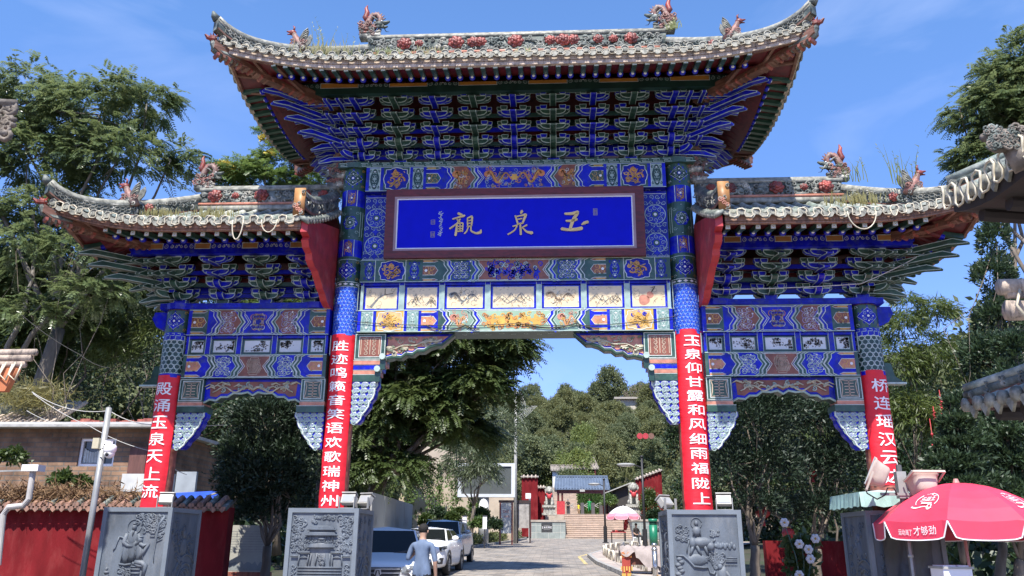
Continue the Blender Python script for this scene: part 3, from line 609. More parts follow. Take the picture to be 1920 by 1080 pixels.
# cap rails with key fret
def cap(x0, x1, z0, z1, yf, m, ln):
    mb = MB(); mb.box(x0, x1, -yf, yf, z0, z1, m); P = Paint(mb, planeM((x0, -yf-.001, z0))); n = int((x1-x0)/.20); q = (x1-x0)/n; h = z1-z0
    for i in range(n):
        u = i*q; P.line([(u+.02, h*.8), (u+q*.8, h*.8), (u+q*.8, h*.45)], .011, ln, 1); P.line([(u+q*.25, h*.2), (u+q*.25, h*.5), (u+q*.6, h*.5)], .011, ln, 1); P.line([(u+q*.25, h*.2), (u+q*1.1, h*.2)], .011, ln, 1)
    for X in (x0+.30, x1-.30): mb.lathe([(.30, z0-.002), (.31, z1+.004), (0, z1+.004)], (X, 0, 0), m, 20)
    mb.build('cap_rail', gate)
cap(-3.36, 3.36, 8.40, 8.50, .27, GREEN, LINEG)
for sg in (-1, 1):
    xs = sorted((sg*3.30, sg*6.45)); cap(xs[0], xs[1], 5.63, 5.735, .25, BLUE, BLUED)
    mb = MB(); mb.prism([(sg*6.36, -.07, 5.62), (sg*6.62, -.07, 5.62), (sg*6.66, -.07, 5.5), (sg*6.56, -.07, 5.34), (sg*6.38, -.07, 5.26)], (0, .14, 0), BLUE); mb.build('beam_nose', gate)
    mb = MB(); mb.prism([(sg*6.37, -.07, 4.62), (sg*6.50, -.07, 4.60), (sg*6.54, -.07, 4.38), (sg*6.68, -.07, 4.28), (sg*6.37, -.07, 4.28)], (0, .14, 0), GREEN)
    mb.bar((sg*6.37, 0, 4.26), (sg*6.72, 0, 4.26), .16, .03, LINEG); mb.build('beam_nose', gate)

# ---- picture friezes
SEPW = mat('sepia_wash', (.42, .34, .22), .5, .1)
def frieze(xs, z0, z1, yb, post, frm, ground, cream, kinds, parent=gate):
    o = MB(); o.box(xs[0], xs[-1], yb, .18, z0, z1, BLUE); ob = o.build('picture_frieze', parent)
    mb = MB()
    for i, x in enumerate(xs): mb.box(x-.045 if i else x, x+.045 if i < len(xs)-1 else x, yb-.05, yb+.01, z0, z1, post); mb.box(x-.05, x-.042, yb-.053, yb, z0, z1, LINEG); mb.box(x+.042, x+.05, yb-.053, yb, z0, z1, LINEG)
    mb.box(xs[0], xs[-1], yb-.052, yb+.01, z1-.045, z1, BLUE); mb.box(xs[0], xs[-1], yb-.052, yb+.01, z0, z0+.02, LINE if cream else GREEN)
    mb.build('mullions', ob)
    for i in range(len(xs)-1):
        u0, u1 = xs[i]+.06, xs[i+1]-.06; v0, v1 = z0+.03, z1-.055; mb = MB(); P = Paint(mb, planeM((0, yb-.012, 0))); rg = random.Random(i*7+int(z0*10)+int(xs[0]*3))
        P.rect(u0, u1, v0, v1, frm, 1); P.rect(u0+.035, u1-.035, v0+.03, v1-.03, ground, 2); P.frame(u0+.030, u1-.030, v0+.025, v1-.025, .008, LINE, 3)
        a0, a1, b0, b1 = u0+.05, u1-.05, v0+.05, v1-.045; W, H = a1-a0, b1-b0; k = kinds[i]
        if k == 'hills':
            for j in range(7):
                xc, wd_, hp = rg.uniform(a0+W*.1, a1-W*.1), W*rg.uniform(.12, .26), H*rg.uniform(.2, .55); y0 = b0+H*rg.uniform(.02, .3)
                P.line([(min(max(xc+wd_*(t/8-1), a0), a1), y0+hp*max(0, 1-abs(t/8-1))**1.3*rg.uniform(.85, 1.1)) for t in range(17)], .010, INKG, 3)
                for q in range(4): x = xc+wd_*rg.uniform(-.3, .3); P.line([(min(max(x, a0), a1), y0+hp*.6), (min(max(x+rg.uniform(-.03, .03), a0), a1), y0+hp*.2)], .012, SEPW, 3, False, True)
            for j in range(26): x = rg.uniform(a0, a1); y = rg.uniform(b0, b0+H*.55); P.spiral(x, y, .022, INK, rg.uniform(0, 6), 1, 1, .006, 3, 6)
            for j in range(8): x = rg.uniform(a0, a1-.05); y = rg.uniform(b1-.05, b1); P.line([(x, y), (x+.03, y+.004)], .006, INKG, 3)
        elif k in ('tree', 'dragon', 'gourd', 'lion'):
            if k == 'tree': P.line([(a0+W*.15, b0), (a0+W*.4, b0+H*.5), (a0+W*.62, b0+H*.7)], .05, INKG, 3, False, True); P.line([(a0+W*.62, b0+H*.68), (a0+W*.62, b1)], .014, INK, 4); P.line([(a0+W*.6, b0+H*.66), (a0+W*.9, b0+H*.75)], .012, INK, 4)
            if k == 'gourd':
                P.blob(a0+W*.35, b0+H*.28, H*.28, PINKISH, 3, 3, .05); P.blob(a0+W*.55, b0+H*.55, H*.18, PINKISH, 3, 3, .05); P.line([(a0+W*.6, b0+H*.7), (a0+W*.72, b1), (a0+W*.62, b1-.02)], .018, INK, 4)
            if k in ('dragon', 'lion'):
                c_ = OCHRE if k == 'dragon' else INKG
                P.serpent((a0+a1)/2, (b0+b1)/2, W*.8, H*.8, mat('sepia', (.36, .25, .14), .5, .1) if k == 'dragon' else INKG, INK, 1, rg, 3)
            for j in range(9): P.spiral(rg.uniform(a0, a1), rg.uniform(b0, b1), rg.uniform(.03, .08), INKG, rg.uniform(0, 6), .9, rg.choice((-1, 1)), .006, 4, 10)
            for j in range(5): x = rg.uniform(a0, a1); y = rg.uniform(b0, b1); P.line([(x, y), (x+rg.uniform(-.1, .1), y+rg.uniform(-.05, .08)), (x+rg.uniform(-.15, .15), y+rg.uniform(-.05, .1))], .007, INK, 4, False, True)
        else:       # brush-and-ink twigs and birds on white tile
            for j in range(4):
                x, y = rg.uniform(a0, a1), rg.uniform(b0, b1); pts = [(x, y)]
                for q in range(4): x += rg.uniform(-.07, .07); y += rg.uniform(-.04, .06); pts.append((min(max(x, a0), a1), min(max(y, b0), b1)))
                P.line(pts, .012, INKG, 3, False, True)
                for q in pts:
                    for t in range(5): P.blob(min(max(q[0]+rg.gauss(0, .03), a0), a1), min(max(q[1]+rg.gauss(0, .02), b0), b1), rg.uniform(.006, .017), INKG if t % 2 else INK, 4, 3, .4, 7, rg.uniform(0, 6))
        mb.build('picture_panel', ob)
frieze([-2.78, -2.03, -1.30, -.47, .45, 1.25, 2.02, 2.78], 5.575, 6.10, -.16, PALEG, BLUE, CREAM, True, ['tree', 'hills', 'lion', 'hills', 'dragon', 'hills', 'gourd'])
for sg in (-1, 1):
    xs = [3.32+2.58*t for t in (0, .155, .375, .625, .845, 1)]; xs = [sg*x for x in xs]
    frieze(sorted(xs), 4.785, 5.135, -.14, BLUE, GREEN, CREAMW, False, ['twig']*5)

# ---- plaque and its side panels
mb = MB(); mb.box(-2.83, 2.83, -.10, .16, 6.535, 7.898, GREEND); back = mb.build('backing_wall', gate)
for sg in (-1, 1):
    mb = MB(); P = Paint(mb, planeM((0, -.105, 0))); u0, u1 = sorted((sg*2.38, sg*2.82)); um = (u0+u1)/2
    P.rect(u0, u1, 6.54, 7.895, BLUED, 1); P.rect(u0, u1, 6.54, 6.60, BLUE, 2); P.rect(u0, u1, 7.83, 7.89, BLUE, 2)
    for v in (6.595, 7.828): P.rect(u0, u1, v, v+.012, LINE, 3)
    for v in (6.86, 7.42):
        P.disc(um, v, .19, BLUE, 2, 20); P.ring(um, v, .19, .014, LINEG, 3, 20); P.disc(um, v, .06, GREEN, 3); P.disc(um, v, .030, WHITE, 4)
        for k in range(8): P.spiral(um+.12*math.cos(k*PI/4), v+.12*math.sin(k*PI/4), .048, LINEG, k*PI/4, 1.3, 1, .012, 3, 9)
    for v in (7.14, 7.70, 6.66):
        for k in range(8): P.spiral(um+(k % 4-1.5)*.11, v+(.07 if k > 3 else -.05), .05, LINEG, k, 1.4, 1 if k % 2 else -1, .012, 3, 9)
        P.blob(um, v, .05, BLUE, 4, 4, .3)
    mb.build('flower_side_panel', back)
plq = part('name_plaque'); plq.location = (0, -.30, 6.53); plq.rotation_euler = (R_(2.5), 0, 0)   # leans forward a little
mb = MB(); W_, H_ = 2.37, 1.335
def frame_bars(mb, w0, w1, h0, h1, h2, h3, y0, y1, m):
    mb.box(-w0, w0, y0, y1, h0, h1, m); mb.box(-w0, w0, y0, y1, h2, h3, m); mb.box(-w0, -w1, y0, y1, h1, h2, m); mb.box(w1, w0, y0, y1, h1, h2, m)
frame_bars(mb, 2.37, 2.21, 0, .14, 1.20, 1.335, -.06, .06, DRED); mb.build('frame', plq)
mb = MB(); frame_bars(mb, 2.21, 2.165, .14, .18, 1.16, 1.20, -.045, .05, mat('frame_lilac', (.30, .20, .22), .4, .1)); frame_bars(mb, 2.167, 2.145, .18, .20, 1.14, 1.16, -.032, .05, WHITE); mb.build('inner_moulding', plq)
mb = MB(); mb.box(-2.145, 2.145, -.012, .05, .20, 1.14, BOARDB); mb.build('board', plq)
def brush(mb, M, strokes, cx, cz, sc, m, th=.025):
    for st in strokes:
        P = [Vector(p[:2]) for p in st]; wd = [p[2] for p in st]; Q = []; Wd = []
        for i in range(len(P)-1):
            for k in range(6): t = k/6; Q.append(P[i].lerp(P[i+1], t)); Wd.append(wd[i]*(1-t)+wd[i+1]*t)
        Q.append(P[-1]); Wd.append(wd[-1])
        for _ in range(2): Q = [Q[0]]+[(Q[i-1]+Q[i]*2+Q[i+1])/4 for i in range(1, len(Q)-1)]+[Q[-1]]
        L, R = [], []
        for i in range(len(Q)):
            d = (Q[min(i+1, len(Q)-1)]-Q[max(i-1, 0)]); d = d.normalized() if d.length > 1e-9 else Vector((1, 0)); n = Vector((-d.y, d.x))*Wd[i]/2
            L.append(Q[i]+n); R.append(Q[i]-n)
        d0 = (Q[0]-Q[1]).normalized()*wd[0]*.35; d1 = (Q[-1]-Q[-2]).normalized()*wd[-1]*.35
        f = lambda p, o: M(cx+p.x*sc, cz+p.y*sc, o); n = len(Q)
        front = [f(p, th) for p in L]+[f(p, th) for p in R]; bk = [f(p, 0) for p in L]+[f(p, 0) for p in R]
        mb.add(front, [(i, n+i, n+i+1, i+1) for i in range(n-1)], m)
        e0, e1 = f(Q[0]+d0, th*.9), f(Q[-1]+d1, th*.9); mb.add([front[0], e0, front[n]], [(0, 1, 2)], m); mb.add([front[n-1], front[2*n-1], e1], [(0, 1, 2)], m)
        mb.add(front+bk, [(i, i+1, 2*n+i+1, 2*n+i) for i in range(n-1)]+[(n+i+1, n+i, 3*n+i, 3*n+i+1) for i in range(n-1)], m)
YU = [[(-.35, .42, .10), (0, .42, .14), (.30, .50, .17)], [(.28, .46, .16), (.10, .18, .16), (.0, -.05, .16), (-.1, -.38, .14)], [(-.30, .05, .08), (.0, .04, .13), (.25, .13, .10)], [(-.52, -.36, .15), (-.2, -.42, .13), (.2, -.40, .16), (.48, -.34, .17)], [(.46, -.16, .05), (.60, -.07, .15), (.78, -.02, .13)]]
QUAN = [[(.12, .60, .14), (.06, .46, .09)], [(-.22, .36, .07), (-.14, .12, .09), (-.08, -.12, .08)], [(-.2, .30, .06), (.1, .36, .07), (.32, .42, .13), (.22, .16, .11), (.14, -.06, .08)], [(-.10, .16, .05), (.12, .2, .06)], [(-.08, -.07, .06), (.16, -.04, .06)], [(.03, -.06, .08), (.05, -.4, .11), (.06, -.64, .10)], [(-.34, -.2, .05), (-.1, -.14, .07), (-.25, -.42, .06), (-.58, -.62, .06)], [(.36, -.14, .08), (.14, -.26, .06)], [(.12, -.26, .05), (.35, -.5, .09), (.62, -.56, .16)]]
GUAN = [[(-.45, .52, .12), (-.25, .42, .12)], [(-.72, .22, .06), (-.45, .30, .08), (-.12, .40, .10)], [(-.5, .20, .06), (-.36, .06, .06)], [(-.34, .22, .07), (-.5, -.02, .06), (-.85, -.28, .08)], [(-.50, -.08, .10), (-.52, -.4, .11), (-.56, -.64, .11)], [(-.5, -.03, .05), (-.2, .02, .07), (-.20, -.16, .06), (-.22, -.44, .06)], [(-.48, -.18, .05), (-.24, -.15, .05)], [(-.48, -.3, .05), (-.24, -.28, .05)], [(-.5, -.43, .05), (-.2, -.4, .05)], [(-.34, .04, .05), (-.34, -.42, .05)], [(.02, .26, .06), (.03, 0, .07), (.04, -.2, .06)], [(.02, .26, .05), (.25, .36, .11), (.25, .1, .08), (.22, -.16, .07)], [(.05, .12, .05), (.22, .15, .05)], [(.05, -.02, .05), (.22, .0, .05)], [(.0, -.18, .05), (.24, -.15, .06)], [(.08, -.18, .06), (-.0, -.42, .06), (-.12, -.55, .06)], [(.2, -.16, .06), (.2, -.42, .08), (.45, -.54, .09), (.68, -.5, .14), (.70, -.36, .06)]]
for st, cx in ((YU, 1.06), (QUAN, .105), (GUAN, -.86)):
    mb = MB(); brush(mb, planeM((0, -.013, 0)), st, cx, .665, .37, GOLD); mb.build('gilt_character', plq)
mb = MB(); P = Paint(mb, planeM((0, -.013, 0))); rg = random.Random(4)
for k in range(13):
    v = .90-k*.037; P.line([(-1.37+rg.uniform(-.03, .03), v), (-1.35+rg.uniform(-.02, .03), v-.02), (-1.33+rg.uniform(-.02, .03), v+.01)], .011, LINE, 1); P.line([(-1.35, v), (-1.35+rg.uniform(-.03, .03), v-.035)], .010, LINE, 1)
for u, v, h in ((-1.49, .70, .045), (-1.49, .46, .055), (1.485, .855, .065)):
    P.rect(u-.038, u+.038, v-h, v+h, mat('seal_brass', (.33, .27, .14), .5, .1) if k == 12 else GOLD, 1); P.frame(u-.030, u+.030, v-h+.008, v+h-.008, .007, BOARDB, 2)
    for i in range(4): P.line([(u-.02, v-h*.6+i*h*.4), (u+.02, v-h*.6+i*h*.4)], .008, BOARDB, 2)
    P.line([(u, v-h*.7), (u, v+h*.7)], .007, BOARDB, 2)
mb.build('signature_and_seals', plq)

# ---- corbels, carved spandrels and cloud brackets under the lintels
def scroll_leaf(mb, M, pts, m, w):
    rtube(mb, M, pts, [w*(1-.5*i/(len(pts)-1)) for i in range(len(pts))], m, .02, 5)
CLOUDB = mat('cloud_lilac', (.20, .21, .36), .4, .2, 12)
def cloud_bracket(xa, wtop, zt, zb, sg, yf):
    # hangs at the column side xa, spreads away from it by sg
    mb = MB(); n = 10; edge = []
    for i in range(n+1):
        t = i/n; wv = wtop*(1-.72*t**1.6)+.018*math.sin(t*22); edge.append((xa+sg*wv, zt+(zb-zt)*t))
    poly = [(xa, zt)]+edge+[(xa, zb)]
    mb.prism([(x, yf, z) for x, z in poly], (0, .24, 0), BLUE)
    M = planeM((0, yf-.003, 0)); q = 0
    for i in range(7):
        t = (i+.5)/7; wv = wtop*(1-.72*t**1.6); k = max(1, round(wv/.13)); z = zt+(zb-zt)*t
        for j in range(k):
            u = xa+sg*wv*(j+.5)/k; r = min(.072, wv/k*.52)
            rball(mb, M, u, z, r*1.0, r*.8, CLOUDB, .015, 9); relief_curl(mb, M, u-r*.38, z, r*.62, PALEG, .014, 1.5, PI, 1); relief_curl(mb, M, u+r*.38, z+r*.1, r*.55, PALEG, .014, 1.4, 0, -1); relief_curl(mb, M, u, z-r*.5, r*.8, PALEG, .011, .5, PI*1.0, 1); q += 1
    e = [M(x-sg*.012, z, .012) for x, z in edge]; mb.tube(e, .016, LINE, 5); e = [M(x+sg*.004, z, -.03) for x, z in edge]; mb.tube(e, .022, BLUE, 5)
    mb.build('cloud_bracket', gate)
def emblem_block(x0, x1, z0, z1, yf, kind):
    mb = MB(); mb.box(x0, x1, yf, -yf, z0, z1, GREEN); P = Paint(mb, planeM(((x0+x1)/2, yf-.001, (z0+z1)/2))); hw, hh = (x1-x0)/2, (z1-z0)/2; c = PINKISH if kind else GREEN; tn = mat('tan_relief', (.40, .30, .21), .5, .15, 9)
    P.frame(-hw+.01, hw-.01, -hh+.01, hh-.01, .012, LINE, 1); P.rect(-hw*.72, hw*.72, -hh*.8, hh*.8, BROWN if kind else GREEN, 1); P.frame(-hw*.72, hw*.72, -hh*.8, hh*.8, .012, LINE, 2)
    if kind:
        for sg in (-1, 1):
            for v in (-.5, -.15, .2, .5): P.spiral(sg*hw*.28, hh*v, hh*.18, tn, PI/2, 1.3, sg, .018, 3, 9)
            P.line([(sg*hw*.58, -hh*.6), (sg*hw*.58, hh*.6), (sg*hw*.2, hh*.62)], .016, tn, 3)
        P.line([(0, -hh*.6), (0, hh*.6)], .016, tn, 3)
    else:
        for v in (-.62, -.38, -.12, .14, .4, .62): P.line([(-hw*.36, hh*v), (hw*.36, hh*v)], .018, tn, 3)
        P.line([(0, -hh*.68), (0, hh*.68)], .02, tn, 3)
        for sg in (-1, 1): P.line([(sg*hw*.3, hh*.66), (sg*hw*.62, hh*.7), (sg*hw*.5, hh*.3), (sg*hw*.55, -hh*.3), (sg*hw*.64, -hh*.68), (sg*hw*.3, -hh*.64)], .018, tn, 3)
    mb.build('emblem_block', gate)
TANR = mat('leaf_relief', (.42, .38, .27), .55, .2, 12); GRNR = mat('leaf_relief_green', (.17, .21, .14), .55, .2, 12)
for sg in (-1, 1):
    # central bay
    x0, x1 = sorted((sg*2.27, sg*2.83)); emblem_block(x0, x1, 4.68, 5.16, -.2, 1)
    for z0, z1, m, dx in ((4.60, 4.68, PINKISH, .0), (4.51, 4.60, BLUE, .06), (4.43, 4.51, PINKISH, .10), (4.30, 4.43, GREEN, .13)):
        xx = sorted((sg*(2.27+dx), sg*2.83)); mb = MB(); mb.box(xx[0], xx[1], -.2+dx*.2, .2-dx*.2, z0, z1, m); mb.box(xx[0]-.004, xx[1], -.204+dx*.2, .2-dx*.2, z1-.012, z1-.004, LINE); mb.build('corbel_step', gate)
    mb = MB()
    for (cx_, cz_) in ((2.30, 4.72), (2.38, 4.50)): mb.lathe([(.0, -.1), (.055, -.1), (.055, .1), (0, .1)], (sg*cx_, -.22, cz_), LINEG, 10, axis='y'); mb.box(sg*cx_-.045, sg*cx_+.045, -.27, -.2, cz_-.22, cz_-.02, GREEND)
    mb.build('corbel_scroll', gate)
    cloud_bracket(sg*2.83, .45, 4.30, 3.57, -sg, -.16)
    prof = [(2.27, 4.66)]
    L = [(2.27, 4.70), (2.13, 4.735), (2.0, 4.72), (1.92, 4.785), (1.80, 4.775), (1.72, 4.84), (1.60, 4.84), (1.50, 4.91), (1.38, 4.95), (1.28, 4.95)]
    poly = [(2.27, 5.16)]+L+[(1.06, 5.16)]
    mb = MB(); mb.prism([(sg*x, -.12, z) for x, z in poly], (0, .24, 0), BLUE, GREEND)
    inn = [(2.25, 5.12)]+[(x, z+.085) for x, z in L[:-1]]+[(1.30, 5.02), (1.17, 5.12)]
    mb.prism([(sg*x, -.124, z) for x, z in inn], (0, .004, 0), PINKISH)
    M = planeM((0, -.124, 0)); mb.tube([M(sg*x, z+.012, .005) for x, z in L]+[M(sg*1.06, 5.15, .005)], .022, GREEN, 6); mb.tube([M(sg*x, z+.05, .003) for x, z in L], .008, LINE, 5)
    scroll_leaf(mb, M, [(sg*(1.28+.95*t/14), 5.06-.02*math.sin(t*1.1)-.012*t) for t in range(15)], TANR, .022)
    rg = random.Random(9)
    for k in range(34):
        t = rg.random()**.8; x = 1.36+.86*t; z = rg.uniform(max(4.80, 5.02-.26*t), 5.08)
        if k % 2: relief_curl(mb, M, sg*x, z, rg.uniform(.03, .06), TANR if k % 3 else GRNR, .014, 1.2, rg.uniform(0, 6), rg.choice((-1, 1)), 9)
        else: a = rg.uniform(.2, 1.2); scroll_leaf(mb, M, [(sg*x, z), (sg*(x+.06*math.cos(a)), z+.03*math.sin(a)), (sg*(x+.12*math.cos(a)), z+.02)], TANR if k % 3 else GRNR, .02)
    mb.build('carved_spandrel', gate)
    # side bay
    for xa, s2 in ((5.92, -1), (3.30, 1)):
        x0, x1 = sorted((sg*xa, sg*(xa+s2*.44))); emblem_block(x0, x1, 3.95, 4.355, -.2, 0)
        for z0, z1, m, dx in ((3.88, 3.95, PINKISH, .0), (3.76, 3.88, GREEN, -.05)):
            xx = sorted((sg*xa, sg*(xa+s2*(.44-dx)))); mb = MB(); mb.box(xx[0], xx[1], -.19, .19, z0, z1, m); mb.box(xx[0], xx[1], -.194, .19, z1-.012, z1-.004, LINE); mb.build('corbel_step', gate)
        cloud_bracket(sg*xa, .50, 3.76, 3.14, sg*s2, -.15)
    L = [(3.74, 3.93), (3.84, 3.985), (3.96, 3.97), (4.04, 4.03), (4.16, 4.03), (4.26, 4.10), (4.40, 4.09), (4.52, 4.115), (4.61, 4.06)]; L = L+[(9.22-x, z) for x, z in L[-2::-1]]
    poly = [(3.74, 4.355)]+L+[(5.48, 4.355)]; mb = MB(); mb.prism([(sg*x, -.12, z) for x, z in poly], (0, .24, 0), BLUE, GREEND)
    inn = [(3.82, 4.31)]+[(x, z+.07) for x, z in L[1:-1]]+[(5.40, 4.31)]; mb.prism([(sg*x, -.124, z) for x, z in inn], (0, .004, 0), BROWN)
    M = planeM((0, -.124, 0)); mb.tube([M(sg*x, z+.01, .005) for x, z in L], .02, PALEG, 6)
    rg = random.Random(19)
    for s2 in (-1, 1):
        scroll_leaf(mb, M, [(sg*(4.61+s2*.06*t), 4.17+.05*math.sin(t*.9)) for t in range(13)], TANR, .02)
        for k in range(16):
            x = 4.61+s2*rg.uniform(.05, .76); z = rg.uniform(4.16, 4.29)
            if k % 3: relief_curl(mb, M, sg*x, z, rg.uniform(.03, .055), TANR if k % 2 else PALEG, .013, 1.2, rg.uniform(0, 6), s2, 9)
            else: scroll_leaf(mb, M, [(sg*x, z), (sg*(x+s2*.08), z+.03), (sg*(x+s2*.16), z-.01)], TANR, .018)
    mb.build('carved_spandrel', gate)

# ---- bracket sets
def boat(w, h, c=.13): return [(-w/2, h), (-w/2, h*.62), (-w/2+c*.35, h*.2), (-w/2+c, 0), (w/2-c, 0), (w/2-c*.35, h*.2), (w/2, h*.62), (w/2, h)]
def dou(mb, cx, y, z, m, ml, w=.115, h=.07, d=.11, R=None):
    rimprism(mb, [(-w/2, h), (-w/2, h*.45), (-w*.36, 0), (w*.36, 0), (w/2, h*.45), (w/2, h)], (cx, y-d/2, z), (1, 0, 0), (0, 0, 1), (0, d, 0), m, ml, .009)
def beak(mb, O, D, L, z0, kind, m, ml, th=.085, y0=0):
    D = Vector(D).normalized(); S = D.cross(Vector((0, 0, 1)))*th
    if kind == 0: p = [(y0, .10), (L, .10), (L+.02, .06), (L-.03, .015), (L-.10, -.01), (y0, -.01)]
    else: p = [(y0, .10), (L-.08, .075), (L+.13, -.035), (L+.12, -.065), (L-.06, -.035), (L-.16, -.015), (y0, 0)]
    rimprism(mb, p, Vector(O)+Vector((0, 0, z0))-S/2, D, (0, 0, 1), S, m, ml, .011)
BDY = .20
def bracket_mesh(n, dz, A, B, corner=0):
    mb = MB(); ml = LINEG; dy = BDY; y00 = .12
    for sy in (-1, 1):
        for i in range(n):
            y = sy*(y00+dy*i); z = .10+dz*i
            rimprism(mb, boat(.47, .105, .115), (0, y-.05, z), (1, 0, 0), (0, 0, 1), (0, .10, 0), A, ml, .012)
            for x in (-.178, .178): dou(mb, x, y, z+.105, B, ml, .13, .085, .12)
            yb = y-sy*.11
            rimprism(mb, boat(.62, .10), (0, yb-.04, z+.055), (1, 0, 0), (0, 0, 1), (0, .08, 0), A, ml, .012)
            for x in (-.26, .26): dou(mb, x, yb, z+.155, B, ml, .12, .08, .1)
            beak(mb, (0, 0, 0), (0, sy, 0), y00+dy*(i+1)-.02, z, 0 if i < 2 else 1, A, ml, .12, y00+dy*(i-1) if i else 0)
        rimprism(mb, [(-.12, .11), (-.12, .05), (-.085, 0), (.085, 0), (.12, .05), (.12, .11)], (0, min(0, sy*.13), 0), (1, 0, 0), (0, 0, 1), (0, .13, 0), B, ml, .012)
    if corner:
        for i in range(n):
            z = .10+dz*i; e = y00+dy*i
            for sy in (-1, 1):
                beak(mb, (0, sy*e, 0), (corner, 0, 0), (y00+dy*n)*(.55+.50*(i+1)/n), z, 1, A, ml, .085)
                rimprism(mb, boat(.55, .10), (corner*e-.05, 0, z), (0, 1, 0), (0, 0, 1), (.10, 0, 0), A, ml, .012)
                dou(mb, corner*e, sy*.2, z+.10, B, ml); dou(mb, corner*e, sy*e, z+.10, B, ml)
                if i < n-1: beak(mb, (corner*.0, 0, 0), (corner, sy, 0), (e+dy)*1.414+(.55 if i >= 1 else .05), z+.03, 0 if i < 1 else 1, A, ml, .12, (e-dy)*1.2)
                else: beak(mb, (0, 0, 0), (corner, sy, 0), (e+dy)*1.414+.45, z+.03, 1, A, ml, .12, (e-dy)*1.2)
                if i >= 1:
                    for q in (.27, .50): beak(mb, (corner*q, 0, 0), (0, sy, 0), e+dy-.02, z, 1, A, ml, .08, e-dy)
            beak(mb, (0, 0, 0), (corner, 0, 0), e+dy, z, 0 if i < 2 else 1, A, ml, .085)
    return mb
def row(xs, zb, n, dz, cols, corner):
    proto = {}
    for i, x in enumerate(xs):
        c = corner.get(i, 0); key = (cols[i % 2] is BLUE, c)
        if key not in proto:
            A, B = (BLUE, GREEN) if cols[i % 2] is BLUE else (GREEN, BLUE)
            o = bracket_mesh(n, dz, A, B, c).build('bracket_set', gate); proto[key] = o
            o['label'] = ('blue' if A is BLUE else 'green')+' stepped bracket set'
        else: o = proto[key].copy(); COL.objects.link(o)
        o.location = (x, 0, zb)
    # the tie beams that run from set to set on every tier
    mb = MB(); x0, x1 = xs[0], xs[-1]
    for i in range(n):
        z = .10+dz*i
        for sy in (-1, 1): (mb.box(x0, x1, sy*(.12+BDY*(i-.7))-.02, sy*(.12+BDY*(i-.7))+.02, zb+z+.06, zb+z+.13, GREEND if i % 2 else BLUED) if i < n-1 else None) or i < n-1 or rimprism(mb, [(0, 0), (x1-x0, 0), (x1-x0, .05), (0, .05)], (x0, sy*(.12+BDY*i)-.025, zb+z+.17), (1, 0, 0), (0, 0, 1), (0, .05, 0), GREEND if i % 2 == 0 else BLUED, LINEG, .010)
        if i >= 1: mb.box(x0, x1, -.02, .02, zb+z-.02, zb+z+.10, DRED if i in (2, 3) else (BLUED if i % 2 else GREEND))
    mb.build('tie_beams', gate)
row([-2.93+.7325*i for i in range(9)], 8.505, 5, .19, [BLUE, GREEN], {0: -1, 8: 1})
row([-6.157+.80*i for i in range(4)], 5.74, 4, .17, [GREEN, BLUE], {0: -1})
row([6.157-.80*i for i in range(4)], 5.74, 4, .17, [GREEN, BLUE], {0: 1})
def eave_beam(x0, x1, y, zg, zy, m, ye):
    for sy in (-1, 1):
        mb = MB(); mb.box(x0, x1, sy*y-.06, sy*y+.06, zg, zy-.004, m); mb.box(x0-.04, x1+.04, sy*y-.055, sy*y+.055, zy-.004, zy+.125, m)
        if sy < 0:
            P = Paint(mb, planeM((0, -y-.0555, zy))); n = max(4, round((x1-x0)/1.28)); q = (x1-x0)/n
            for i in range(n):
                u = x0+i*q; P.rect(u+.30, u+q-.30, .022, .112, ye, 1); P.frame(u+.285, u+q-.285, .012, .122, .011, LINE, 2)
            for i in range(n+1):
                u = x0+i*q
                for sg in (-1, 1):
                    for k, (du, r) in enumerate(((.235, .045), (.13, .036), (.05, .03))):
                        if x0-.02 <= u+sg*du <= x1+.02: P.spiral(u+sg*du, .06, r, LINEG if m is GREEND else LINE, PI/2, 1.5, sg, .012, 1, 11)
                P.disc(u, .085, .013, WHITE, 2, 7)
        mb.build('eave_beam', gate)
eave_beam(-3.86, 3.86, 1.02, 9.50, 9.61, GREEND, OCHRE)
OCHD = mat('dull_ochre', (.34, .16, .05), .5, .15, 6)
eave_beam(-6.80, -3.36, .82, 6.465, 6.545, BLUE, OCHD); eave_beam(3.36, 6.80, .82, 6.465, 6.545, BLUE, OCHD)
# ---- roofs
def raf_mesh(back, drop, r=.047):
    mb = MB(); mb.tube([(0, back, drop), (0, 0, 0)], r, DRED, 8, False); mb.tube([(0, .05, .05*drop/back), (0, -.012, 0)], r*1.12, BLUE, 9); mb.ball((0, -.016, .008), (r*.62, .012, r*.62), WHITE, 8, 4)
    return mb
def fly_mesh(back, drop, w, face):
    mb = MB(); mb.bar((0, back, drop), (0, 0, 0), w, w, GREEN); P = Paint(mb, planeM((0, -.001, 0))); h = w/2
    P.rect(-h, h, -h, h, face, 1); P.frame(-h*.8, h*.8, -h*.8, h*.8, .010, LINE, 2); P.ring(0, 0, h*.42, .009, LINE, 2, 8); return mb
def peony(mb, c, r, rg, m=None):
    m = m or PEONY; x, y, z = c
    for k, (n, rr, s, o) in enumerate(((7, .72, .46, 0), (6, .40, .40, -.30), (3, .12, .30, -.52))):
        for i in range(n):
            a = 2*PI*i/n+k*.5; mb.ball((x+r*rr*math.cos(a), y+r*o*.7, z+r*rr*math.sin(a)*.9), (r*s, r*.22, r*s*.85), m, 7, 4)
def curl3(mb, c, r, m, rg, t=.3):
    a0 = rg.uniform(0, 6.3); d = rg.choice((-1, 1)); n = 9
    mb.tube([(c[0]+r*(1-.8*i/n)*math.cos(a0+d*7.5*i/n), c[1]-.015*i/n, c[2]+r*(1-.8*i/n)*math.sin(a0+d*7.5*i/n)) for i in range(n+1)], [r*t*(1-.4*i/n) for i in range(n+1)], m, 5)
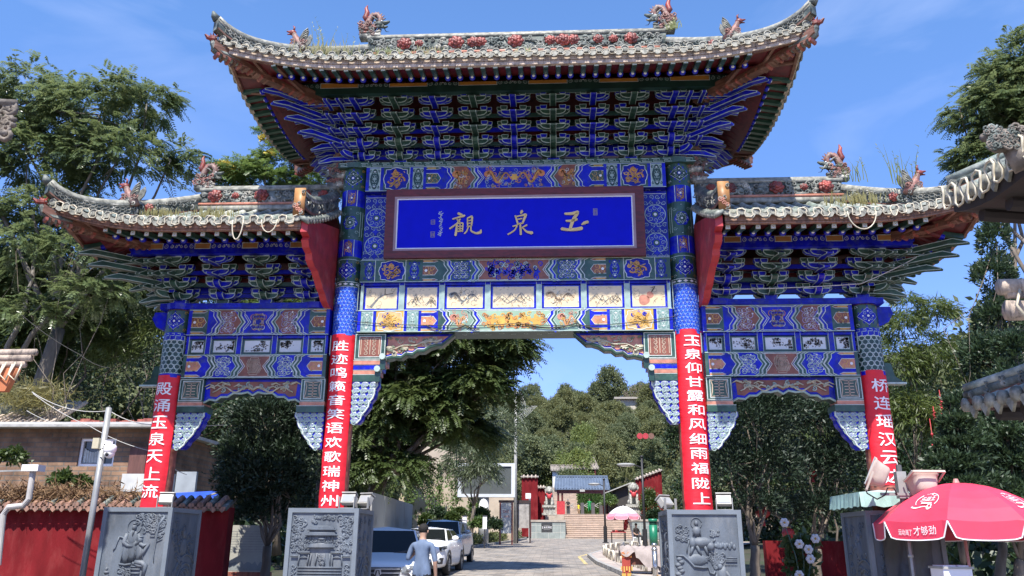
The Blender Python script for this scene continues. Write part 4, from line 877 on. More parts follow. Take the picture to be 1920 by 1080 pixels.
def dragon_mesh(flip, s=1.0, seed=1):
    mb = MB(); rg = random.Random(seed); f = flip; D = DRAGON
    mb.box(-.26*s, .26*s, -.10*s, .10*s, -.04*s, .10*s, RIDGE)
    q = lambda pts: [(f*x*s, y*s, z*s) for x, y, z in pts]
    mb.tube(q([(-.18, 0, .05), (-.20, 0, .25), (-.10, 0, .38), (-.05, 0, .52), (.02, 0, .66), (.14, 0, .68), (.22, 0, .58), (.22, 0, .44), (.12, 0, .36)]), [s*k for k in (.10, .11, .10, .085, .08, .08, .075, .07, .06)], D, 8)
    for i in range(9):   # back fin
        a = PI*(.95-.11*i); mb.prism(q([(.09+.17*math.cos(a), -.012, .52+.19*math.sin(a)), (.09+.17*math.cos(a-.25), -.012, .52+.19*math.sin(a-.25)), (.09+.27*math.cos(a), -.012, .52+.27*math.sin(a))]), (0, .03*s, 0), D)
    mb.tube(q([(-.10, 0, .5), (-.17, 0, .62), (-.12, 0, .76), (-.16, 0, .88), (-.13, 0, .98)]), [s*k for k in (.07, .075, .06, .045, .008)], PEONY, 7)
    for i in range(6): mb.tube(q([(-.15, 0, .62+.05*i), (-.22+.01*i, 0, .68+.055*i)]), [.028*s, .004*s], PEONY, 5)
    # head facing along flip
    mb.ball((f*.20*s, 0, .40*s), (.12*s, .085*s, .09*s), RIDGED, 10, 6); mb.tube(q([(.24, 0, .43), (.38, 0, .45), (.46, 0, .49)]), [.07*s, .05*s, .025*s], RIDGED, 7); mb.tube(q([(.22, 0, .34), (.36, 0, .32), (.42, 0, .34)]), [.05*s, .035*s, .018*s], RIDGED, 7)
    for sy in (-1, 1): mb.tube(q([(.16, sy*.05, .47), (.08, sy*.09, .55), (.0, sy*.10, .58)]), [.03*s, .02*s, .006*s], RIDGE, 5); mb.ball((f*.27*s, sy*.06*s, .46*s), .022*s, WHITE, 6, 4); mb.tube(q([(.30, sy*.06, .36), (.36, sy*.1, .26), (.44, sy*.1, .25)]), [.014*s, .01*s, .004*s], RIDGE, 5)
    for i in range(26): curl3(mb, (f*rg.uniform(-.26, .2)*s, -rg.uniform(.07, .12)*s, rg.uniform(.08, .42)*s), rg.uniform(.04, .075)*s, D if i % 3 else RIDGE, rg, .34)
    for i in range(26): curl3(mb, (f*rg.uniform(-.26, .2)*s, rg.uniform(.07, .12)*s, rg.uniform(.08, .42)*s), rg.uniform(.04, .075)*s, D, rg, .34)
    for i in range(16):
        a = rg.uniform(0, 6.3); mb.ball((f*rg.uniform(-.30, .26)*s, -.08*s, rg.uniform(.02, .3)*s), (.06*s, .05*s, .035*s), D if i % 2 else RIDGE, 7, 4)
    return mb
def beast_mesh(flip, s=1.0):
    mb = MB(); f = flip; rg = random.Random(4); q = lambda pts: [(f*x*s, y*s, z*s) for x, y, z in pts]
    mb.tube(q([(.14, 0, 0), (.06, 0, .12), (-.02, 0, .22), (-.08, 0, .34), (-.13, 0, .46)]), [s*k for k in (.10, .12, .10, .07, .045)], DRAGON, 8)
    mb.ball((-f*.15*s, 0, .46*s), (.085*s, .06*s, .065*s), PEONY, 8, 5); mb.tube(q([(-.2, 0, .48), (-.29, 0, .50)]), [.035*s, .012*s], PEONY, 6); mb.tube(q([(-.2, 0, .43), (-.27, 0, .42)]), [.025*s, .01*s], PEONY, 6); mb.tube(q([(-.13, 0, .5), (-.12, 0, .60), (-.16, 0, .64)]), [.03*s, .02*s, .005*s], PEONY, 5)
    for sy in (-1, 1):   # wing
        mb.prism(q([(.0, sy*.06, .20), (.10, sy*.10, .34), (.22, sy*.12, .50), (.25, sy*.12, .40), (.23, sy*.11, .28), (.16, sy*.09, .16)]), (0, .03*s, 0), RIDGE)
        for k in range(4): mb.tube(q([(.04, sy*.09, .18+.02*k), (.14, sy*.12, .26+.05*k), (.23, sy*.13, .30+.06*k)]), .010*s, TILEE, 4)
    for i in range(18): curl3(mb, (f*rg.uniform(-.12, .2)*s, -.09*s, rg.uniform(-.02, .2)*s), rg.uniform(.04, .07)*s, DRAGON if i % 2 else RIDGE, rg, .3)
    return mb
def make_roof(name, label, x0, x1, r0, r1, yd, z0, zr, rise, hL, hR, sp, raf, fly, fascia, fascm, rh, tilem, ridgeflowers, sides_as_parts, rr=1.0):
    rf = part(name, label=label)
    def er(x, y):
        A = 0
        if hL: A = max(A, min(1, max(0, (r0+.5-x)/(r0+.5-x0))))
        if hR: A = max(A, min(1, max(0, (x-(r1-.5))/(x1-(r1-.5)))))
        return rise*A*A*min(1.1, abs(y)/yd)**2
    def surf(x, y):
        v = 1-abs(y)/yd
        if hL: v = min(v, (x-x0)/(r0-x0))
        if hR: v = min(v, (x1-x)/(x1-r1))
        v = max(v, -.05); return z0+(zr-z0)*v*(.8+.2*v)+er(x, y)
    def ytop(x):
        t = 0
        if hL and x < r0: t = max(t, 1-(x-x0)/(r0-x0))
        if hR and x > r1: t = max(t, 1-(x1-x)/(x1-r1))
        return yd*min(t, 1)
    # deck (pan tiles above, red boards below)
    mb = MB(); nx, ny = 44, 7
    for sy in (-1, 1):
        top, bot = [], []
        for i in range(nx+1):
            x = x0+(x1-x0)*i/nx
            for j in range(ny+1):
                y = sy*(yd+(ytop(x)-yd)*j/ny); z = surf(x, y); top.append((x, y, z-.035)); bot.append((x, y*.985, z-.17))
        fs = [(i*(ny+1)+j, (i+1)*(ny+1)+j, (i+1)*(ny+1)+j+1, i*(ny+1)+j+1) for i in range(nx) for j in range(ny)]
        if sy > 0: fs = [f[::-1] for f in fs]
        mb.add(top, fs, TILED); mb.add(bot, [f[::-1] for f in fs], DRED)
    ends = ([(x0, r0, hL, -1)] if hL else [])+([(x1, r1, hR, 1)] if hR else [])
    for xe, xr, _, s in ends:
        top, bot = [], []
        for i in range(21):
            y = -yd+2*yd*i/20; xt = xe+(xr-xe)*(1-abs(y)/yd)
            for j in range(8): x = xe+(xt-xe)*j/7; z = surf(x, y); top.append((x, y, z-.035)); bot.append((x-s*.03, y, z-.17))
        fs = [(i*8+j, i*8+j+1, (i+1)*8+j+1, (i+1)*8+j) for i in range(20) for j in range(7)]
        if s > 0: fs = [f[::-1] for f in fs]
        mb.add(top, [f[::-1] for f in fs], TILED); mb.add(bot, fs, DRED)
    mb.build('deck', rf)
    # cover tiles, round end caps and drip tiles
    mb = MB(); me = MB(); R = .058
    def half(path, sx, sy):
        vs = []; K = 5
        for p in path:
            for k in range(K): a = PI*k/(K-1); vs.append((p[0]+sx*R*math.cos(a), p[1]+sy*R*math.cos(a), p[2]-.035+R*math.sin(a)))
        mb.add(vs, [(i*K+k, (i+1)*K+k, (i+1)*K+k+1, i*K+k+1) for i in range(len(path)-1) for k in range(K-1)], tilem)
    def edge(x, y, z, dx, dy, xa, ya, za):   # (dx,dy) outward, next tile at (xa,ya)
        n = 9; c = Vector((x+dx*.02, y+dy*.02, z-.02)); t = Vector((-dy, dx, 0)); vs = [c+t*(R*1.0*math.cos(2*PI*k/n))+Vector((0, 0, R*1.0*math.sin(2*PI*k/n))) for k in range(n)]
        me.prism(vs, Vector((-dx, -dy, 0))*.03, TILEE); me.tube([v+Vector((dx, dy, 0))*.006 for v in vs+vs[:1]], .010, TILEE, 4)
        if xa is not None:
            m_ = Vector(((x+xa)/2+dx*.03, (y+ya)/2+dy*.03, (z+za)/2-.03)); hw = sp/2; sl = Vector((xa-x, ya-y, za-z))/sp
            P = [m_+sl*u+Vector((0, 0, w_)) for u, w_ in ((-hw*.8, .02), (-hw*.75, -.04), (-hw*.45, -.095), (0, -.115), (hw*.45, -.095), (hw*.75, -.04), (hw*.8, .02), (hw*.4, -.02), (0, -.03), (-hw*.4, -.02))]
            me.prism(P, Vector((-dx, -dy, 0))*.025, TILEE)
    n = int((x1-x0-.1)/sp); xs = [x0+.06+((x1-x0-.12)/n)*i for i in range(n+1)]
    for sy in (-1, 1):
        for i, x in enumerate(xs):
            yt = ytop(x)
            if yd-yt > .05: half([(x, sy*(yd+(yt-yd)*j/8), surf(x, sy*(yd+(yt-yd)*j/8))) for j in range(9)], 1, 0)
            xn = xs[i+1] if i < n else None
            edge(x, sy*yd, surf(x, sy*yd), 0, sy, xn, sy*yd, surf(xn, sy*yd) if xn is not None else 0)
    ny_ = int(2*yd/sp); ys = [-yd+.06+((2*yd-.12)/ny_)*i for i in range(ny_+1)]
    for xe, xr, _, s in ends:
        for i, y in enumerate(ys):
            xt = xe+(xr-xe)*(1-abs(y)/yd)
            if abs(xt-xe) > .05: half([(xe+(xt-xe)*j/8, y, surf(xe+(xt-xe)*j/8, y)) for j in range(9)], 0, 1)
            yn = ys[i+1] if i < ny_ else None
            edge(xe, y, surf(xe, y), s, 0, xe, yn, surf(xe, yn) if yn is not None else 0) if yn is not None else edge(xe, y, surf(xe, y), s, 0, None, 0, 0)
    mb.build('cover_tiles', rf, True); me.build('eave_edge_tiles', rf)
    # fascia and soffit boards
    mb = MB(); K = 60
    def strip(f, a, b, m):   # f(t)->(x,y,z) ; quad strip between offsets a and b (dx,dy,dz)
        vs = []
        for i in range(K+1):
            p = f(i/K); vs += [(p[0]+a[0], p[1]+a[1], p[2]+a[2]), (p[0]+b[0], p[1]+b[1], p[2]+b[2])]
        mb.add(vs, [(2*i, 2*i+2, 2*i+3, 2*i+1) for i in range(K)], m)
    fz0, fz1 = fascia; hl = .75 if hL else .05; hr_ = .75 if hR else .05
    for sy in (-1, 1):
        f = lambda t, sy=sy: (x0+.05+(x1-x0-(.1 if hR else .05))*t, sy*(yd-.05), surf(x0+.05+(x1-x0-.1)*t, sy*yd)-.035)
        strip(f, (0, 0, -fz0), (0, 0, -fz1), fascm); strip(f, (0, 0, -fz1), (0, -sy*.07, -fz1), fascm); strip(f, (0, -sy*.07, -fz1), (0, -sy*.07, -fz0), fascm)
        f = lambda t, sy=sy: (x0+hl+(x1-x0-hl-hr_)*t, sy*(yd-.05), surf(x0+hl+(x1-x0-hl-hr_)*t, sy*yd)-.035)
        strip(f, (0, -sy*.03, -fz1+.05), (0, -sy*.5, -fz1+fly[4]), DRED); strip(f, (0, -sy*.45, -fz1-.03), (0, -sy*(yd-raf[1]-.05), -fz1+raf[5]), DRED)
    for xe, xr, _, s in ends:
        f = lambda t, xe=xe, s=s: (xe-s*.05, -yd+.05+(2*yd-.1)*t, surf(xe, -yd+2*yd*t)-.035)
        strip(f, (0, 0, -fz0), (0, 0, -fz1), fascm); strip(f, (0, 0, -fz1), (-s*.07, 0, -fz1), fascm)
        f = lambda t, xe=xe, s=s: (xe-s*.05, -yd+.75+(2*yd-1.5)*t, surf(xe, -yd+.75+(2*yd-1.5)*t)-.035)
        strip(f, (-s*.03, 0, -fz1+.05), (-s*.5, 0, -fz1+fly[4]), DRED); strip(f, (-s*.45, 0, -fz1-.03), (-s*(yd-raf[1]-.05), 0, -fz1+raf[5]), DRED)
    mb.build('fascia_and_soffit', rf)
    # rafters
    ry, rb, rz, rback, rdrop = raf[0], raf[1], raf[2], raf[3], raf[4]
    cr = .62*(yd-.0) if False else .95
    xs2 = np.arange((x0+cr) if hL else x0+.1, (x1-cr) if hR else x1-.06, sp)
    ro = fo = None
    for x in xs2:
        e = er(x, yd)*.8
        if ro is None: ro = raf_mesh(rback, rdrop).build('rafter', rf, True); fo = fly_mesh(fly[2], fly[3], .08, fly[5]).build('flying_rafter', rf); a, b = ro, fo
        else: a, b = ro.copy(), fo.copy(); COL.objects.link(a); COL.objects.link(b)
        a.location = (x, -ry, rz+e); b.location = (x, -fly[0], fly[1]+e*1.15)
    for xe, xr, _, s in ends:
        rm, fm = raf_mesh(rback, rdrop), fly_mesh(fly[2], fly[3], .08, fly[5]); jr, jf = MB(), MB()
        for y in np.arange(-yd+cr, yd-cr+.01, sp):
            e = er(xe, y)*.8; ix = (yd-ry); fx = (yd-fly[0])
            if sides_as_parts:
                a, b = ro.copy(), fo.copy(); COL.objects.link(a); COL.objects.link(b)
                a.location = (xe-s*ix, y, rz+e); b.location = (xe-s*fx, y, fly[1]+e*1.15); a.rotation_euler = b.rotation_euler = (0, 0, s*PI/2)
            else:
                Mx = Matrix.Rotation(s*PI/2, 4, 'Z')
                for src, dst, p in ((rm, jr, (xe-s*ix, y, rz+e)), (fm, jf, (xe-s*fx, y, fly[1]+e*1.15))):
                    for k, mm in enumerate(src.mats):
                        idx = [i for i, q in enumerate(src.mi) if q == k]; dst.add([Mx @ Vector(v)+Vector(p) for v in src.v], [src.f[i] for i in idx], mm)
        if not sides_as_parts: tag(jr.build('side_rafters', rf), kind='stuff'); tag(jf.build('side_flying_rafters', rf), kind='stuff')
    # hips: timber below, ridge above
    for xe, xr, _, s in ends:
        for sy in (-1, 1):
            tip = Vector((xe, sy*yd, surf(xe, sy*yd))); d = Vector((s, sy, 0)).normalized(); pur = Vector((xe-s*(yd-raf[1]-.02)*1.0, sy*(raf[1]), 0)); L = (Vector((tip.x, tip.y, 0))-pur).length
            up = Vector((0, 0, 1)); zt = tip.z-.20-fz1*.35; zi = rz+.20
            dd = (Vector((tip.x, tip.y, 0))-Vector((pur.x, pur.y, 0))).normalized(); S = dd.cross(up).normalized()
            mb = MB(); O = Vector((pur.x, pur.y, zi)); k = (zt-zi)/L
            prof = [(-.5, .08-.5*k*.3), (0, .10), (L*.5, .10+k*L*.42), (L, .10+k*L), (L+.10, .14+k*L), (L+.10, .0+k*L), (L-.02, -.07+k*L), (L*.62, -.08+k*L*.5), (L*.55, -.12+k*L*.42), (0, -.09), (-.5, -.09)]
            mb.prism([O+dd*a+up*b-S*.085 for a, b in prof], S*.17, WOODB)
            for i in range(22):
                t = -.3+(L+.3)*i/21; zz = -.10+k*max(t, 0)*.95-(.05 if L*.5 < t < L*.6 else 0)*.5; mb.prism([O+dd*(t+q)+up*(zz+w_)-S*.095 for q, w_ in ((0, .03), (.05, .03), (.035, -.015), (0, -.025))], S*.19, COLRED if i % 2 else WOODB)
            # upturned horn with tiled back and a dragon head
            h0 = O+dd*(L-.06)+up*(k*L-.03); mb.tube([h0-dd*.3, h0, h0+dd*.10+up*.05, h0+dd*.16+up*.14, h0+dd*.18+up*.23], [.10, .095, .08, .06, .04], TILED, 8)
            for i in range(5): q = h0+dd*(-.02+.04*i)+up*(.08+.035*i); mb.tube([q-S*.09, q+up*.03, q+S*.09], .014, TILEE, 4)
            hd = h0+dd*.17+up*.22; mb.ball(hd, (.075, .075, .07), PEONY, 8, 5); mb.tube([hd, hd+dd*.10-up*.01, hd+dd*.15+up*.03], [.05, .04, .015], PEONY, 6)
            for a in range(6): mb.tube([hd, hd+Vector((math.cos(a)*.07, math.sin(a)*.07, .09))], [.03, .004], PEONY, 5)
            mb.build('corner_beam', rf)
            # corner soffit frame
            mb = MB(); e0 = Vector((xe-s*cr, sy*(yd-.10), surf(xe-s*cr, sy*yd)-fz1-.02)); e1 = Vector((xe-s*.12, sy*(yd-.12), tip.z-fz1-.03)); e2 = O+dd*.1
            f0 = Vector((xe-s*.10, sy*(yd-cr), surf(xe, sy*(yd-cr))-fz1-.02))
            for q in (e0, f0):
                mb.quad(q, e1, O+dd*L*.5+up*(k*L*.42), e2, DRED); mb.bar(q, e2+(q-e2)*.12, .06, .08, WOODB); mb.bar(O+dd*L*.48+up*(k*L*.4-.02), q+(e1-q)*.45, .05, .08, WOODB); mb.bar(q, e1, .05, .09, WOODB)
            mb.build('corner_soffit', rf)
            # hip ridge
            path = []; NP = 22
            for i in range(NP+1):
                t = i/NP*1.03; x = xr+(xe-xr)*t; y = sy*yd*t; path.append(Vector((x, y, (surf(x, y) if t <= 1 else tip.z+.03)-.03+(.10*max(0, (t-.8)/.23)**2))))
            hr = MB(); dn = Vector((xe-xr, sy*yd, 0)).normalized(); S = dn.cross(up).normalized()
            if S.y*sy < 0: S = -S
            hh = [(.34-.10*i/NP)*rr for i in range(NP+1)]; cum = [0]
            for i in range(NP): cum.append(cum[-1]+(path[i+1]-path[i]).length)
            for sd in (-1, 1):
                for b0, b1, m, w_ in ((0, .13, WOODB, .085), (.13, .80, RIDGED, .062), (.80, .90, RIDGE, .085)):
                    vs = []
                    for i, p in enumerate(path): vs += [p+S*sd*w_+up*hh[i]*b0, p+S*sd*w_+up*hh[i]*b1]
                    hr.add(vs, [(2*i, 2*i+2, 2*i+3, 2*i+1) for i in range(NP)], m)
            for b, w_ in ((.13, .085), (.8, .085)):
                vs = []
                for i, p in enumerate(path): vs += [p-S*w_+up*hh[i]*b, p+S*w_+up*hh[i]*b]
                hr.add(vs, [(2*i, 2*i+1, 2*i+3, 2*i+2) for i in range(NP)], RIDGE)
            hr.tube([p+up*hh[i]*.93 for i, p in enumerate(path)], .085, TILEE, 8, True); 
            pt = path[-1]; hr.tube([pt+up*hh[-1]*.9, pt+dn*.06+up*(hh[-1]*1.0+.03), pt+dn*.09+up*(hh[-1]+.10)], [.08, .06, .02], TILED, 7)
            hr.prism([pt+S*.07, pt-S*.07, pt-S*.07+up*hh[-1]*.9, pt+S*.07+up*hh[-1]*.9], dn*.02, RIDGED)
            rg = random.Random(8)
            def HM(u, v, off=0, sd=1):
                u = min(max(u, 0), cum[-1]-1e-4); i = max(j for j in range(NP) if cum[j] <= u); f = (u-cum[i])/(cum[i+1]-cum[i]); p = path[i].lerp(path[i+1], f); return p+S*sd*(.062+off)+up*v
            for sd in (1, -1):
                if sd < 0 and sy > 0: continue
                u = .25
                while u < cum[-1]-.12:
                    if .50*cum[-1] < u: # lattice part near the tip
                        for v in (.10, .17): hr.tube([HM(u+.045*math.cos(2*PI*q/8), (v+.035*math.sin(2*PI*q/8))*rr, .01, sd) for q in range(9)], .011, RIDGE, 4)
                        u += .10
                    else:
                        for _ in range(3): c = HM(u+rg.uniform(-.05, .05), rg.uniform(.07, .25)*rr, .01, sd); curl3(hr, c+S*sd*.01, rg.uniform(.035, .06), RIDGE if rg.random() < .6 else TILED, rg, .34)
                        u += .11
                peony(hr, HM(.40*cum[-1], .17*rr, .05, sd), .09, rg)
            hr.build('hip_ridge', rf, True)
            bp = path[int(NP*.50)]; mbst = beast_mesh(-s, .85); o = mbst.build('hip_beast', rf, True); o.location = bp+up*hh[10]*.85
    # main ridge
    mb = MB(); zb = zr-.06; H = rh; rx0, rx1 = r0, r1
    mb.box(rx0, rx1, -.13, .13, zb, zb+.10, TILEE); mb.box(rx0, rx1, -.10, .10, zb+.10, zb+H-.09, RIDGED); mb.box(rx0-.02, rx1+.02, -.12, .12, zb+H-.09, zb+H-.03, TILEE)
    mb.tube([(rx0, 0, zb+H-.02), (rx1, 0, zb+H-.02)], .08, TILEE, 8); mb.tube([(rx0, -.12, zb+.13), (rx1, -.12, zb+.13)], .03, PINKISH, 6)
    rg = random.Random(int(abs(x0)*10)+3); n = int((rx1-rx0)/.045)
    for i in range(n*2):
        x = rg.uniform(rx0+.05, rx1-.05); z = zb+rg.uniform(.15, H-.12); k = rg.random()
        (curl3(mb, (x, -.11, z), rg.uniform(.04, .075), RIDGE if k < .5 else TILED, rg, .36) if k < .8 else mb.ball((x, -.11, z), (.07, .035, .04), TILED if k < .92 else RIDGE, 7, 4))
        if i % 3 == 0: curl3(mb, (x, .11, z), .06, RIDGE, rg, .36)
    for x, r_ in ridgeflowers:
        peony(mb, (x, -.13, zb+H*.60), r_, rg); peony(mb, (x+.1, .13, zb+H*.60), r_, rg)
    mb.build('main_ridge', rf, True)
    for xe, s in ((r0, 1), (r1, -1)):
        o = dragon_mesh(s, .82*rr, int(xe*10)).build('ridge_dragon', rf, True); o.location = (xe+s*.02, 0, zb+H)
    return rf, surf
CONC2 = mat('rafter_face', (.27, .30, .22), .7, .2, 9)
RD, msurf = make_roof('main_roof', 'tall central tiled roof with ridge dragons', -5.0, 5.0, -3.0, 3.0, 2.32, 9.50, 10.92, .40, 1, 1, .212,
    (1.88, 1.02, 9.275, .95, .60, .62), (2.22, 9.27, .5, .10, .10, CONC2), (.03, .20), CONC, .58, TILE,
    [(-2.25, .14), (-1.95, .08), (-1.2, .15), (-.85, .12), (-.7, .11), (.0, .15), (.7, .11), (.95, .14), (1.15, .12), (1.65, .10), (1.95, .09), (2.3, .13)], True)
FACE2 = mat('rafter_face_ochre', (.36, .24, .13), .7, .2, 9)
wsurf = {}
for sg in (-1, 1):
    xa, xb = sorted((sg*7.68, sg*3.40)); ra, rb_ = sorted((sg*6.05, sg*3.40))
    rf, wsurf[sg] = make_roof('side_roof', ('left' if sg < 0 else 'right')+' lower tiled roof', xa, xb, ra, rb_, 2.0, 6.67, 7.68, .36, sg < 0, sg > 0, .238,
        (1.55, .82, 6.455, .8, .37, .40), (1.87, 6.445, .45, .08, .09, FACE2), (.02, .16), CONCB, .50, TILE,
        [(sg*x, r) for x, r in ((5.75, .13), (5.35, .07), (4.85, .13), (4.0, .11), (3.65, .09))], False, .9)
    s = wsurf[sg]; xv = sg*3.44
    # verge ridge at the inner gable, the little roof of drip tiles and the red end board
    mb = MB(); pts = [Vector((xv, -2.0*t, s(xv, -2.0*t)-.02+.16*max(0, (t-.55)/.45)**2)) for t in [i/14 for i in range(15)]]
    for w_, h0, h1, m in ((.085, 0, .05, WOODB), (.065, .05, .24, RIDGED), (.085, .24, .28, RIDGE)):
        for sd in (-1, 1):
            vs = []
            for p in pts: vs += [p+Vector((sd*w_, 0, h0)), p+Vector((sd*w_, 0, h1))]
            mb.add(vs, [(2*i, 2*i+2, 2*i+3, 2*i+1) for i in range(14)], m)
    mb.tube([p+Vector((0, 0, .29)) for p in pts], .085, TILED, 8)
    rg = random.Random(3)
    for i in range(40): p = pts[rg.randrange(14)]; curl3(mb, p+Vector((rg.choice((-.07, .07)), rg.uniform(-.05, .05), rg.uniform(.08, .22))), .045, RIDGE, rg, .3)
    pe = pts[-1]; mb.box(xv-.09, xv+.09, pe.y-.04, pe.y+.0, pe.z-.12, pe.z+.36, OCHD); 
    for i in range(9): curl3(mb, (xv+rg.uniform(-.07, .07), pe.y-.05, pe.z+rg.uniform(-.08, .34)), .04, TILEE if i % 2 else PINKISH, rg, .3)
    for i in range(13):
        y = -.15-1.85*i/12; z = s(xv, y)-.03; mb.tube([(xv-sg*.03, y, z+.03), (xv-sg*.17, y, z-.05)], .05, TILED, 6); mb.ball((xv-sg*.17, y, z-.05), (.02, .05, .05), TILEE, 6, 4)
    mb.build('verge_ridge', rf, True)
    o = dragon_mesh(sg, .75, 5).build('ridge_dragon', rf, True); o.location = (sg*3.32, -.05, 7.68+.62)
    mb = MB(); xb0 = sg*3.35
    e = [(-1.92, 6.62), (-1.92, 6.40), (-1.80, 6.36), (-1.86, 6.30), (-1.80, 6.18), (-1.66, 6.12), (-1.66, 6.02), (-1.50, 5.95), (-1.18, 5.92), (-.98, 5.80), (-.92, 5.70), (-.70, 5.62), (-.60, 5.50), (-.40, 5.46)]
    e = [(-1.95, 6.63), (-1.95, 6.43), (-1.80, 6.39), (-1.86, 6.32), (-1.78, 6.22), (-1.60, 6.18), (-1.56, 6.08), (-1.40, 6.02), (-1.22, 6.00), (-1.02, 5.90), (-.85, 5.80), (-.70, 5.76), (-.55, 5.66), (-.38, 5.62)]
    poly = [(-.12, 6.9)]+e+[(-.12, 5.62)]; poly = [(-.12, 7.2), (-1.0, 6.95)]+e+[(-.12, 5.62)]
    mb.prism([(xb0-.06, y, z) for y, z in poly], (.12, 0, 0), REDW, REDB); mb.build('red_end_board', rf)  # edge faces coloured a brighter red to stand for sun on them
# ================================================================== BANNERS ON THE COLUMNS
def banner(X, ztop, zbot, chars, v0, pitch, gw, gh, label, rb=.243, shift=0.0):
    o = thing('couplet_banner', label, 'banner', (X, 0, 0), 0, 'red couplet banners wrapped round the gate columns')
    mb = MB(); n = 22; a0 = -1.30+shift; a1 = 1.12+shift; K = 14; rg = random.Random(int(X*9)+40); vs = []
    for j in range(K+1):
        v = zbot+(ztop-zbot)*j/K
        for i in range(n+1):
            a = a0+(a1-a0)*i/n; r = rb+.005*math.sin(j*1.7+i*.35)+.003*math.sin(j*.9-i*.8)+(.006*rg.random() if i in (0, n) else 0); vs.append((r*math.sin(a), -r*math.cos(a), v))
    mb.add(vs, [(j*(n+1)+i, j*(n+1)+i+1, (j+1)*(n+1)+i+1, (j+1)*(n+1)+i) for j in range(K) for i in range(n)], CLOTH)
    mb.build('cloth', o, True)
    M = cylM(0, 0, rb+.009, 0); uo = shift*rb
    for i, ch in enumerate(chars):
        mb = MB(); put_glyph(mb, ch, M, uo, v0-i*pitch, gw, gh, TEXTW, 0, .03)
        # thicken the strokes the way brush lettering is thick
        put_glyph(mb, ch, M, uo+.005, v0-i*pitch, gw, gh, TEXTW, .0008, .03); put_glyph(mb, ch, M, uo, v0-i*pitch+.004, gw, gh, TEXTW, .0012, .03)
        mb.build('character', o)
    return o
banner(-PB, 4.42, PH+.004, '殿涌玉泉天上流', 4.17, .293, .32, .215, 'red banner with seven white characters on the far left column', .243, -.16)
banner(-PA, 5.15, PH+.004, '胜迹鸣籁音笑语欢歌瑞神州', 4.93, .242, .315, .178, 'red banner of twelve white characters on the column left of the central opening', .243, -.10)
banner(PA, 5.20, PH+.004, '玉泉仰甘露和风细雨福陇上', 4.99, .242, .315, .178, 'red banner of twelve white characters on the column right of the central opening', .243, .22)
banner(PB, 4.46, 2.55, '桥连瑶汉云边', 4.19, .30, .32, .22, 'red banner partly hidden by floodlights on the far right column', .243, .26)

# ---- lamps standing on the pedestals
def floodlight(x, y, z, rz, tilt, label, s=1.0):
    o = thing('floodlight', label, 'floodlight', (x, y, z), rz, 'floodlights standing on the pedestals')
    mb = MB(); mb.box(-.12*s, .12*s, -.05*s, .05*s, .09*s, .25*s, LGREY); mb.prism([(-.13*s, -.07*s, .27*s), (.13*s, -.07*s, .27*s), (.13*s, .07*s, .27*s), (-.13*s, .07*s, .27*s)], (0, 0, .02*s), GREY)
    for k in range(5): mb.box(-.11*s+.05*k*s, -.10*s+.05*k*s, .05*s, .075*s, .10*s, .24*s, GREY)
    b = mb.build('housing', o); b.rotation_euler = (tilt, 0, 0)
    mb = MB(); mb.box(-.10*s, .10*s, -.056*s, -.05*s, .11*s, .235*s, mat('lamp_glass', (.30, .32, .33), .15, .05)); q = mb.build('lens', o); q.rotation_euler = (tilt, 0, 0)
    mb = MB(); mb.box(-.14*s, -.125*s, -.02, .02, .0, .2*s, GREY); mb.box(.125*s, .14*s, -.02, .02, .0, .2*s, GREY); mb.box(-.14*s, .14*s, -.03, .03, .0, .014, GREY); mb.build('bracket', o)
    return o
floodlight(-5.80, -.42, PH, .2, -.5, 'grey floodlight on the pedestal of the far left column', .9)
floodlight(-2.72, -.45, PH, -.1, -.5, 'grey floodlight in front, on the pedestal left of the road', .95)
floodlight(-2.52, -.2, PH, -.5, -.5, 'grey floodlight behind another, on the pedestal left of the road', .95)
floodlight(2.58, -.30, PH, .7, -.7, 'tilted grey floodlight left of the column, on the pedestal right of the road', .95)
floodlight(3.42, -.44, PH, -.1, -.4, 'grey floodlight right of the column, on the pedestal right of the road', .95)

# ---- rope lights looped along the eaves, weeds growing on the roofs, cables on the lintel
def rope_wave(x0, x1, fz, y, amp, sp, r, label, extra=()):
    mb = MB(); pts = []; n = int(abs(x1-x0)/sp)*8
    for i in range(n+1):
        x = x0+(x1-x0)*i/n; ph = (x-x0)/sp*2*PI; pts.append((x+.035*math.sin(2*ph), y-.035, fz(x)-.05+amp*math.cos(ph)))
    mb.tube(pts, r, ROPE, 5)
    for p in extra: mb.tube(p, r, ROPE, 5)
    return tag(mb.build('rope_light', None, True), label, 'rope light', 'rope lights along the eaves')
for sg in (-1, 1):
    fz = lambda x, s=wsurf[sg]: s(x, -2.0); ex = []
    for px, w_, d in (((-4.42, .09, .34), (-3.9, .13, .22)) if sg < 0 else ((5.55, .22, .30), (6.05, .05, .1))):
        ex.append([(px+w_*math.cos(PI+PI*t/12), -2.05, fz(px)-.06-d*math.sin(PI*t/12)) for t in range(13)])
    rope_wave(sg*3.45, sg*7.62, fz, -2.0, .075, .238, .0105, ('left' if sg < 0 else 'right')+' cream rope light looped round the lower eave tiles', ex)
rope_wave(-4.95, 4.95, lambda x: msurf(x, -2.32)-.03, -2.32, .045, .212, .0065, 'pale rope light waving along the topmost eave')
WEED = leafmat('dry_weed', (.16, .15, .05), (.26, .24, .09), (.30, .27, .12))
WEEDG = leafmat('green_weed', (.06, .10, .02), (.20, .22, .04))
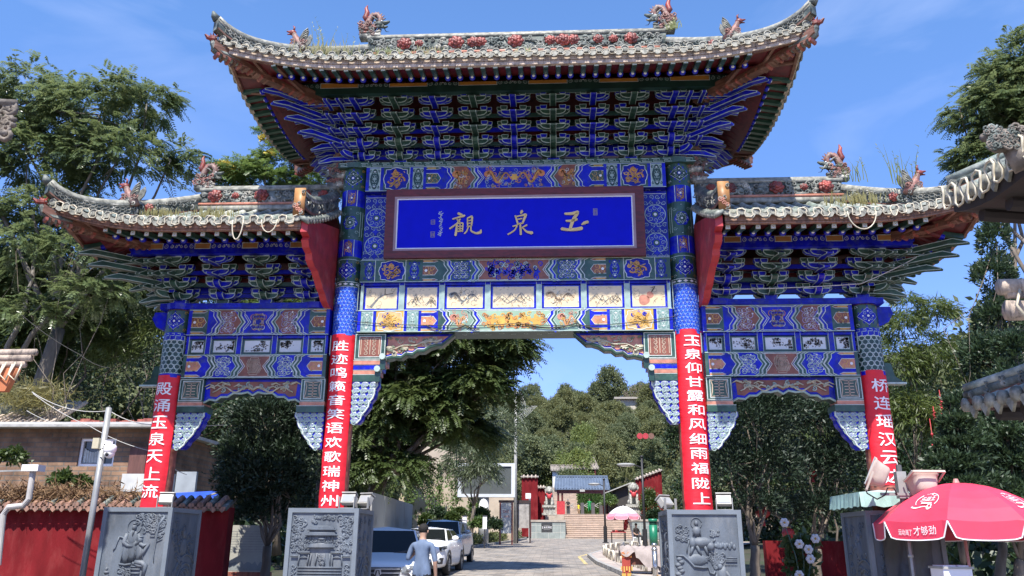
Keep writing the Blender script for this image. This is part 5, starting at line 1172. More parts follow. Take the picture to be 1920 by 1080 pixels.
def weed(x, y, z, h, n, spread, m, label, tall=0):
    mb = MB(); rg = random.Random(int(x*50)+9)
    for i in range(n):
        a = rg.uniform(0, 6.3); d = rg.uniform(.02, spread); px, py = x+d*math.cos(a)*1.6, y+d*math.sin(a)*.5; hh = h*rg.uniform(.5, 1.1); l = rg.uniform(-.35, .35)*hh
        q = [Vector((px+l*t*t, py, z+hh*t)) for t in (0, .35, .7, 1)]; w_ = .007
        mb.add([q[0]-Vector((w_, 0, 0)), q[0]+Vector((w_, 0, 0)), q[1]+Vector((w_, 0, 0)), q[1]-Vector((w_, 0, 0)), q[2]+Vector((w_*.6, 0, 0)), q[2]-Vector((w_*.6, 0, 0)), q[3]], [(0, 1, 2, 3), (3, 2, 4, 5), (5, 4, 6)], m)
        if tall and i % 2 == 0:
            for k in range(7): b = q[1].lerp(q[3], k/7); mb.add([b, b+Vector((rg.uniform(-.07, .07), .01, .06)), b+Vector((rg.uniform(-.02, .02), 0, .02))], [(0, 1, 2)], m)
    return tag(mb.build('weed_tuft'), label, 'weed', 'weeds growing on the gate roofs')
weed(-3.45, -1.6, 10.0, .22, 160, .5, WEED, 'dry grass tuft on the left of the topmost roof'); weed(-3.6, -1.0, 10.25, .95, 10, .12, WEEDG, 'tall thin weed stalks on the left of the topmost roof', 1)
weed(-3.2, -.9, 10.3, .6, 6, .08, WEEDG, 'shorter weed stalks beside the left end dragon of the topmost roof', 1); weed(-2.2, -2.0, 9.68, .14, 90, .22, WEEDG, 'yellow green moss tuft under the left peony of the topmost ridge')
weed(.25, -1.95, 9.7, .12, 50, .12, WEEDG, 'small green tuft right of the ridge centre on the topmost roof'); weed(3.15, -.2, 11.35, .22, 24, .12, WEEDG, 'green tuft beside the right end dragon of the topmost ridge', 1); weed(-1.5, -2.0, 9.68, .15, 50, .3, WEED, 'dry tuft in the tiles left of the ridge centre')
weed(-5.0, -1.75, 6.78, .2, 120, .3, WEED, 'dry grass tuft on the left lower roof tiles'); weed(-5.9, -1.7, 6.85, .16, 90, .25, WEED, 'dry grass tuft below the hip of the left lower roof')
weed(6.75, -1.0, 7.55, .75, 16, .2, WEEDG, 'feathery green weed beside the beast on the right lower roof', 1); weed(6.1, -.7, 7.75, .5, 10, .15, WEEDG, 'thin weeds behind the right lower ridge', 1); weed(5.6, -1.7, 6.9, .22, 110, .35, WEED, 'dry grass tuft on the right lower roof tiles')
def cable(pts, r, m, label, sag=0, n=14, cat='cable'):
    P = []
    for i in range(len(pts)-1):
        a, b = Vector(pts[i]), Vector(pts[i+1])
        for k in range(n): t = k/n; q = a.lerp(b, t); q.z -= sag*4*t*(1-t); P.append(q)
    P.append(Vector(pts[-1])); mb = MB(); mb.tube(P, r, m, 5); return tag(mb.build('cable', None, True), label, cat)
CAB = mat('dark_cable', (.03, .028, .025), .6, .05); CABW = mat('pale_cable', (.5, .49, .46), .6, .05)
cable([(-2.85, -.30, 5.36), (-1.4, -.30, 5.28), (0, -.3, 5.30), (1.5, -.3, 5.26), (2.9, -.3, 5.42)], .006, CAB, 'thin dark cable strung across the lowest central lintel', .02)
cable([(-1.55, -.30, 5.28), (-1.2, -.30, 5.18), (-.85, -.3, 5.28), (-.6, -.3, 5.2)], .011, CAB, 'thick dark cable loop on the left of the lowest central lintel', .02)
cable([(.2, -.30, 5.30), (.65, -.30, 5.22), (1.1, -.3, 5.30), (1.5, -.3, 5.2)], .011, CAB, 'thick dark cable loop on the right of the lowest central lintel', .02)
cable([(3.5, -.6, 5.80), (5.9, -.75, 5.83), (7.0, -.8, 6.35)], .008, CABW, 'pale cable running under the brackets of the right lower roof', .02)
# ================================================================== GROUND, ROAD, TERRAIN
def ppm(P): return FPX/float(np.dot(np.asarray(P)-CAMP, _fw))
def hgt(x, y):
    z = gz(min(y, 72))
    if y > 76: z += .245*(min(y, 215)-76)
    if y > 215: z -= .1*(y-215)
    k = max(0, min(1, (y-4)/10)); z += k*max(0, (-15-x))*.30*(1 if x > -60 else .7)
    k = max(0, min(1, (y-12)/20)); z += k*max(0, x-18)*.22
    return z
gx = sorted(set(list(np.linspace(-260, -40, 12))+list(np.linspace(-36, 36, 37))+list(np.linspace(40, 260, 12))))
gy = sorted(set([-120, -60, -30, -20, -8]+list(np.linspace(-4, 72, 20))+[76]+list(np.linspace(80, 215, 28))+[240, 300, 420]))
mb = MB(); SOIL = mat('earth', (.045, .042, .028), .9, .25, .7, bump=.4, bscale=6, col2=(.025, .035, .014), mixs=.35)
mb.add([(x, y, hgt(x, y)-.012) for y in gy for x in gx], [(j*len(gx)+i, j*len(gx)+i+1, (j+1)*len(gx)+i+1, (j+1)*len(gx)+i) for j in range(len(gy)-1) for i in range(len(gx)-1)], SOIL)
tag(mb.build('ground', None, True), kind='structure')
PAVE = brickmat('road_setts', (.31, .26, .21), (.19, .18, .165), (.13, .12, .105), 1.0, .62, .24, .012, .85, 'XY', .2, .30)
def sheet(name, poly, dz, m, kind='structure'):
    mb = MB(); pts = []
    for i in range(len(poly)):   # insert the crease at y=-8
        a, b = poly[i], poly[(i+1) % len(poly)]; pts.append(a)
    lo = [p for p in pts if p[1] <= -8]; mb.add([(x, y, gz(y)+dz) for x, y in pts], [tuple(range(len(pts)))], m)
    return tag(mb.build(name), kind=kind)
sheet('road', [(-16, -8), (16, -8), (16, 8), (3.4, 8), (2.8, 13.4), (2.3, 20), (2.2, 26.5), (3.2, 32), (7, 38), (9, 61.5), (-1.9, 61.5), (-1.8, 56.5), (-4.0, 38.3), (-5.6, 26), (-6.3, 20), (-7.0, 8), (-16, 8)], .004, PAVE)
sheet('forecourt', [(-30, -60), (30, -60), (30, -8), (-30, -8)], .004, PAVE)
SIDEW = brickmat('sidewalk_tiles', (.42, .36, .31), (.34, .28, .25), (.22, .2, .18), 1.0, .6, .6, .015, .85, 'XY', .2, .15, 0)
side = [(3.5, 9), (2.9, 13.4), (2.4, 20), (2.3, 26.5), (3.3, 32), (7.1, 38), (12, 44), (14, 50), (16, 50), (10, 34), (7.5, 26), (6.0, 9)]
mb = MB(); n = len(side); mb.add([(x, y, gz(y)+.13) for x, y in side], [tuple(range(n))], SIDEW)
KERB = mat('kerb_stone', (.30, .29, .27), .8, .15, 4, bump=.2)
for i in range(7):
    a, b = Vector((side[i][0], side[i][1], gz(side[i][1])+.066)), Vector((side[i+1][0], side[i+1][1], gz(side[i+1][1])+.066)); m_ = a.lerp(b, .5)
    for k in range(6): mb.bar(a.lerp(b, k/6+.004), a.lerp(b, (k+1)/6-.004), .16, .14, KERB)
tag(mb.build('sidewalk'), kind='structure')
mb = MB(); YP = mat('road_yellow', (.50, .38, .12), .8, .3, 8, col2=(.34, .29, .22), mixs=5)
for i in range(2, 6):
    a, b = np.array(side[i]), np.array(side[i+1]); mb.add([(a[0]-.55, a[1], gz(a[1])+.008), (a[0]-.40, a[1], gz(a[1])+.008), (b[0]-.40, b[1]-.1, gz(b[1]-.1)+.008), (b[0]-.55, b[1]-.1, gz(b[1]-.1)+.008)], [(0, 1, 2, 3)], YP)
tag(mb.build('road_marking'), kind='structure')
lk = [(-1.8, 57.5), (-1.75, 56.5), (-2.7, 48), (-4.0, 38.3), (-5.6, 26), (-6.0, 20)]
mb = MB()
for i in range(len(lk)-1):
    a, b = Vector((lk[i][0], lk[i][1], gz(lk[i][1])+.07)), Vector((lk[i+1][0], lk[i+1][1], gz(lk[i+1][1])+.07))
    for k in range(5): mb.bar(a.lerp(b, k/5+.005), a.lerp(b, (k+1)/5-.005), .18, .15, KERB)
mb.add([(x-.08, y, gz(y)+.12) for x, y in lk]+[(x-9, y, gz(y)+.12) for x, y in lk[::-1]], [tuple(range(2*len(lk)))], SOIL)
tag(mb.build('planting_bed'), kind='structure')

# ================================================================== TREES
BARK = mat('bark', (.16, .13, .10), .9, .3, 5, bump=.5, bscale=18, stretch=(1, 1, .3)); BARKP = mat('pale_bark', (.15, .135, .115), .85, .3, 4, bump=.3, bscale=14, stretch=(1, 1, .4))
def mesh_np(name, V, F, m, parent):
    me = bpy.data.meshes.new(name); nv, nf = len(V), len(F); k = F.shape[1]
    me.vertices.add(nv); me.vertices.foreach_set('co', V.astype(np.float32).ravel()); me.loops.add(nf*k); me.loops.foreach_set('vertex_index', F.astype(np.int32).ravel())
    me.polygons.add(nf); me.polygons.foreach_set('loop_start', (np.arange(nf)*k).astype(np.int32)); me.polygons.foreach_set('loop_total', np.full(nf, k, np.int32)); me.update(calc_edges=True)
    me.materials.append(m); o = bpy.data.objects.new(name, me); COL.objects.link(o)
    if parent: o.parent = parent
    return o
def unit(v): return v/np.maximum(np.linalg.norm(v, axis=-1, keepdims=True), 1e-9)
DENS = 2.2
def clump_pts(blobs, nclump, per, rg, shell=.8, cs=.28):
    bl = np.array(blobs, float); wgt = (bl[:, 3]*bl[:, 4]+bl[:, 3]*bl[:, 5]); wgt /= wgt.sum(); idx = rg.choice(len(bl), nclump, p=wgt); b = bl[idx]
    d = unit(rg.normal(size=(nclump, 3))); d[:, 2] = np.where(d[:, 2] < -.35, -d[:, 2]*.6, d[:, 2]); r = rg.uniform(.35, 1, (nclump, 1))**(1-shell*.7); c = b[:, :3]+d*r*b[:, 3:6]
    s = b[:, 3:6]*cs; p = np.repeat(c, per, 0)+rg.normal(size=(nclump*per, 3))*np.repeat(s, per, 0)*.55; out = unit(np.repeat(d, per, 0)+rg.normal(size=(nclump*per, 3))*.5); return p, out, c
def blades(P, D, L, W, rg, droop=.25):
    n = len(P); D = unit(D+np.array([0, 0, -droop])+rg.normal(size=(n, 3))*.35); S = unit(np.cross(D, unit(rg.normal(size=(n, 3))))); l = L*rg.uniform(.6, 1.25, (n, 1)); w_ = W*rg.uniform(.7, 1.2, (n, 1))
    N = np.cross(D, S); V = np.stack([P, P+D*l*.45+S*w_+N*w_*.25, P+D*l, P+D*l*.45-S*w_+N*w_*.25], 1).reshape(-1, 3); F = np.arange(4*n).reshape(n, 4); return V, F
def fronds(P, D, L, lw, ll, k, rg, droop=.9):
    n = len(P); D = unit(D*np.array([1, 1, .6])+rg.normal(size=(n, 3))*.25); Ls = L*rg.uniform(.65, 1.2, (n, 1, 1)); t = np.linspace(.12, 1, k)[None, :, None]
    R = P[:, None]+D[:, None]*Ls*t+np.array([0, 0, -1.0])*Ls*droop*.5*t*t; T = unit(D[:, None]+np.array([0, 0, -1.0])*droop*t); S = unit(np.cross(T, np.array([0, 0, 1.0]))+rg.normal(size=(n, 1, 3))*.25); Vs = []
    for sg in (-1, 1):
        d = unit(S*sg*.9+T*.45+np.array([0, 0, -.25])+rg.normal(size=(n, k, 3))*.12); q = ll*(1.05-.55*np.abs(t-.4)); w_ = np.cross(d, np.cross(S, T))*lw
        Vs.append(np.stack([R, R+d*q*.4+w_, R+d*q, R+d*q*.45-w_], 2))
    V = np.concatenate([v.reshape(-1, 3) for v in Vs]); return V, np.arange(len(V)).reshape(-1, 4)
def limb(mb, a, b, r0, r1, m, rg, k=5, wob=.06):
    a, b = Vector(a), Vector(b); L = (b-a).length; pts = [a.lerp(b, i/k)+(Vector((rg.uniform(-1, 1), rg.uniform(-1, 1), rg.uniform(-.5, .5)))*L*wob if 0 < i < k else Vector((0, 0, 0))) for i in range(k+1)]
    mb.tube(pts, [r0+(r1-r0)*i/k for i in range(k+1)], m, 7)
def tree(name, label, base, blobs, nclump, per, mode, lm, trunk_r, seed, group=None, bark=BARK, cat='tree', size=1.0, fork=.45, shell=.8, cs=.28, lean=None, limbs=14, origin=True):
    rg = np.random.default_rng(seed); pr = random.Random(seed); base = np.array(base, float); bl = np.array(blobs, float); bl[:, :3] -= base
    t = thing(name, label, cat, tuple(base), 0, group)
    P, D, cc = clump_pts(bl, int(nclump*DENS), per, rg, shell, cs)
    if mode == 'pinnate': V, F = fronds(P, D, .60*size, .028*size, .17*size, 11, rg)
    elif mode == 'pinnate_fine': V, F = fronds(P, D, .42*size, .024*size, .12*size, 8, rg, .7)
    elif mode == 'narrow': V, F = blades(P, D, .24*size, .016*size, rg, .9)
    elif mode == 'needle': V, F = blades(P, D, .17*size, .030*size, rg, -.35)
    elif mode == 'broad': V, F = blades(P, D, .15*size, .045*size, rg, .4)
    mesh_np('crown', V, F, lm, t)
    if trunk_r > 0:
        mb = MB(); top = bl[:, :3].mean(0); hb = top[2]*fork; fk = Vector((top[0]*.35, top[1]*.35, hb)) if lean is None else Vector(lean)
        limb(mb, (0, 0, -.2), fk, trunk_r, trunk_r*.7, bark, pr, 6, .025)
        for b in bl: limb(mb, fk, b[:3], trunk_r*.34, trunk_r*.08, bark, pr)
        for i in range(min(limbs, len(cc))): b = bl[pr.randrange(len(bl))]; limb(mb, b[:3], cc[i], trunk_r*.09, trunk_r*.03, bark, pr, 4, .1)
        mb.build('trunk', t, True)
    return t
def B(px, py, Y, rx, rz, ry=None):
    c = at(px, py, Y); k = ppm(c); return (c[0], c[1], c[2], rx/k, (ry or rx*.8)/k, rz/k)
L_AIL = leafmat('ailanthus_leaf', (.075, .115, .045), (.175, .22, .095), (.27, .30, .17), .26, .45, 1.2)
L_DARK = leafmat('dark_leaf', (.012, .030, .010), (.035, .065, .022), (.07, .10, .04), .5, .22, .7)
L_CYP = leafmat('cypress_leaf', (.010, .026, .012), (.026, .050, .022), (.05, .08, .035), .6, .15, 1.2)
L_BAM = leafmat('bamboo_leaf', (.05, .085, .02), (.14, .18, .045), (.26, .27, .09), .45, .4, .7)
L_MID = leafmat('mid_leaf', (.040, .070, .017), (.105, .14, .042), (.18, .19, .07), .42, .4, .8)
L_WIL = leafmat('willow_leaf', (.07, .10, .05), (.15, .18, .09), (.25, .27, .15), .5, .3, .8)
L_HILL = [leafmat('hill_leaf_a', (.10, .122, .042), (.20, .205, .08), (.27, .255, .11), .65, .35, .5), leafmat('hill_leaf_b', (.08, .11, .044), (.165, .185, .08), (.24, .235, .11), .65, .35, .5), leafmat('hill_leaf_c', (.12, .165, .04), (.21, .25, .075), (.30, .31, .11), .65, .4, .5)]
L_GOLD = leafmat('goldenrain_leaf', (.06, .12, .03), (.15, .22, .06), (.24, .29, .10), .45, .4, .8)
L_FLOW = leafmat('goldenrain_flower', (.55, .45, .06), (.62, .52, .12), (.42, .22, .08), .6, .3, 3)
L_CON = leafmat('conifer_leaf', (.020, .045, .020), (.060, .098, .042), (.13, .16, .08), .5, .25, 1.6)
L_SHRUB = leafmat('shrub_leaf', (.03, .06, .012), (.09, .13, .03), (.18, .20, .05), .5, .3, 2)
# left: tree of heaven above the wing roof
tree('broadleaf_tree', 'tall tree with long feathery leaves and pale limbs behind the left lower roof', at(-20, 1035, 11), [B(60, 190, 11, 95, 70), (B(185, 215, 11, 110, 75)), B(275, 195, 11, 62, 48), B(50, 310, 11, 120, 90), B(215, 310, 11, 110, 80), B(320, 300, 11, 45, 40), B(90, 420, 11, 120, 70), B(-60, 250, 11, 90, 110)], 170, 10, 'pinnate', L_AIL, .30, 1, bark=BARKP, size=1.0, lean=(.9, 0, 7.0), cs=.26)
tree('leafy_tree', 'sparse feathery branches hanging in front of the pale bare trunks at the left edge', (at(70, 1030, 9.6)[0], 9.6, hgt(at(70, 1030, 9.6)[0], 9.6)), [B(30, 470, 9.6, 80, 60), B(140, 470, 9.6, 70, 40), B(170, 560, 9.6, 70, 50), B(60, 600, 9.6, 60, 50), B(230, 470, 9.6, 50, 40)], 50, 9, 'pinnate', L_AIL, .05, 28, size=.9)
mb = MB(); pr = random.Random(2)
for pts, r in (([(-10, 700), (40, 600), (62, 500), (90, 400)], .10), ([(20, 690), (110, 560), (150, 470), (190, 380)], .085), ([(95, 580), (170, 540), (250, 560)], .05), ([(60, 520), (20, 440), (-20, 400)], .06), ([(150, 480), (200, 450), (240, 470)], .04), ([(60, 590), (150, 520), (180, 500)], .04)):
    q = [at(x, y, 10.2) for x, y in pts]
    for i in range(len(q)-1): limb(mb, q[i], q[i+1], r*(1-.22*i), r*(1-.22*(i+1)), BARKP, pr, 4, .03)
tag(mb.build('bare_limb_tree', None, True), 'pale bare forked trunks leaning below the left lower roof', 'tree')
# goldenrain tree in flower
g = tree('goldenrain_tree', 'goldenrain tree with yellow flower clusters between the left lower roof and the top roof', at(520, 1030, 15), [B(515, 262, 15, 34, 30), B(535, 310, 15, 55, 35), B(455, 330, 15, 60, 26), B(415, 325, 15, 35, 20), B(500, 345, 15, 70, 30), B(600, 345, 15, 50, 30), B(470, 420, 15, 90, 50), B(560, 600, 15, 80, 60), B(480, 590, 15, 80, 50)], 230, 10, 'pinnate_fine', L_GOLD, .18, 3, size=1.0)
rg = np.random.default_rng(5); fl = []
for px, py in ((505, 240), (525, 252), (495, 262), (535, 275), (510, 290), (540, 290), (420, 312), (445, 318), (432, 328), (515, 265)): fl.append(B(px, py, 14.6, 12, 10))
P, D, _ = clump_pts(np.array(fl), 150, 14, rg, .5); V, F = blades(P-np.array(at(520, 1030, 15)), D, .11, .04, rg, -.3); mesh_np('flower_clusters', V, F, L_FLOW, g)
# left: bamboo and the dark slope
tree('bamboo_clump', 'light green bamboo lit by the sun left of the left column', at(265, 1010, 13), [B(275, 560, 13, 65, 40), B(240, 610, 13, 60, 50), B(290, 640, 13, 50, 50), B(215, 670, 13, 50, 40), B(320, 600, 13, 30, 60)], 150, 26, 'narrow', L_BAM, .05, 7, cat='bamboo', size=1.0)
dk = 'dark trees on the left slope'
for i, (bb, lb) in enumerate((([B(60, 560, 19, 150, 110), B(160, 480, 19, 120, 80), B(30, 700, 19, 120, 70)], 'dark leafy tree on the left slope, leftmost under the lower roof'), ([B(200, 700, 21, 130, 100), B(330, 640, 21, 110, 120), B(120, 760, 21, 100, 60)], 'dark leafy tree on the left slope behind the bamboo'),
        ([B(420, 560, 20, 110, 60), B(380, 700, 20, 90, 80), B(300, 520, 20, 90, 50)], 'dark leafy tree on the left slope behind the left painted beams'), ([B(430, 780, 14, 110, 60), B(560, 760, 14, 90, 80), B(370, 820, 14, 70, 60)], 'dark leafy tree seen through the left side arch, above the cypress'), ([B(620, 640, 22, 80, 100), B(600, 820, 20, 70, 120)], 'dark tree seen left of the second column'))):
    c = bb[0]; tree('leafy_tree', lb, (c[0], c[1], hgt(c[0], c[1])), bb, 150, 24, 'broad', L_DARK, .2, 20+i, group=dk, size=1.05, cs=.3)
tree('leafy_tree', 'leafy tree around the bare pale trunks at the left edge', (at(40, 1030, 13)[0], 13, hgt(at(40, 1030, 13)[0], 13)), [B(40, 540, 13, 110, 90), B(130, 620, 13, 100, 80), B(20, 680, 13, 90, 70), B(230, 540, 13, 60, 60)], 200, 11, 'pinnate', L_MID, .16, 29, size=.9)
tree('cypress', 'dark rounded cypress on a slim trunk in front of the left side arch', gr(497, 1079)+np.array([-.35, -7.0, -.22]) if False else tuple(at(497, 1105, 4.5)), [B(500, 790, 4.5, 70, 50), B(465, 860, 4.5, 60, 60), B(540, 860, 4.5, 60, 60), B(500, 900, 4.5, 90, 55), B(455, 930, 4.5, 45, 35), B(545, 935, 4.5, 55, 35), B(490, 965, 4.5, 50, 28), B(570, 800, 4.5, 35, 50)], 330, 36, 'needle', L_CYP, .13, 31, cat='tree', size=.75, fork=.35, cs=.2)
# middle: the large hanging tree in the opening
tree('large_leafy_tree', 'large dark tree with hanging foliage filling the left of the central opening', (-6.4, 14, gz(14)), [B(740, 660, 14, 90, 60), B(840, 640, 14, 110, 60), B(930, 660, 14, 60, 45), B(960, 640, 13.5, 35, 35), B(890, 735, 14, 80, 55), B(780, 770, 14, 90, 70), B(700, 790, 14, 60, 100), B(730, 880, 14, 60, 40), B(850, 810, 15, 70, 40), B(960, 700, 14, 15, 40), B(760, 560, 14, 120, 60), B(900, 570, 14, 90, 50)], 420, 12, 'pinnate', L_MID, .35, 41, size=1.1, cs=.24, shell=.7)
tree('willow_like_tree', 'grey green narrow-leaved tree drooping in front of the white framed screen', (at(880, 1020, 36)[0], 36, gz(36)), [B(880, 850, 36, 50, 38), B(930, 830, 36, 45, 50), B(900, 895, 36, 45, 35), B(950, 790, 36, 35, 40), B(850, 880, 36, 25, 30), B(905, 880, 35.5, 30, 26)], 230, 18, 'narrow', L_WIL, .16, 43, size=1.5, cs=.25)
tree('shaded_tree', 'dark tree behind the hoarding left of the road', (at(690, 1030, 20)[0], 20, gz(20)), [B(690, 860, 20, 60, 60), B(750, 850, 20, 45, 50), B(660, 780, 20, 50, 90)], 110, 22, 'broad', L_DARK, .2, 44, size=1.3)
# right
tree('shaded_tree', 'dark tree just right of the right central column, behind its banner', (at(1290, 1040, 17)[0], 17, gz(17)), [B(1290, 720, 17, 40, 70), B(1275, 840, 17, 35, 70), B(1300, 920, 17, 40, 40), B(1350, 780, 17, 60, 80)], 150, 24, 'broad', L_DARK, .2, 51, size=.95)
tree('evergreen_tree', 'tall dark evergreen with a dark trunk behind the right side arch', at(1412, 1110, 7.5), [B(1400, 800, 7.5, 75, 60), B(1460, 770, 7.5, 60, 50), B(1370, 880, 7.5, 50, 60), B(1450, 880, 7.5, 60, 60), B(1420, 720, 7.5, 60, 50), B(1410, 950, 7.5, 60, 30)], 260, 30, 'needle', L_CYP, .16, 52, size=.75, fork=.3, cs=.22)
tree('evergreen_tree', 'dark evergreen behind the right side arch, nearest the far right column', at(1530, 1110, 9), [B(1540, 800, 9, 65, 60), B(1520, 880, 9, 55, 60), B(1580, 860, 9, 50, 60), B(1500, 760, 9, 50, 40), B(1540, 960, 9, 70, 40)], 230, 28, 'needle', L_CYP, .14, 53, size=.8, fork=.3, cs=.22)
tree('bamboo_clump', 'sunlit bamboo foliage seen high through the right side arch', at(1570, 1070, 12), [B(1570, 770, 12, 45, 40), B(1600, 820, 12, 40, 40), B(1540, 830, 11, 40, 25)], 90, 20, 'narrow', L_BAM, .04, 54, cat='bamboo')
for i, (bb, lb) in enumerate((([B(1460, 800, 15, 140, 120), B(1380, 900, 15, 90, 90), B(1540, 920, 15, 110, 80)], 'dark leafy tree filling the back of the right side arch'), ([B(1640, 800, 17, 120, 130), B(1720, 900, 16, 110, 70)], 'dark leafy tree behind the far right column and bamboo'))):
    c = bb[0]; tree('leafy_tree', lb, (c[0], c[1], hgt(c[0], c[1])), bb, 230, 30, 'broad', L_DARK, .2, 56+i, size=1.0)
tree('bamboo_clump', 'tall drooping bamboo between the far right column and the conifers', at(1725, 1080, 8), [B(1700, 620, 8, 45, 35), B(1755, 590, 8, 45, 30), B(1690, 690, 8, 50, 55), B(1760, 690, 8, 55, 70), B(1720, 790, 8, 60, 60), B(1700, 570, 8, 30, 22), B(1780, 800, 8, 40, 50), B(1670, 770, 8, 30, 50)], 240, 26, 'narrow', L_BAM, .05, 58, cat='bamboo', size=.95, cs=.24)
cg = 'conifers at the right edge'
for i, (X, ww, Y, lb) in enumerate(((1868, 62, 6.5, 'tall dark conifer rising behind the right eave'), (1800, 62, 4.5, 'lower conifer with sunlit sprays behind the red umbrella'), (1905, 75, 5.0, 'conifer at the right edge above the lower tiled eave'))):
    ww *= 1.3; top, bot = (450, 900) if i == 0 else ((760, 985) if i == 1 else (660, 985)); bb = []
    for k in range(7): t = k/6; bb.append(B(X+(-1)**k*ww*.28*t, top+(bot-top)*t, Y, ww*(.35+.65*t), (bot-top)/9))
    tree('conifer', lb, at(X, 1110, Y), bb, 340, 36, 'needle', L_CON, .14, 61+i, group=cg, cat='conifer', size=.85, fork=.2, cs=.22)
tree('broadleaf_tree', 'tall tree with feathery leaves above the right lower roof, at the upper right', at(1960, 1030, 12), [B(1890, 160, 12, 60, 50), B(1860, 215, 12, 75, 50), B(1930, 120, 12, 60, 60), B(1920, 250, 12, 90, 60), B(1860, 300, 12, 70, 45), B(1990, 200, 12, 90, 90), B(1800, 205, 12, 20, 14), B(1990, 330, 12, 90, 70)], 210, 11, 'pinnate', L_AIL, .25, 65, size=.9)
# hillside wood: a few prototypes copied over the slope
protos = []
for i, (nm, lb) in enumerate((('hill_tree', 'olive green rounded tree on the wooded hillside'), ('hill_tree', 'dark green rounded tree on the wooded hillside'), ('hill_tree', 'light yellow green tree on the wooded hillside'))):
    bl = [(0, 0, 3.6, 2.2, 2.2, 1.9), (1.2, .3, 2.6, 1.6, 1.6, 1.3), (-1.2, -.4, 2.7, 1.7, 1.6, 1.4), (.2, .8, 4.6, 1.4, 1.4, 1.3), (.3, -1.1, 2.2, 1.6, 1.4, 1.3)]
    protos.append(tree(nm, lb, (0, 0, 0), bl, 210, 26, 'broad', L_HILL[i], .16, 70+i, group='trees on the hillside behind the temple', size=1.6, cs=.2))
pr = random.Random(5); used = [0, 0, 0]; spots = []
for row_ in range(12):
    y = 84+row_*11.5; xl, xr = at(700, 900, y)[0], at(1330, 900, y)[0]; stp = 5.6+row_*.18; k = int((xr-xl)/stp)
    for j in range(k+1): spots.append((xl+(j+pr.uniform(-.3, .3)+.5*(row_ % 2))*stp, y+pr.uniform(-3.5, 3.5), row_))
for x, y, row_ in spots:
    k = pr.choice((0, 0, 1, 1, 2)) if row_ < 4 else pr.choice((0, 0, 1, 1))
    if row_ == 0 and 3 < x < 12: continue
    o = protos[k] if used[k] == 0 else copy_tree(protos[k]); used[k] = 1
    o.location = (x, y, hgt(x, y)-.4); o.rotation_euler = (0, 0, pr.uniform(0, 6.3)); s_ = pr.uniform(.85, 1.45)*(1 if row_ < 11 else 1.15); o.scale = (s_, s_, s_*pr.uniform(.9, 1.25))
bank = copy_tree(protos[1]); bank['group'] = 'trees on the banks beside the road'; bank['label'] = 'dense tree on the bank beyond the gate'; first = True
for x, y in [(-16-7.5*i+2*(j % 2), 30+8*j) for i in range(5) for j in range(6)]+[(15+7.5*i, 24+8*j) for i in range(5) for j in range(3)]+[(17+7.5*i, 54+8*j) for i in range(4) for j in range(3)]:
    o = bank if first else copy_tree(bank); first = False; k = pr.uniform(1.2, 1.9); o.location = (x+pr.uniform(-2, 2), y+pr.uniform(-2, 2), hgt(x, y)-.4); o.scale = (k, k, k*pr.uniform(1, 1.35)); o.rotation_euler = (0, 0, pr.uniform(0, 6))
for px, h, lb in ((1062, 1.15, 'rounded crown standing above the hill skyline, left of the pair'), (1145, 1.7, 'tallest rounded tree on the hill skyline'), (1120, 1.2, 'smaller tree touching the tallest one on the hill skyline')):
    c = at(px, 760, 200); o = copy_tree(protos[1]); o.location = (c[0], 200, hgt(c[0], 200)-.2); o.scale = (h*1.1, h*1.1, h*1.5); o['label'] = lb
mb = MB(); pr = random.Random(31); c = at(1205, 762, 195)   # bare tree on the skyline
for i in range(16):
    a = pr.uniform(-1.2, 1.2); e = (c[0]+6*math.sin(a), 195+pr.uniform(-1, 1), c[2]+1+6*math.cos(a)*pr.uniform(.5, 1)); limb(mb, (c[0], 195, c[2]-4), e, .16, .03, BARK, pr, 6, .07)
    for j in range(4): f = Vector((c[0], 195, c[2]-4)).lerp(Vector(e), pr.uniform(.5, .95)); limb(mb, f, f+Vector((pr.uniform(-1.4, 1.4), 0, pr.uniform(.2, 1.5))), .05, .015, BARK, pr, 3, .1)
tag(mb.build('bare_tree', None, True), 'leafless tree on the hill skyline right of the tallest tree', 'tree')
mb = MB(); a, b = at(1155, 755, 190), at(1218, 757, 190); mb.box(a[0], b[0], 190, 200, a[2]-4, a[2]+.8, mat('far_wall', (.42, .38, .31), .8, .1)); mb.box(a[0]-.5, b[0]+.5, 189, 201, a[2]+.8, a[2]+1.3, mat('far_roof', (.30, .27, .23), .8, .1))
tag(mb.build('hilltop_building'), 'long low pale building on the hilltop under the bare tree', 'building')
rg = np.random.default_rng(9); n = 60000; yy = rg.uniform(77, 215, n); lo = np.array([at(600, 900, y)[0] for y in (77, 215)]); hi = np.array([at(1400, 900, y)[0] for y in (77, 215)]); f = (yy-77)/138; xx = (lo[0]+(lo[1]-lo[0])*f)+rg.uniform(0, 1, n)*((hi[0]+(hi[1]-hi[0])*f)-(lo[0]+(lo[1]-lo[0])*f))
P = np.stack([xx, yy, np.array([hgt(a, b) for a, b in zip(xx, yy)])+rg.uniform(0, .5, n)], 1); V, F = blades(P, np.tile([0, -.3, .8], (n, 1)), .7, .18, rg, 0); tag(mesh_np('hillside_undergrowth', V, F, L_HILL[0], None), kind='stuff')
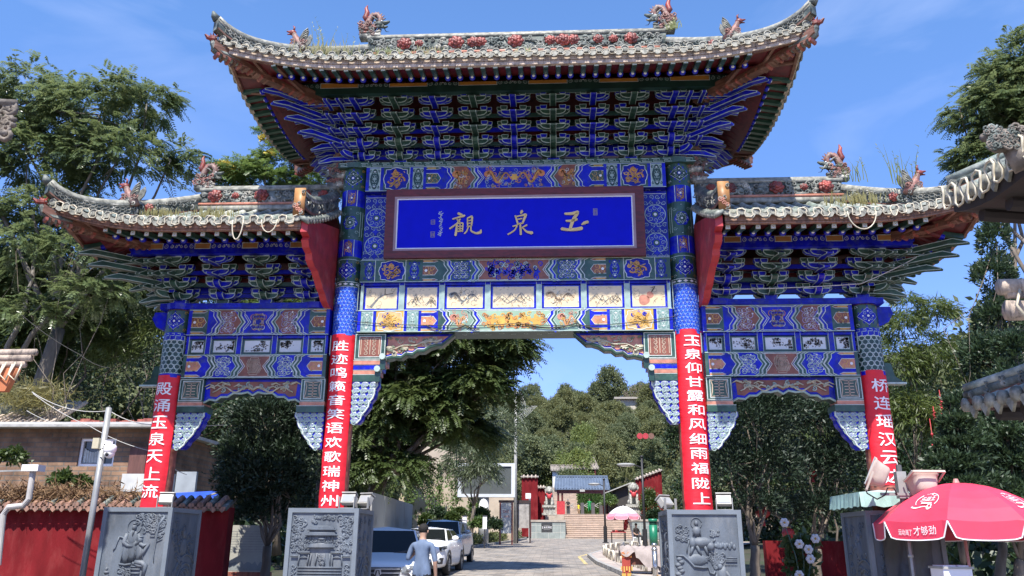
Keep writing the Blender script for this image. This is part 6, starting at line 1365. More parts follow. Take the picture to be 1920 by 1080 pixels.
# ================================================================== TEMPLE APPROACH (far end of the road)
def bb(x0, y0, x1, y1, Y):
    a, b = at(x0, y0, Y), at(x1, y1, Y); return a[0], b[0], a[2], b[2]
STEP = brickmat('step_stone', (.44, .33, .26), (.36, .28, .22), (.2, .15, .12), 1.0, 1.2, .17, .012, .85, 'XZ', .2, .15)
GSTONE = brickmat('grey_wall_stone', (.27, .30, .28), (.22, .25, .24), (.42, .42, .38), 1.0, 1.1, .62, .02, .8, 'XZ', .2, .15, 0)
STONEW = mat('carved_pale_stone', (.30, .29, .25), .85, .3, 6, bump=.5, bscale=14); TERR = mat('terrace', (.36, .31, .26), .85, .15, 2)
REDWALL = mat('red_wash_wall', (.15, .012, .015), .9, .2, 1.5, bump=.2, col2=(.19, .03, .03), mixs=2.2, mixw=(.5, .72), spec=.12, stretch=(1.5, 1.5, .5))
zt = at(1065, 964, 66)[2]; xs0, xs1 = at(1060, 1010, 61)[0], at(1188, 1010, 61)[0]; zb = gz(61)
mb = MB(); n = 13
for i in range(n): mb.box(xs0, xs1, 61+i*.38, 67, zb+(zt-zb)*i/n, zb+(zt-zb)*(i+1)/n-.03, STEP); mb.box(xs0, xs1, 61+i*.38-.03, 67, zb+(zt-zb)*(i+1)/n-.03, zb+(zt-zb)*(i+1)/n, mat('step_nosing', (.50, .40, .33), .8, .1) if i == 0 else bpy.data.materials['step_nosing'])
tag(mb.build('stone_steps'), 'broad flight of pale stone steps at the end of the road', 'steps')
mb = MB(); mb.box(-18, 40, 67, 78, zb-.5, zt, TERR); tag(mb.build('terrace'), kind='structure')
def stairwall(px0, px1, pyt, words, lb):
    a, b, z0, z1 = bb(px0, 1012, px1, pyt, 61); t = thing('stair_side_wall', lb, 'wall', ((a+b)/2, 61, z0)); w_ = (b-a)/2; h = z1-z0
    mb = MB(); mb.box(-w_, w_, 0, 6, 0, h-.18, GSTONE); mb.build('wall', t); mb = MB(); mb.box(-w_-.06, w_+.06, -.06, 6, h-.18, h, TERR); mb.build('coping', t)
    mb = MB(); mb.box(-.62 if words == 5 else -.1, .36 if words == 5 else 1.0, -.04, .0, h*.40, h*.84, mat('black_plate', (.045, .045, .045), .4, .05)); P = Paint(mb, planeM((-.13 if words == 5 else .45, -.041, h*.62)))
    for i, ch in enumerate('玉泉观景区' if words == 5 else '观景'): put_glyph(mb, ch, planeM((-.13 if words == 5 else .45, -.041, h*.62)), (i-(words-1)/2)*.19, 0, .15, .17, TEXTW, .004)
    for v in (.17, -.17): P.rect(-.28, .28, v-.015, v+.015, GREY, 1)
    mb.build('plate', t)
stairwall(996, 1060, 975, 5, 'grey stone stair wall with a black plate, left of the steps'); stairwall(1186, 1262, 974, 2, 'grey stone stair wall with a black plate, right of the steps behind the parasol')
def lion(px, pyt, pyb, Y, lb):
    c = at(px, pyb, Y); H = at(px, pyt, Y)[2]-c[2]; t = thing('stone_lion', lb, 'statue', tuple(c)); s = H/2.9
    mb = MB(); mb.box(-.75*s, .75*s, -.6*s, .6*s, 0, .2*s, STONEW); mb.box(-.6*s, .6*s, -.5*s, .5*s, .2*s, .75*s, STONEW); mb.box(-.72*s, .72*s, -.6*s, .6*s, .75*s, 1.0*s, STONEW)
    for k in range(8): mb.ball((-.6*s+k*.17*s, -.6*s, .78*s), .09*s, STONEW, 7, 4)
    mb.build('plinth', t)
    mb = MB(); mb.tube([(0, .45*s, 1.0*s), (0, .35*s, 1.4*s), (0, .05*s, 1.95*s), (0, -.1*s, 2.2*s)], [.42*s, .45*s, .40*s, .32*s], STONEW, 10); mb.ball((0, -.2*s, 2.45*s), (.38*s, .36*s, .38*s), STONEW, 10, 7)
    for sg in (-1, 1):
        mb.tube([(sg*.25*s, -.2*s, 1.9*s), (sg*.27*s, -.36*s, 1.4*s), (sg*.27*s, -.40*s, 1.08*s), (sg*.27*s, -.55*s, 1.05*s)], [.16*s, .13*s, .12*s, .11*s], STONEW, 8); mb.ball((sg*.36*s, .2*s, 1.2*s), (.2*s, .35*s, .25*s), STONEW, 8, 5)
    mb.tube([(0, -.5*s, 2.38*s), (0, -.62*s, 2.34*s)], [.2*s, .16*s], STONEW, 8)
    rg = random.Random(3)
    for k in range(40): a = rg.uniform(0, 6.3); curl3(mb, (.38*s*math.cos(a), -.2*s+.1*s*math.sin(a)*rg.random(), 2.45*s+.36*s*math.sin(a)), .09*s, STONEW, rg, .4)
    mb.build('lion_body', t, True); return t, c, s
for px, pyt, pyb, lb in ((1030, 912, 966, 'stone lion on a plinth left of the steps, red bow on its chest'), (1189, 905, 968, 'stone lion on a plinth right of the steps, red bow on its chest')):
    t, c, s = lion(px, pyt, pyb, 64, lb); mb = MB(); mb.ball((0, 0, 0), (.24*s, .12*s, .26*s), PEONY if False else REDB, 9, 6)
    for sg in (-1, 1): mb.tube([(0, 0, 0), (sg*.3*s, .05*s, .3*s)], [.07*s, .1*s], REDB, 6)
    o = mb.build('red_bow', None, True); o.location = (c[0], 63.55-.0, c[2]+1.85*s); tag(o, ('left' if px < 1100 else 'right')+' round red cloth bow tied on the stone lion', 'bow')
ROOFB = mat('blue_roof_tile', (.085, .115, .165), .5, .12, 2); ROOFG = mat('old_grey_roof', (.20, .175, .15), .85, .25, 3, bump=.4, bscale=20); POST = mat('dark_red_post', (.10, .02, .02), .5, .1)
def gable_roof(mb, x0, x1, y0, y1, z0, zr, m, inset=.0, rib=.25, th=.08):
    ym = (y0+y1)/2
    for ya in (y0, y1):
        mb.add([(x0, ya, z0), (x1, ya, z0), (x1-inset, ym, zr), (x0+inset, ym, zr), (x0, ya, z0-th), (x1, ya, z0-th), (x1-inset, ym, zr-th), (x0+inset, ym, zr-th)], [(0, 1, 2, 3), (7, 6, 5, 4), (0, 4, 5, 1), (0, 3, 7, 4), (1, 5, 6, 2)], m)
        n = int((x1-x0)/rib)
        for i in range(n+1): x = x0+.03+(x1-x0-.06)*i/n; xt = x0+inset+(x1-x0-2*inset)*i/n; mb.tube([(x, ya, z0+.02), (xt, ym, zr+.02)], rib*.24, m, 6)
    mb.tube([(x0+inset-.05, ym, zr+.06), (x1-inset+.05, ym, zr+.06)], .11, m, 7)
# ticket pavilion
a, b, z0, z1 = bb(1040, 918, 1143, 899, 69); t = thing('ticket_pavilion', 'open ticket pavilion with a blue tiled roof at the top of the steps', 'pavilion', ((a+b)/2, 70.5, zt)); w_ = (b-a)/2
mb = MB(); gable_roof(mb, -w_, w_, -1.6, 1.9, z0-zt+.05, z1-zt+.35, ROOFB, .15, .28); mb.build('roof', t)
mb = MB(); mb.box(-w_+.2, w_-.2, -1.3, -1.1, z0-zt-.35, z0-zt, POST); mb.build('eave_beam', t); mb = MB(); mb.box(-.25, .25, -1.62, -1.58, z0-zt-.2, z0-zt+.02, LGREY); mb.build('name_board', t)
for x in (-w_+.35, -w_+.75, w_-.75, w_-.35):
    mb = MB(); mb.tube([(x, -1.2, 0), (x, -1.2, z0-zt)], .10, POST, 8); mb.build('post', t)
mb = MB(); mb.box(-w_+.2, -w_+1.0, -1.55, -1.2, 0, 1.35, REDB); mb.build('red_counter', t)
for px, lb in ((1066, 'turnstile left of the waiting man'), (1092, 'turnstile just right of the child in yellow'), (1112, 'turnstile in the middle of the pavilion'), (1127, 'turnstile at the right end of the pavilion')):
    c = at(px, 965, 69.5); t = thing('turnstile', lb, 'turnstile', (c[0], 69.5, zt), 0, 'turnstiles under the ticket pavilion'); mb = MB(); mb.box(-.16, .16, -.5, .5, 0, 1.2, mat('turnstile_dark', (.09, .08, .08), .4, .1) if px == 1066 else bpy.data.materials['turnstile_dark']); mb.build('cabinet', t); mb = MB()
    for k in range(3): a = k*2.1; mb.tube([(.16, 0, .95), (.55, .15*math.cos(a), .95+.25*math.sin(a))], .03, LGREY, 5)
    mb.build('arms', t)
# upper steps, lawn, second pavilion, white house
a, b, z0, z1 = bb(1036, 945, 1112, 918, 80); mb = MB()
for i in range(16): mb.box(a, b+1.5-.12*i, 76+i*.4, 84, zt+.22*i, zt+.22*(i+1), STEP)
tag(mb.build('upper_steps'), 'second flight of stone steps seen through the blue roofed pavilion', 'steps')
L_LAWN = leafmat('lawn', (.04, .09, .012), (.09, .15, .03), None, .7, .2, 1)
rg = np.random.default_rng(4); n = 5000; a, b = at(1085, 940, 77)[0], at(1135, 940, 77)[0]; u = rg.uniform(0, 1, n); P = np.stack([a+(b-a)*rg.uniform(0, 1, n), 76.2+u*5, zt+.1+u*2.6+rg.uniform(0, .2, n)], 1); V, F = blades(P, np.tile([0, -.4, .8], (n, 1)), .4, .1, rg, 0); tag(mesh_np('grass_bank', V, F, L_LAWN, None), kind='stuff')
a, b, z0, z1 = bb(1062, 880, 1122, 858, 92); t = thing('hill_pavilion', 'old grey tiled pavilion roof among the trees above the blue roof', 'pavilion', ((a+b)/2, 93, z0-2.6)); w_ = (b-a)/2
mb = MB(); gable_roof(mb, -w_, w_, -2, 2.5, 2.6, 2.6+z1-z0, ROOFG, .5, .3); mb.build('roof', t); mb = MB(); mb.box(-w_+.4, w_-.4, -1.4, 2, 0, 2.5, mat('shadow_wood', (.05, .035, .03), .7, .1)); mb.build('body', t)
for x in (-w_+.5, -w_/3, w_/3, w_-.5): mb = MB(); mb.tube([(x, -1.8, 0), (x, -1.8, 2.55)], .12, POST, 7); mb.build('post', t)
a, b, z0, z1 = bb(1036, 903, 1070, 881, 88); t = thing('white_house', 'small white plastered house left of the old pavilion roof', 'house', (a, 89, z0-2)); mb = MB(); mb.box(0, b-a, 0, 3, 0, z1-z0+2, mat('plaster', (.62, .62, .60), .8, .08)); mb.build('wall', t)
mb = MB(); gable_roof(mb, -.2, b-a+.2, -.4, 3.2, z1-z0+2, z1-z0+2.7, ROOFG, 0, .3); mb.build('roof', t); mb = MB(); mb.box((b-a)*.6, (b-a)*.85, -.03, 0, .6+1.2, z1-z0+1.6, mat('dark_glass', (.03, .035, .04), .15, .05)); mb.build('window', t)
# red precinct walls
def redwall(px0, px1, pyt, pyb, Y, dp, lb, slope=0):
    a, b, z0, z1 = bb(px0, pyb, px1, pyt, Y); z0 = min(z0, gz(Y)+.1) if Y < 66 else zt; t = thing('red_wall', lb, 'wall', (a, Y, z0)); h = z1-z0; W = b-a
    mb = MB(); mb.prism([(0, 0, 0), (W, 0, 0), (W, 0, h), (0, 0, h-slope)], (0, dp, 0), REDWALL); mb.build('wall', t)
    mb = MB(); n = max(4, int(W/.3))
    for i in range(n):
        f = (i+.5)/n; z = h-slope+slope*f; mb.tube([(W*f, -.22, z-.02), (W*f, dp/2, z+.22), (W*f, dp+.22, z-.02)], .08, CONC, 6)
    mb.prism([(-.1, -.18, h-slope), (W+.1, -.18, h), (W+.1, dp/2, h+.18), (-.1, dp/2, h-slope+.18)], (0, .05, -.05), ROOFG); mb.build('tile_coping', t); return t
redwall(978, 1008, 895, 968, 63, 1.0, 'red wall with a notice, left of the left stone lion'); redwall(1000, 1022, 915, 968, 65, .6, 'short dark red wall right behind the left stone lion')
t = redwall(1196, 1240, 882, 980, 66, 1.2, 'red gable wall with a curved tile coping, right of the right stone lion', .9)
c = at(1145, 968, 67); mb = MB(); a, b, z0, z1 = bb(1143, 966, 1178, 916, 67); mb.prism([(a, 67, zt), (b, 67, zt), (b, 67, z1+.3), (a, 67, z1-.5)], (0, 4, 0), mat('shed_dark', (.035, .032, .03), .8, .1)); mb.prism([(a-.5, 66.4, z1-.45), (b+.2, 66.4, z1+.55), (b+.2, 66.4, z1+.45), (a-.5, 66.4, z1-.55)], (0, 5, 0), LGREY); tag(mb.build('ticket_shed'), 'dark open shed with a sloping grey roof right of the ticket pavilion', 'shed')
# shrubs on the terrace
for i, (px, py, rx, Y, lm, lb) in enumerate(((1142, 940, 12, 66.5, 2, 'yellow green shrub in front of the dark shed'), (1218, 950, 16, 62.5, 1, 'tall green bush in front of the red gable wall'), (1228, 968, 14, 62, 0, 'low dark bush behind the green bin'))):
    L_ = (L_DARK, L_SHRUB, L_GOLD)[lm]; b = B(px, py, Y, rx, rx*(1.9 if i == 1 else 1.0)); tree('shrub', lb, (b[0], b[1], b[2]-b[5]), [b], 60, 22, 'broad', L_, 0, 90+i, cat='shrub', size=1.3)
# people
SKIN = mat('skin', (.42, .25, .17), .55, .05, 9); HAIR = mat('black_hair', (.010, .008, .007), .8, .2, 40, bump=.8, bscale=60); SHIRT = mat('grey_blue_shirt', (.12, .165, .25), .85, .15, 5, bump=1.0, bscale=9, stretch=(1, 1, .45)); TROU = mat('black_trousers', (.014, .014, .016), .85, .1)
def person(name, label, loc, rz, J, regions, hair, face=True, scale=1.0, lev=1):
    """J: joint -> (x, y, z, radius); figure grown as one skin over its skeleton"""
    me = bpy.data.meshes.new('body'); names = list(J); ix = {n: i for i, n in enumerate(names)}
    E = [('pelvis', 'belly'), ('belly', 'chest'), ('chest', 'neckb'), ('neckb', 'neck'), ('neck', 'head'), ('head', 'crown')]
    for s in 'lr': E += [('chest', 'sh'+s), ('sh'+s, 'el'+s), ('el'+s, 'wr'+s), ('wr'+s, 'ha'+s), ('pelvis', 'hip'+s), ('hip'+s, 'kn'+s), ('kn'+s, 'an'+s), ('an'+s, 'to'+s)]
    for s in 'lr':
        for k in range(5):
            if 'f%d%s' % (k, s) in J: E += [('ha'+s, 'f%d%s' % (k, s)), ('f%d%s' % (k, s), 'g%d%s' % (k, s))]
    me.from_pydata([J[n][:3] for n in names], [(ix[a], ix[b]) for a, b in E if a in ix and b in ix], []); o = bpy.data.objects.new('body', me); COL.objects.link(o)
    sk = o.modifiers.new('s', 'SKIN'); sk.use_smooth_shade = True; 
    for i, n in enumerate(names): r = J[n][3]; r2 = J[n][4] if len(J[n]) > 4 else r; me.skin_vertices[0].data[i].radius = (r, r2)
    me.skin_vertices[0].data[ix['pelvis']].use_root = True; ss = o.modifiers.new('u', 'SUBSURF'); ss.levels = lev; ss.render_levels = lev
    dg = bpy.context.evaluated_depsgraph_get(); dg.update(); m2 = bpy.data.meshes.new_from_object(o.evaluated_get(dg)); bpy.data.objects.remove(o)
    mats = []
    for m in regions.values():
        if m not in mats: mats.append(m)
    m2.materials.clear()
    for m in mats: m2.materials.append(m)
    seg = [(np.array(J[a][:3]), np.array(J[b][:3]), a, b) for a, b in E if a in ix and b in ix]
    for p in m2.polygons:
        c = np.array(p.center); best = None
        for a, b, na, nb in seg:
            d = b-a; tt = max(0, min(1, np.dot(c-a, d)/max(np.dot(d, d), 1e-9))); dist = np.linalg.norm(c-a-d*tt)-.6*(J[na][3]*(1-tt)+J[nb][3]*tt)
            if nb[0] in 'fg' and len(nb) == 3 and np.linalg.norm(c-a-d*tt) > .035: continue
            if nb[:2] == 'ha' and np.linalg.norm(c-a-d*tt) > .07: continue
            if best is None or dist < best[0]: best = (dist, na if tt < .5 else nb, nb)
        key = best[2]; key2 = key
        if key2[:3] in ('hip', 'pel') and c[2] > .86 and key2[:2] != 'kn': key2 = 'belly'
        elif key2[:3] == 'pel': key2 = 'hipl'
        p.material_index = mats.index(regions.get(key2, regions.get(key2[:-1], regions['default']))); p.use_smooth = True
    t = thing(name, label, 'person', loc, rz); b = bpy.data.objects.new('body', m2); COL.objects.link(b); b.parent = t
    h = J['head']; mb = MB()
    if hair: 
        mb.ball((h[0], h[1]+.012, h[2]+.045), (h[3]*1.12, h[3]*1.2, h[3]*1.12), hair, 12, 8); mb.build('hair', t, True)
    if face:
        mb = MB()
        for sg in (-1, 1): mb.ball((h[0]+sg*.035, h[1]-h[3]*1.0, h[2]+.01), .012, HAIR, 6, 4); mb.ball((h[0]+sg*h[3]*.98, h[1], h[2]-.0), (.015, .025, .035), regions['head'], 6, 4)
        mb.tube([(h[0], h[1]-h[3]*1.0, h[2]+.01), (h[0], h[1]-h[3]*1.2, h[2]-.02)], [.010, .016], regions['head'], 6); mb.box(h[0]-.025, h[0]+.025, h[1]-h[3]*1.0, h[1]-h[3]*.8, h[2]-.058, h[2]-.048, PEONY); mb.build('face', t, True)
    t.scale = (scale,)*3; return t
def joints(al, ar, lean=0.0, turn=0.0):
    J = dict(pelvis=(0, 0, .95, .135, .105), belly=(0, .0, 1.10, .14, .105), chest=(0, 0, 1.32, .155, .11), neckb=(0, .0, 1.45, .075, .07), neck=(0, -.005, 1.51, .052), head=(0, -.025, 1.62, .082, .095), crown=(0, -.015, 1.71, .05, .06))
    for s, sg, arm in (('l', -1, al), ('r', 1, ar)):
        J.update({'sh'+s: (sg*.185, 0, 1.39, .062), 'el'+s: (*arm[0], .044), 'wr'+s: (*arm[1], .030), 'ha'+s: (*arm[2], .036, .022), 'hip'+s: (sg*.095, 0, .90, .10), 'kn'+s: (sg*.105, -.01, .50, .066), 'an'+s: (sg*.11, .02, .09, .046), 'to'+s: (sg*.125, -.14, .045, .042)})
        h = Vector(arm[2]); d = (h-Vector(arm[1])).normalized(); sd = d.cross(Vector((0, 1, .2))).normalized()
        for k in range(4): q = h+d*(.05-.004*abs(k-1.5))+sd*(.018*(k-1.5)); e = q+d*.035+Vector((0, -.012, 0)); J['f%d%s' % (k, s)] = (*q, .010); J['g%d%s' % (k, s)] = (*e, .008)
        q = h-d*.01+sd*.042; J['f4'+s] = (*q, .011); J['g4'+s] = (*(q+d*.035+sd*.012), .009)
    return J
REG = dict(default=SHIRT, head=SKIN, crown=SKIN, neck=SKIN, ell=SHIRT, elr=SHIRT, wrl=SKIN, wrr=SKIN, hal=SKIN, har=SKIN, hipl=TROU, hipr=TROU, knl=TROU, knr=TROU, anl=TROU, anr=TROU, tol=HAIR, tor=HAIR)
REG['neckb'] = SHIRT
for k in range(5):
    for s in 'lr': REG['f%d%s' % (k, s)] = SKIN; REG['g%d%s' % (k, s)] = SKIN
J = joints([(-.26, .03, 1.12), (-.25, -.05, .87), (-.245, -.07, .79)], [(.28, .02, 1.13), (.17, -.17, 1.30), (.12, -.19, 1.40)])
c = at(791, 1060, .35); hz = at(791, 981, .35)[2]; s_ = (hz-gz(.35))/1.76
person('person', 'man in a grey blue shirt seen from behind beside the nearest white car, hand raised', (c[0], .35, gz(.35)), PI-.25, J, REG, HAIR, True, s_, 3)
DKT = mat('dark_tshirt', (.03, .022, .02), .8, .1); R2 = {k: (TROU if v in (SHIRT,) else v) for k, v in REG.items()}; R2['default'] = R2['neckb'] = DKT; R2['ell'] = R2['elr'] = DKT
J = joints([(-.27, -.02, 1.13), (-.14, -.15, 1.0), (-.07, -.18, .98)], [(.27, -.02, 1.13), (.14, -.15, 1.0), (.07, -.18, .98)])
c = at(1065, 964, 66.6); person('person', 'man in a dark shirt and trousers standing at the top of the steps', (c[0], 66.6, zt), .1, J, R2, mat('grey_hair', (.2, .19, .18), .6, .1), True, (at(1065, 936, 66.6)[2]-zt)/1.72)
YT = mat('yellow_dress', (.68, .52, .02), .7, .05); R3 = {k: (SKIN if v is TROU else v) for k, v in REG.items()}; R3.update(default=YT, neckb=YT, ell=SKIN, elr=SKIN, hipl=YT, hipr=YT)
J = joints([(-.25, -.05, 1.12), (-.16, -.16, 1.0), (-.1, -.2, 1.0)], [(.25, 0, 1.12), (.27, -.03, .87), (.27, -.05, .8)])
c = at(1085, 965, 66.8); person('person', 'child in a bright yellow top standing right of the man on the steps', (c[0], 66.8, zt), -.2, J, R3, HAIR, True, (at(1085, 944, 66.8)[2]-zt)/1.72)
GT = mat('green_robe', (.01, .22, .06), .7, .1); R4 = {k: GT for k in REG}; R4['head'] = R4['crown'] = R4['neck'] = SKIN; R4['default'] = GT
c = at(1105, 945, 77); person('person', 'figure in a green robe on the upper steps under the pavilion', (c[0], 76.5, zt+.35), 0, joints([(-.26, 0, 1.12), (-.25, -.08, .9), (-.24, -.1, .82)], [(.26, 0, 1.12), (.25, -.08, .9), (.24, -.1, .82)]), R4, HAIR, True, .95)

# ================================================================== ROADSIDE, RIGHT
def lamp(px, pyt, Y, side, py_arm, px_head, lb):
    c = at(px, 1000, Y); zb_ = gz(Y)+(.13 if True else 0); zt_ = at(px, pyt, Y)[2]; h = zt_-zb_; t = thing('street_lamp', lb, 'street lamp', (c[0], Y, zb_), 0, 'street lamps on the sidewalk')
    mb = MB(); mb.tube([(0, 0, 0), (0, 0, h)], [.075, .06], BLACK, 10); mb.tube([(0, 0, h), (0, 0, h+.1)], .085, BLACK, 10); mb.build('pole', t, True); mb = MB(); mb.tube([(0, 0, 0), (0, 0, 1.1)], .13, BLACK, 10); mb.box(-.2, .2, -.2, .2, 0, .06, BLACK); mb.build('base', t)
    k = at(px_head, py_arm, Y); dx = k[0]-c[0]; az = k[2]-zb_
    mb = MB(); mb.tube([(0, 0, az-.12), (dx*.55, 0, az+.08)], .03, BLACK, 6); mb.build('arm', t); mb = MB(); mb.ball((dx*.95, 0, az+.05), (abs(dx)*.45+.1, .16, .09), GREY, 12, 6); mb.build('lamp_head', t, True); mb = MB(); mb.ball((dx*.95, 0, az+.01), (abs(dx)*.38+.08, .13, .07), mat('lamp_diffuser', (.6, .62, .6), .3, .03), 12, 6); mb.build('diffuser', t, True)
lamp(1135, 900, 44, -1, 909, 1113, 'black street lamp in front of the steps, the farther one'); lamp(1209, 858, 30, -1, 873, 1172, 'black street lamp in front of the green bin, the nearer taller one')
GBIN = mat('green_enamel', (.01, .16, .085), .4, .08); c = at(1225, 1000, 33); zb_ = gz(33)+.13; zt_ = at(1225, 973, 33)[2]; h = zt_-zb_; t = thing('litter_bin', 'tall round green bin with a flat lid beside the right pedestal', 'bin', (c[0], 33, zb_)); r_ = .5*15.5/ppm(c)
mb = MB(); mb.tube([(0, 0, .1), (0, 0, h*.80)], r_, GBIN, 16); mb.build('drum', t, True); mb = MB(); mb.tube([(0, 0, h*.80), (0, 0, h*.90)], r_*.9, mat('green_dark', (.006, .06, .035), .5, .05), 16); mb.build('opening_ring', t, True); mb = MB(); mb.tube([(0, 0, h*.9), (0, 0, h)], r_*1.1, GBIN, 16); mb.build('lid', t, True); mb = MB(); mb.tube([(0, 0, 0), (0, 0, .1)], r_*.8, BLACK, 12); mb.build('foot', t)
STEEL = mat('stainless', (.55, .54, .52), .22, .05, metal=.9); c = gr(1230, 1096); t = thing('bollard', 'stainless steel bollard with a ringed top beside the right pedestal', 'bollard', (c[0], c[1], c[2])); h = at(1230, 1018, c[1])[2]-c[2]
mb = MB(); mb.tube([(0, 0, 0), (0, 0, h*.82)], .075, STEEL, 14); mb.build('tube', t, True); mb = MB(); mb.lathe([(.075, h*.82), (.085, h*.83), (.085, h*.86), (.06, h*.87), (.06, h*.92), (.085, h*.93), (.085, h*.97), (.05, h), (0, h)], (0, 0, 0), STEEL, 14); mb.build('cap', t, True)
mb = MB(); mb.tube([(0.09, -.02, h*.12), (.12, -.04, h*.2)], .05, YELL, 8); mb.build('yellow_tie', t)
POSTW = mat('cream_concrete', (.55, .50, .40), .8, .12, 5); hoop = None; hs_ = [(3.6, 14.2), (3.5, 15.8), (3.35, 17.4), (3.15, 19), (3.0, 20.6), (2.95, 22.2), (2.95, 23.8), (2.95, 25.4), (3.05, 27), (3.3, 28.6), (3.65, 30.1), (4.05, 31.5), (4.6, 32.9), (5.2, 34.2), (5.9, 35.5), (6.7, 36.8)]
for i, (x, y) in enumerate(hs_):
    if hoop is None:
        t = thing('kerb_hoop', 'low cream concrete hoop in the row along the sidewalk edge', 'kerb hoop', (x, y, gz(y)+.13), 0, 'low cream hoops along the sidewalk edge'); hoop = t; mb = MB(); mb.tube([(-.0, -.45, 0), (0, -.45, .28), (0, -.38, .35), (0, .38, .35), (0, .45, .28), (0, .45, 0)], .05, POSTW, 8); mb.build('hoop_bar', t, True); mb = MB(); mb.tube([(0, -.15, 0), (0, -.15, .34)], .035, POSTW, 8); mb.build('upright', t); mb = MB(); mb.tube([(0, .15, 0), (0, .15, .34)], .035, POSTW, 8); mb.build('upright', t)
    else: t = copy_tree(hoop); t.location = (x, y, gz(y)+.13)
    a = hs_[max(0, i-1)]; b = hs_[min(len(hs_)-1, i+1)]; t.rotation_euler = (0, 0, math.atan2(-(b[0]-a[0]), b[1]-a[1]))
# parasol, table, things on it, sitter
def parasol(name, lb, c, R, h, zbot, colA, colB, pole_m, valance, n=8, lean=0, cat='parasol', dome=.30):
    t = thing(name, lb, cat, c); mb = MB(); K = 6
    mb_v = MB()
    for i in range(n):
        a0, a1 = 2*PI*i/n+.2, 2*PI*(i+1)/n+.2; S = 12
        for k in range(K):
            for s in range(S):
                def P(k_, s_):
                    f = k_/K; r = R*math.sin(f*PI/2)**1.05 if False else R*f; q = s_/S; A = Vector((math.cos(a0), math.sin(a0), 0)); Bv = Vector((math.cos(a1), math.sin(a1), 0)); p = (A*(1-q)+Bv*q)*r
                    sag = -.05*R*f*math.sin(q*PI)*.5; return Vector((p.x, p.y, zbot+(h)*(1-f**2.0)+sag))
                mb.add([P(k, s), P(k+1, s), P(k+1, s+1), P(k, s+1)], [(0, 1, 2, 3)], colB if (colB and k >= K-1) else colA)
                if k == K-1:
                    e0, e1 = P(K, s), P(K, s+1); d0 = valance*(1-.92*(abs(s/S-.5)*2)**14); d1 = valance*(1-.92*(abs((s+1)/S-.5)*2)**14)
                    o_ = 1.015; f0, f1 = Vector((e0.x*o_, e0.y*o_, e0.z-d0)), Vector((e1.x*o_, e1.y*o_, e1.z-d1)); mb_v.add([e0, f0, f1, e1], [(0, 1, 2, 3)], colB or colA); mb_v.tube([f0, f1], .008*R, TEXTW, 4)
    mb.build('canopy', t, True); mb_v.build('valance', t); mb = MB(); mb.tube([(0, 0, 0), (0, 0, zbot+h+.05)], .022*R/1.2, pole_m, 8); mb.build('pole', t, True); mb = MB(); mb.tube([(0, 0, zbot+h), (0, 0, zbot+h+.06)], [.05, .03], pole_m, 8); mb.build('finial', t)
    mb = MB()
    for i in range(n): a = 2*PI*i/n+.2; mb.tube([(0, 0, zbot+h*.35), (R*.55*math.cos(a), R*.55*math.sin(a), zbot+h*.66)], .008, GREY, 4)
    mb.build('ribs', t); return t
c = at(1170, 1000, 43); zb_ = gz(43)+.13; zt_ = at(1170, 951, 43)[2]; zv = at(1170, 967, 43)[2]
parasol('parasol', 'white parasol with a pink rim in front of the steps', (c[0], 43, zb_), 1.18, zt_-zv+.12, zv-zb_-.05, mat('parasol_white', (.62, .60, .62), .7, .1), mat('parasol_pink', (.70, .22, .28), .7, .1), LGREY, .2)
tx, ty = at(1160, 1000, 43)[0], 42.6; t = thing('folding_table', 'small dark table with red goods under the white parasol', 'table', (tx, ty, gz(43)+.13)); mb = MB(); mb.box(-.55, .45, -.3, .3, .70, .74, REDB); mb.build('tabletop', t)
for x in (-.5, .4):
    for y in (-.26, .26): mb = MB(); mb.tube([(x, y, 0), (x, y, .7)], .022, BLACK, 6); mb.build('leg', t)
pr = random.Random(2); mb = MB()
for i in range(9): mb.ball((tx-.4+.09*i, ty+pr.uniform(-.2, .2), gz(43)+.13+.80), (.06, .06, .07), PEONY if i % 2 else REDB, 7, 5)
tag(mb.build('red_goods', None, True), 'heap of small red goods on the table under the white parasol', 'goods')
mb = MB(); cx_ = at(1174, 984, 42.8); mb.tube([(cx_[0], 42.8, cx_[2]+.5), (cx_[0], 42.8, cx_[2])], [.06, .16], REDB, 8); mb.tube([(cx_[0], 42.8, cx_[2]), (cx_[0]-.1, 42.8, cx_[2]-.35)], [.16, .10], REDB, 8); tag(mb.build('red_jacket', None, True), 'red cloth hanging under the white parasol', 'cloth')
ch = at(1193, 1008, 42.5); t = thing('plastic_chair', 'pale plastic chair right of the parasol table', 'chair', (ch[0], 42.5, gz(42.5)+.13)); mb = MB(); mb.box(-.25, .25, -.25, .25, .40, .44, TEXTW); mb.build('seat', t); mb = MB(); mb.box(-.25, .25, .21, .25, .44, .9, TEXTW); mb.build('backrest', t)
for x in (-.22, .22):
    for y in (-.22, .22): mb = MB(); mb.tube([(x, y, 0), (x, y, .4)], .025, TEXTW, 6); mb.build('leg', t)
J = joints([(-.27, -.05, 1.12), (-.2, -.25, 1.0), (-.15, -.32, 1.0)], [(.27, -.05, 1.12), (.2, -.25, 1.0), (.15, -.32, 1.0)])
for s, sg in (('l', -1), ('r', 1)): J['kn'+s] = (sg*.13, -.42, .93, .07); J['an'+s] = (sg*.13, -.42, .50, .045); J['to'+s] = (sg*.14, -.56, .46, .04)
person('person', 'person in black sitting on the chair beside the parasol table', (ch[0], 42.5, gz(42.5)+.13-.42), .6, J, R2, HAIR, True, 1.0)
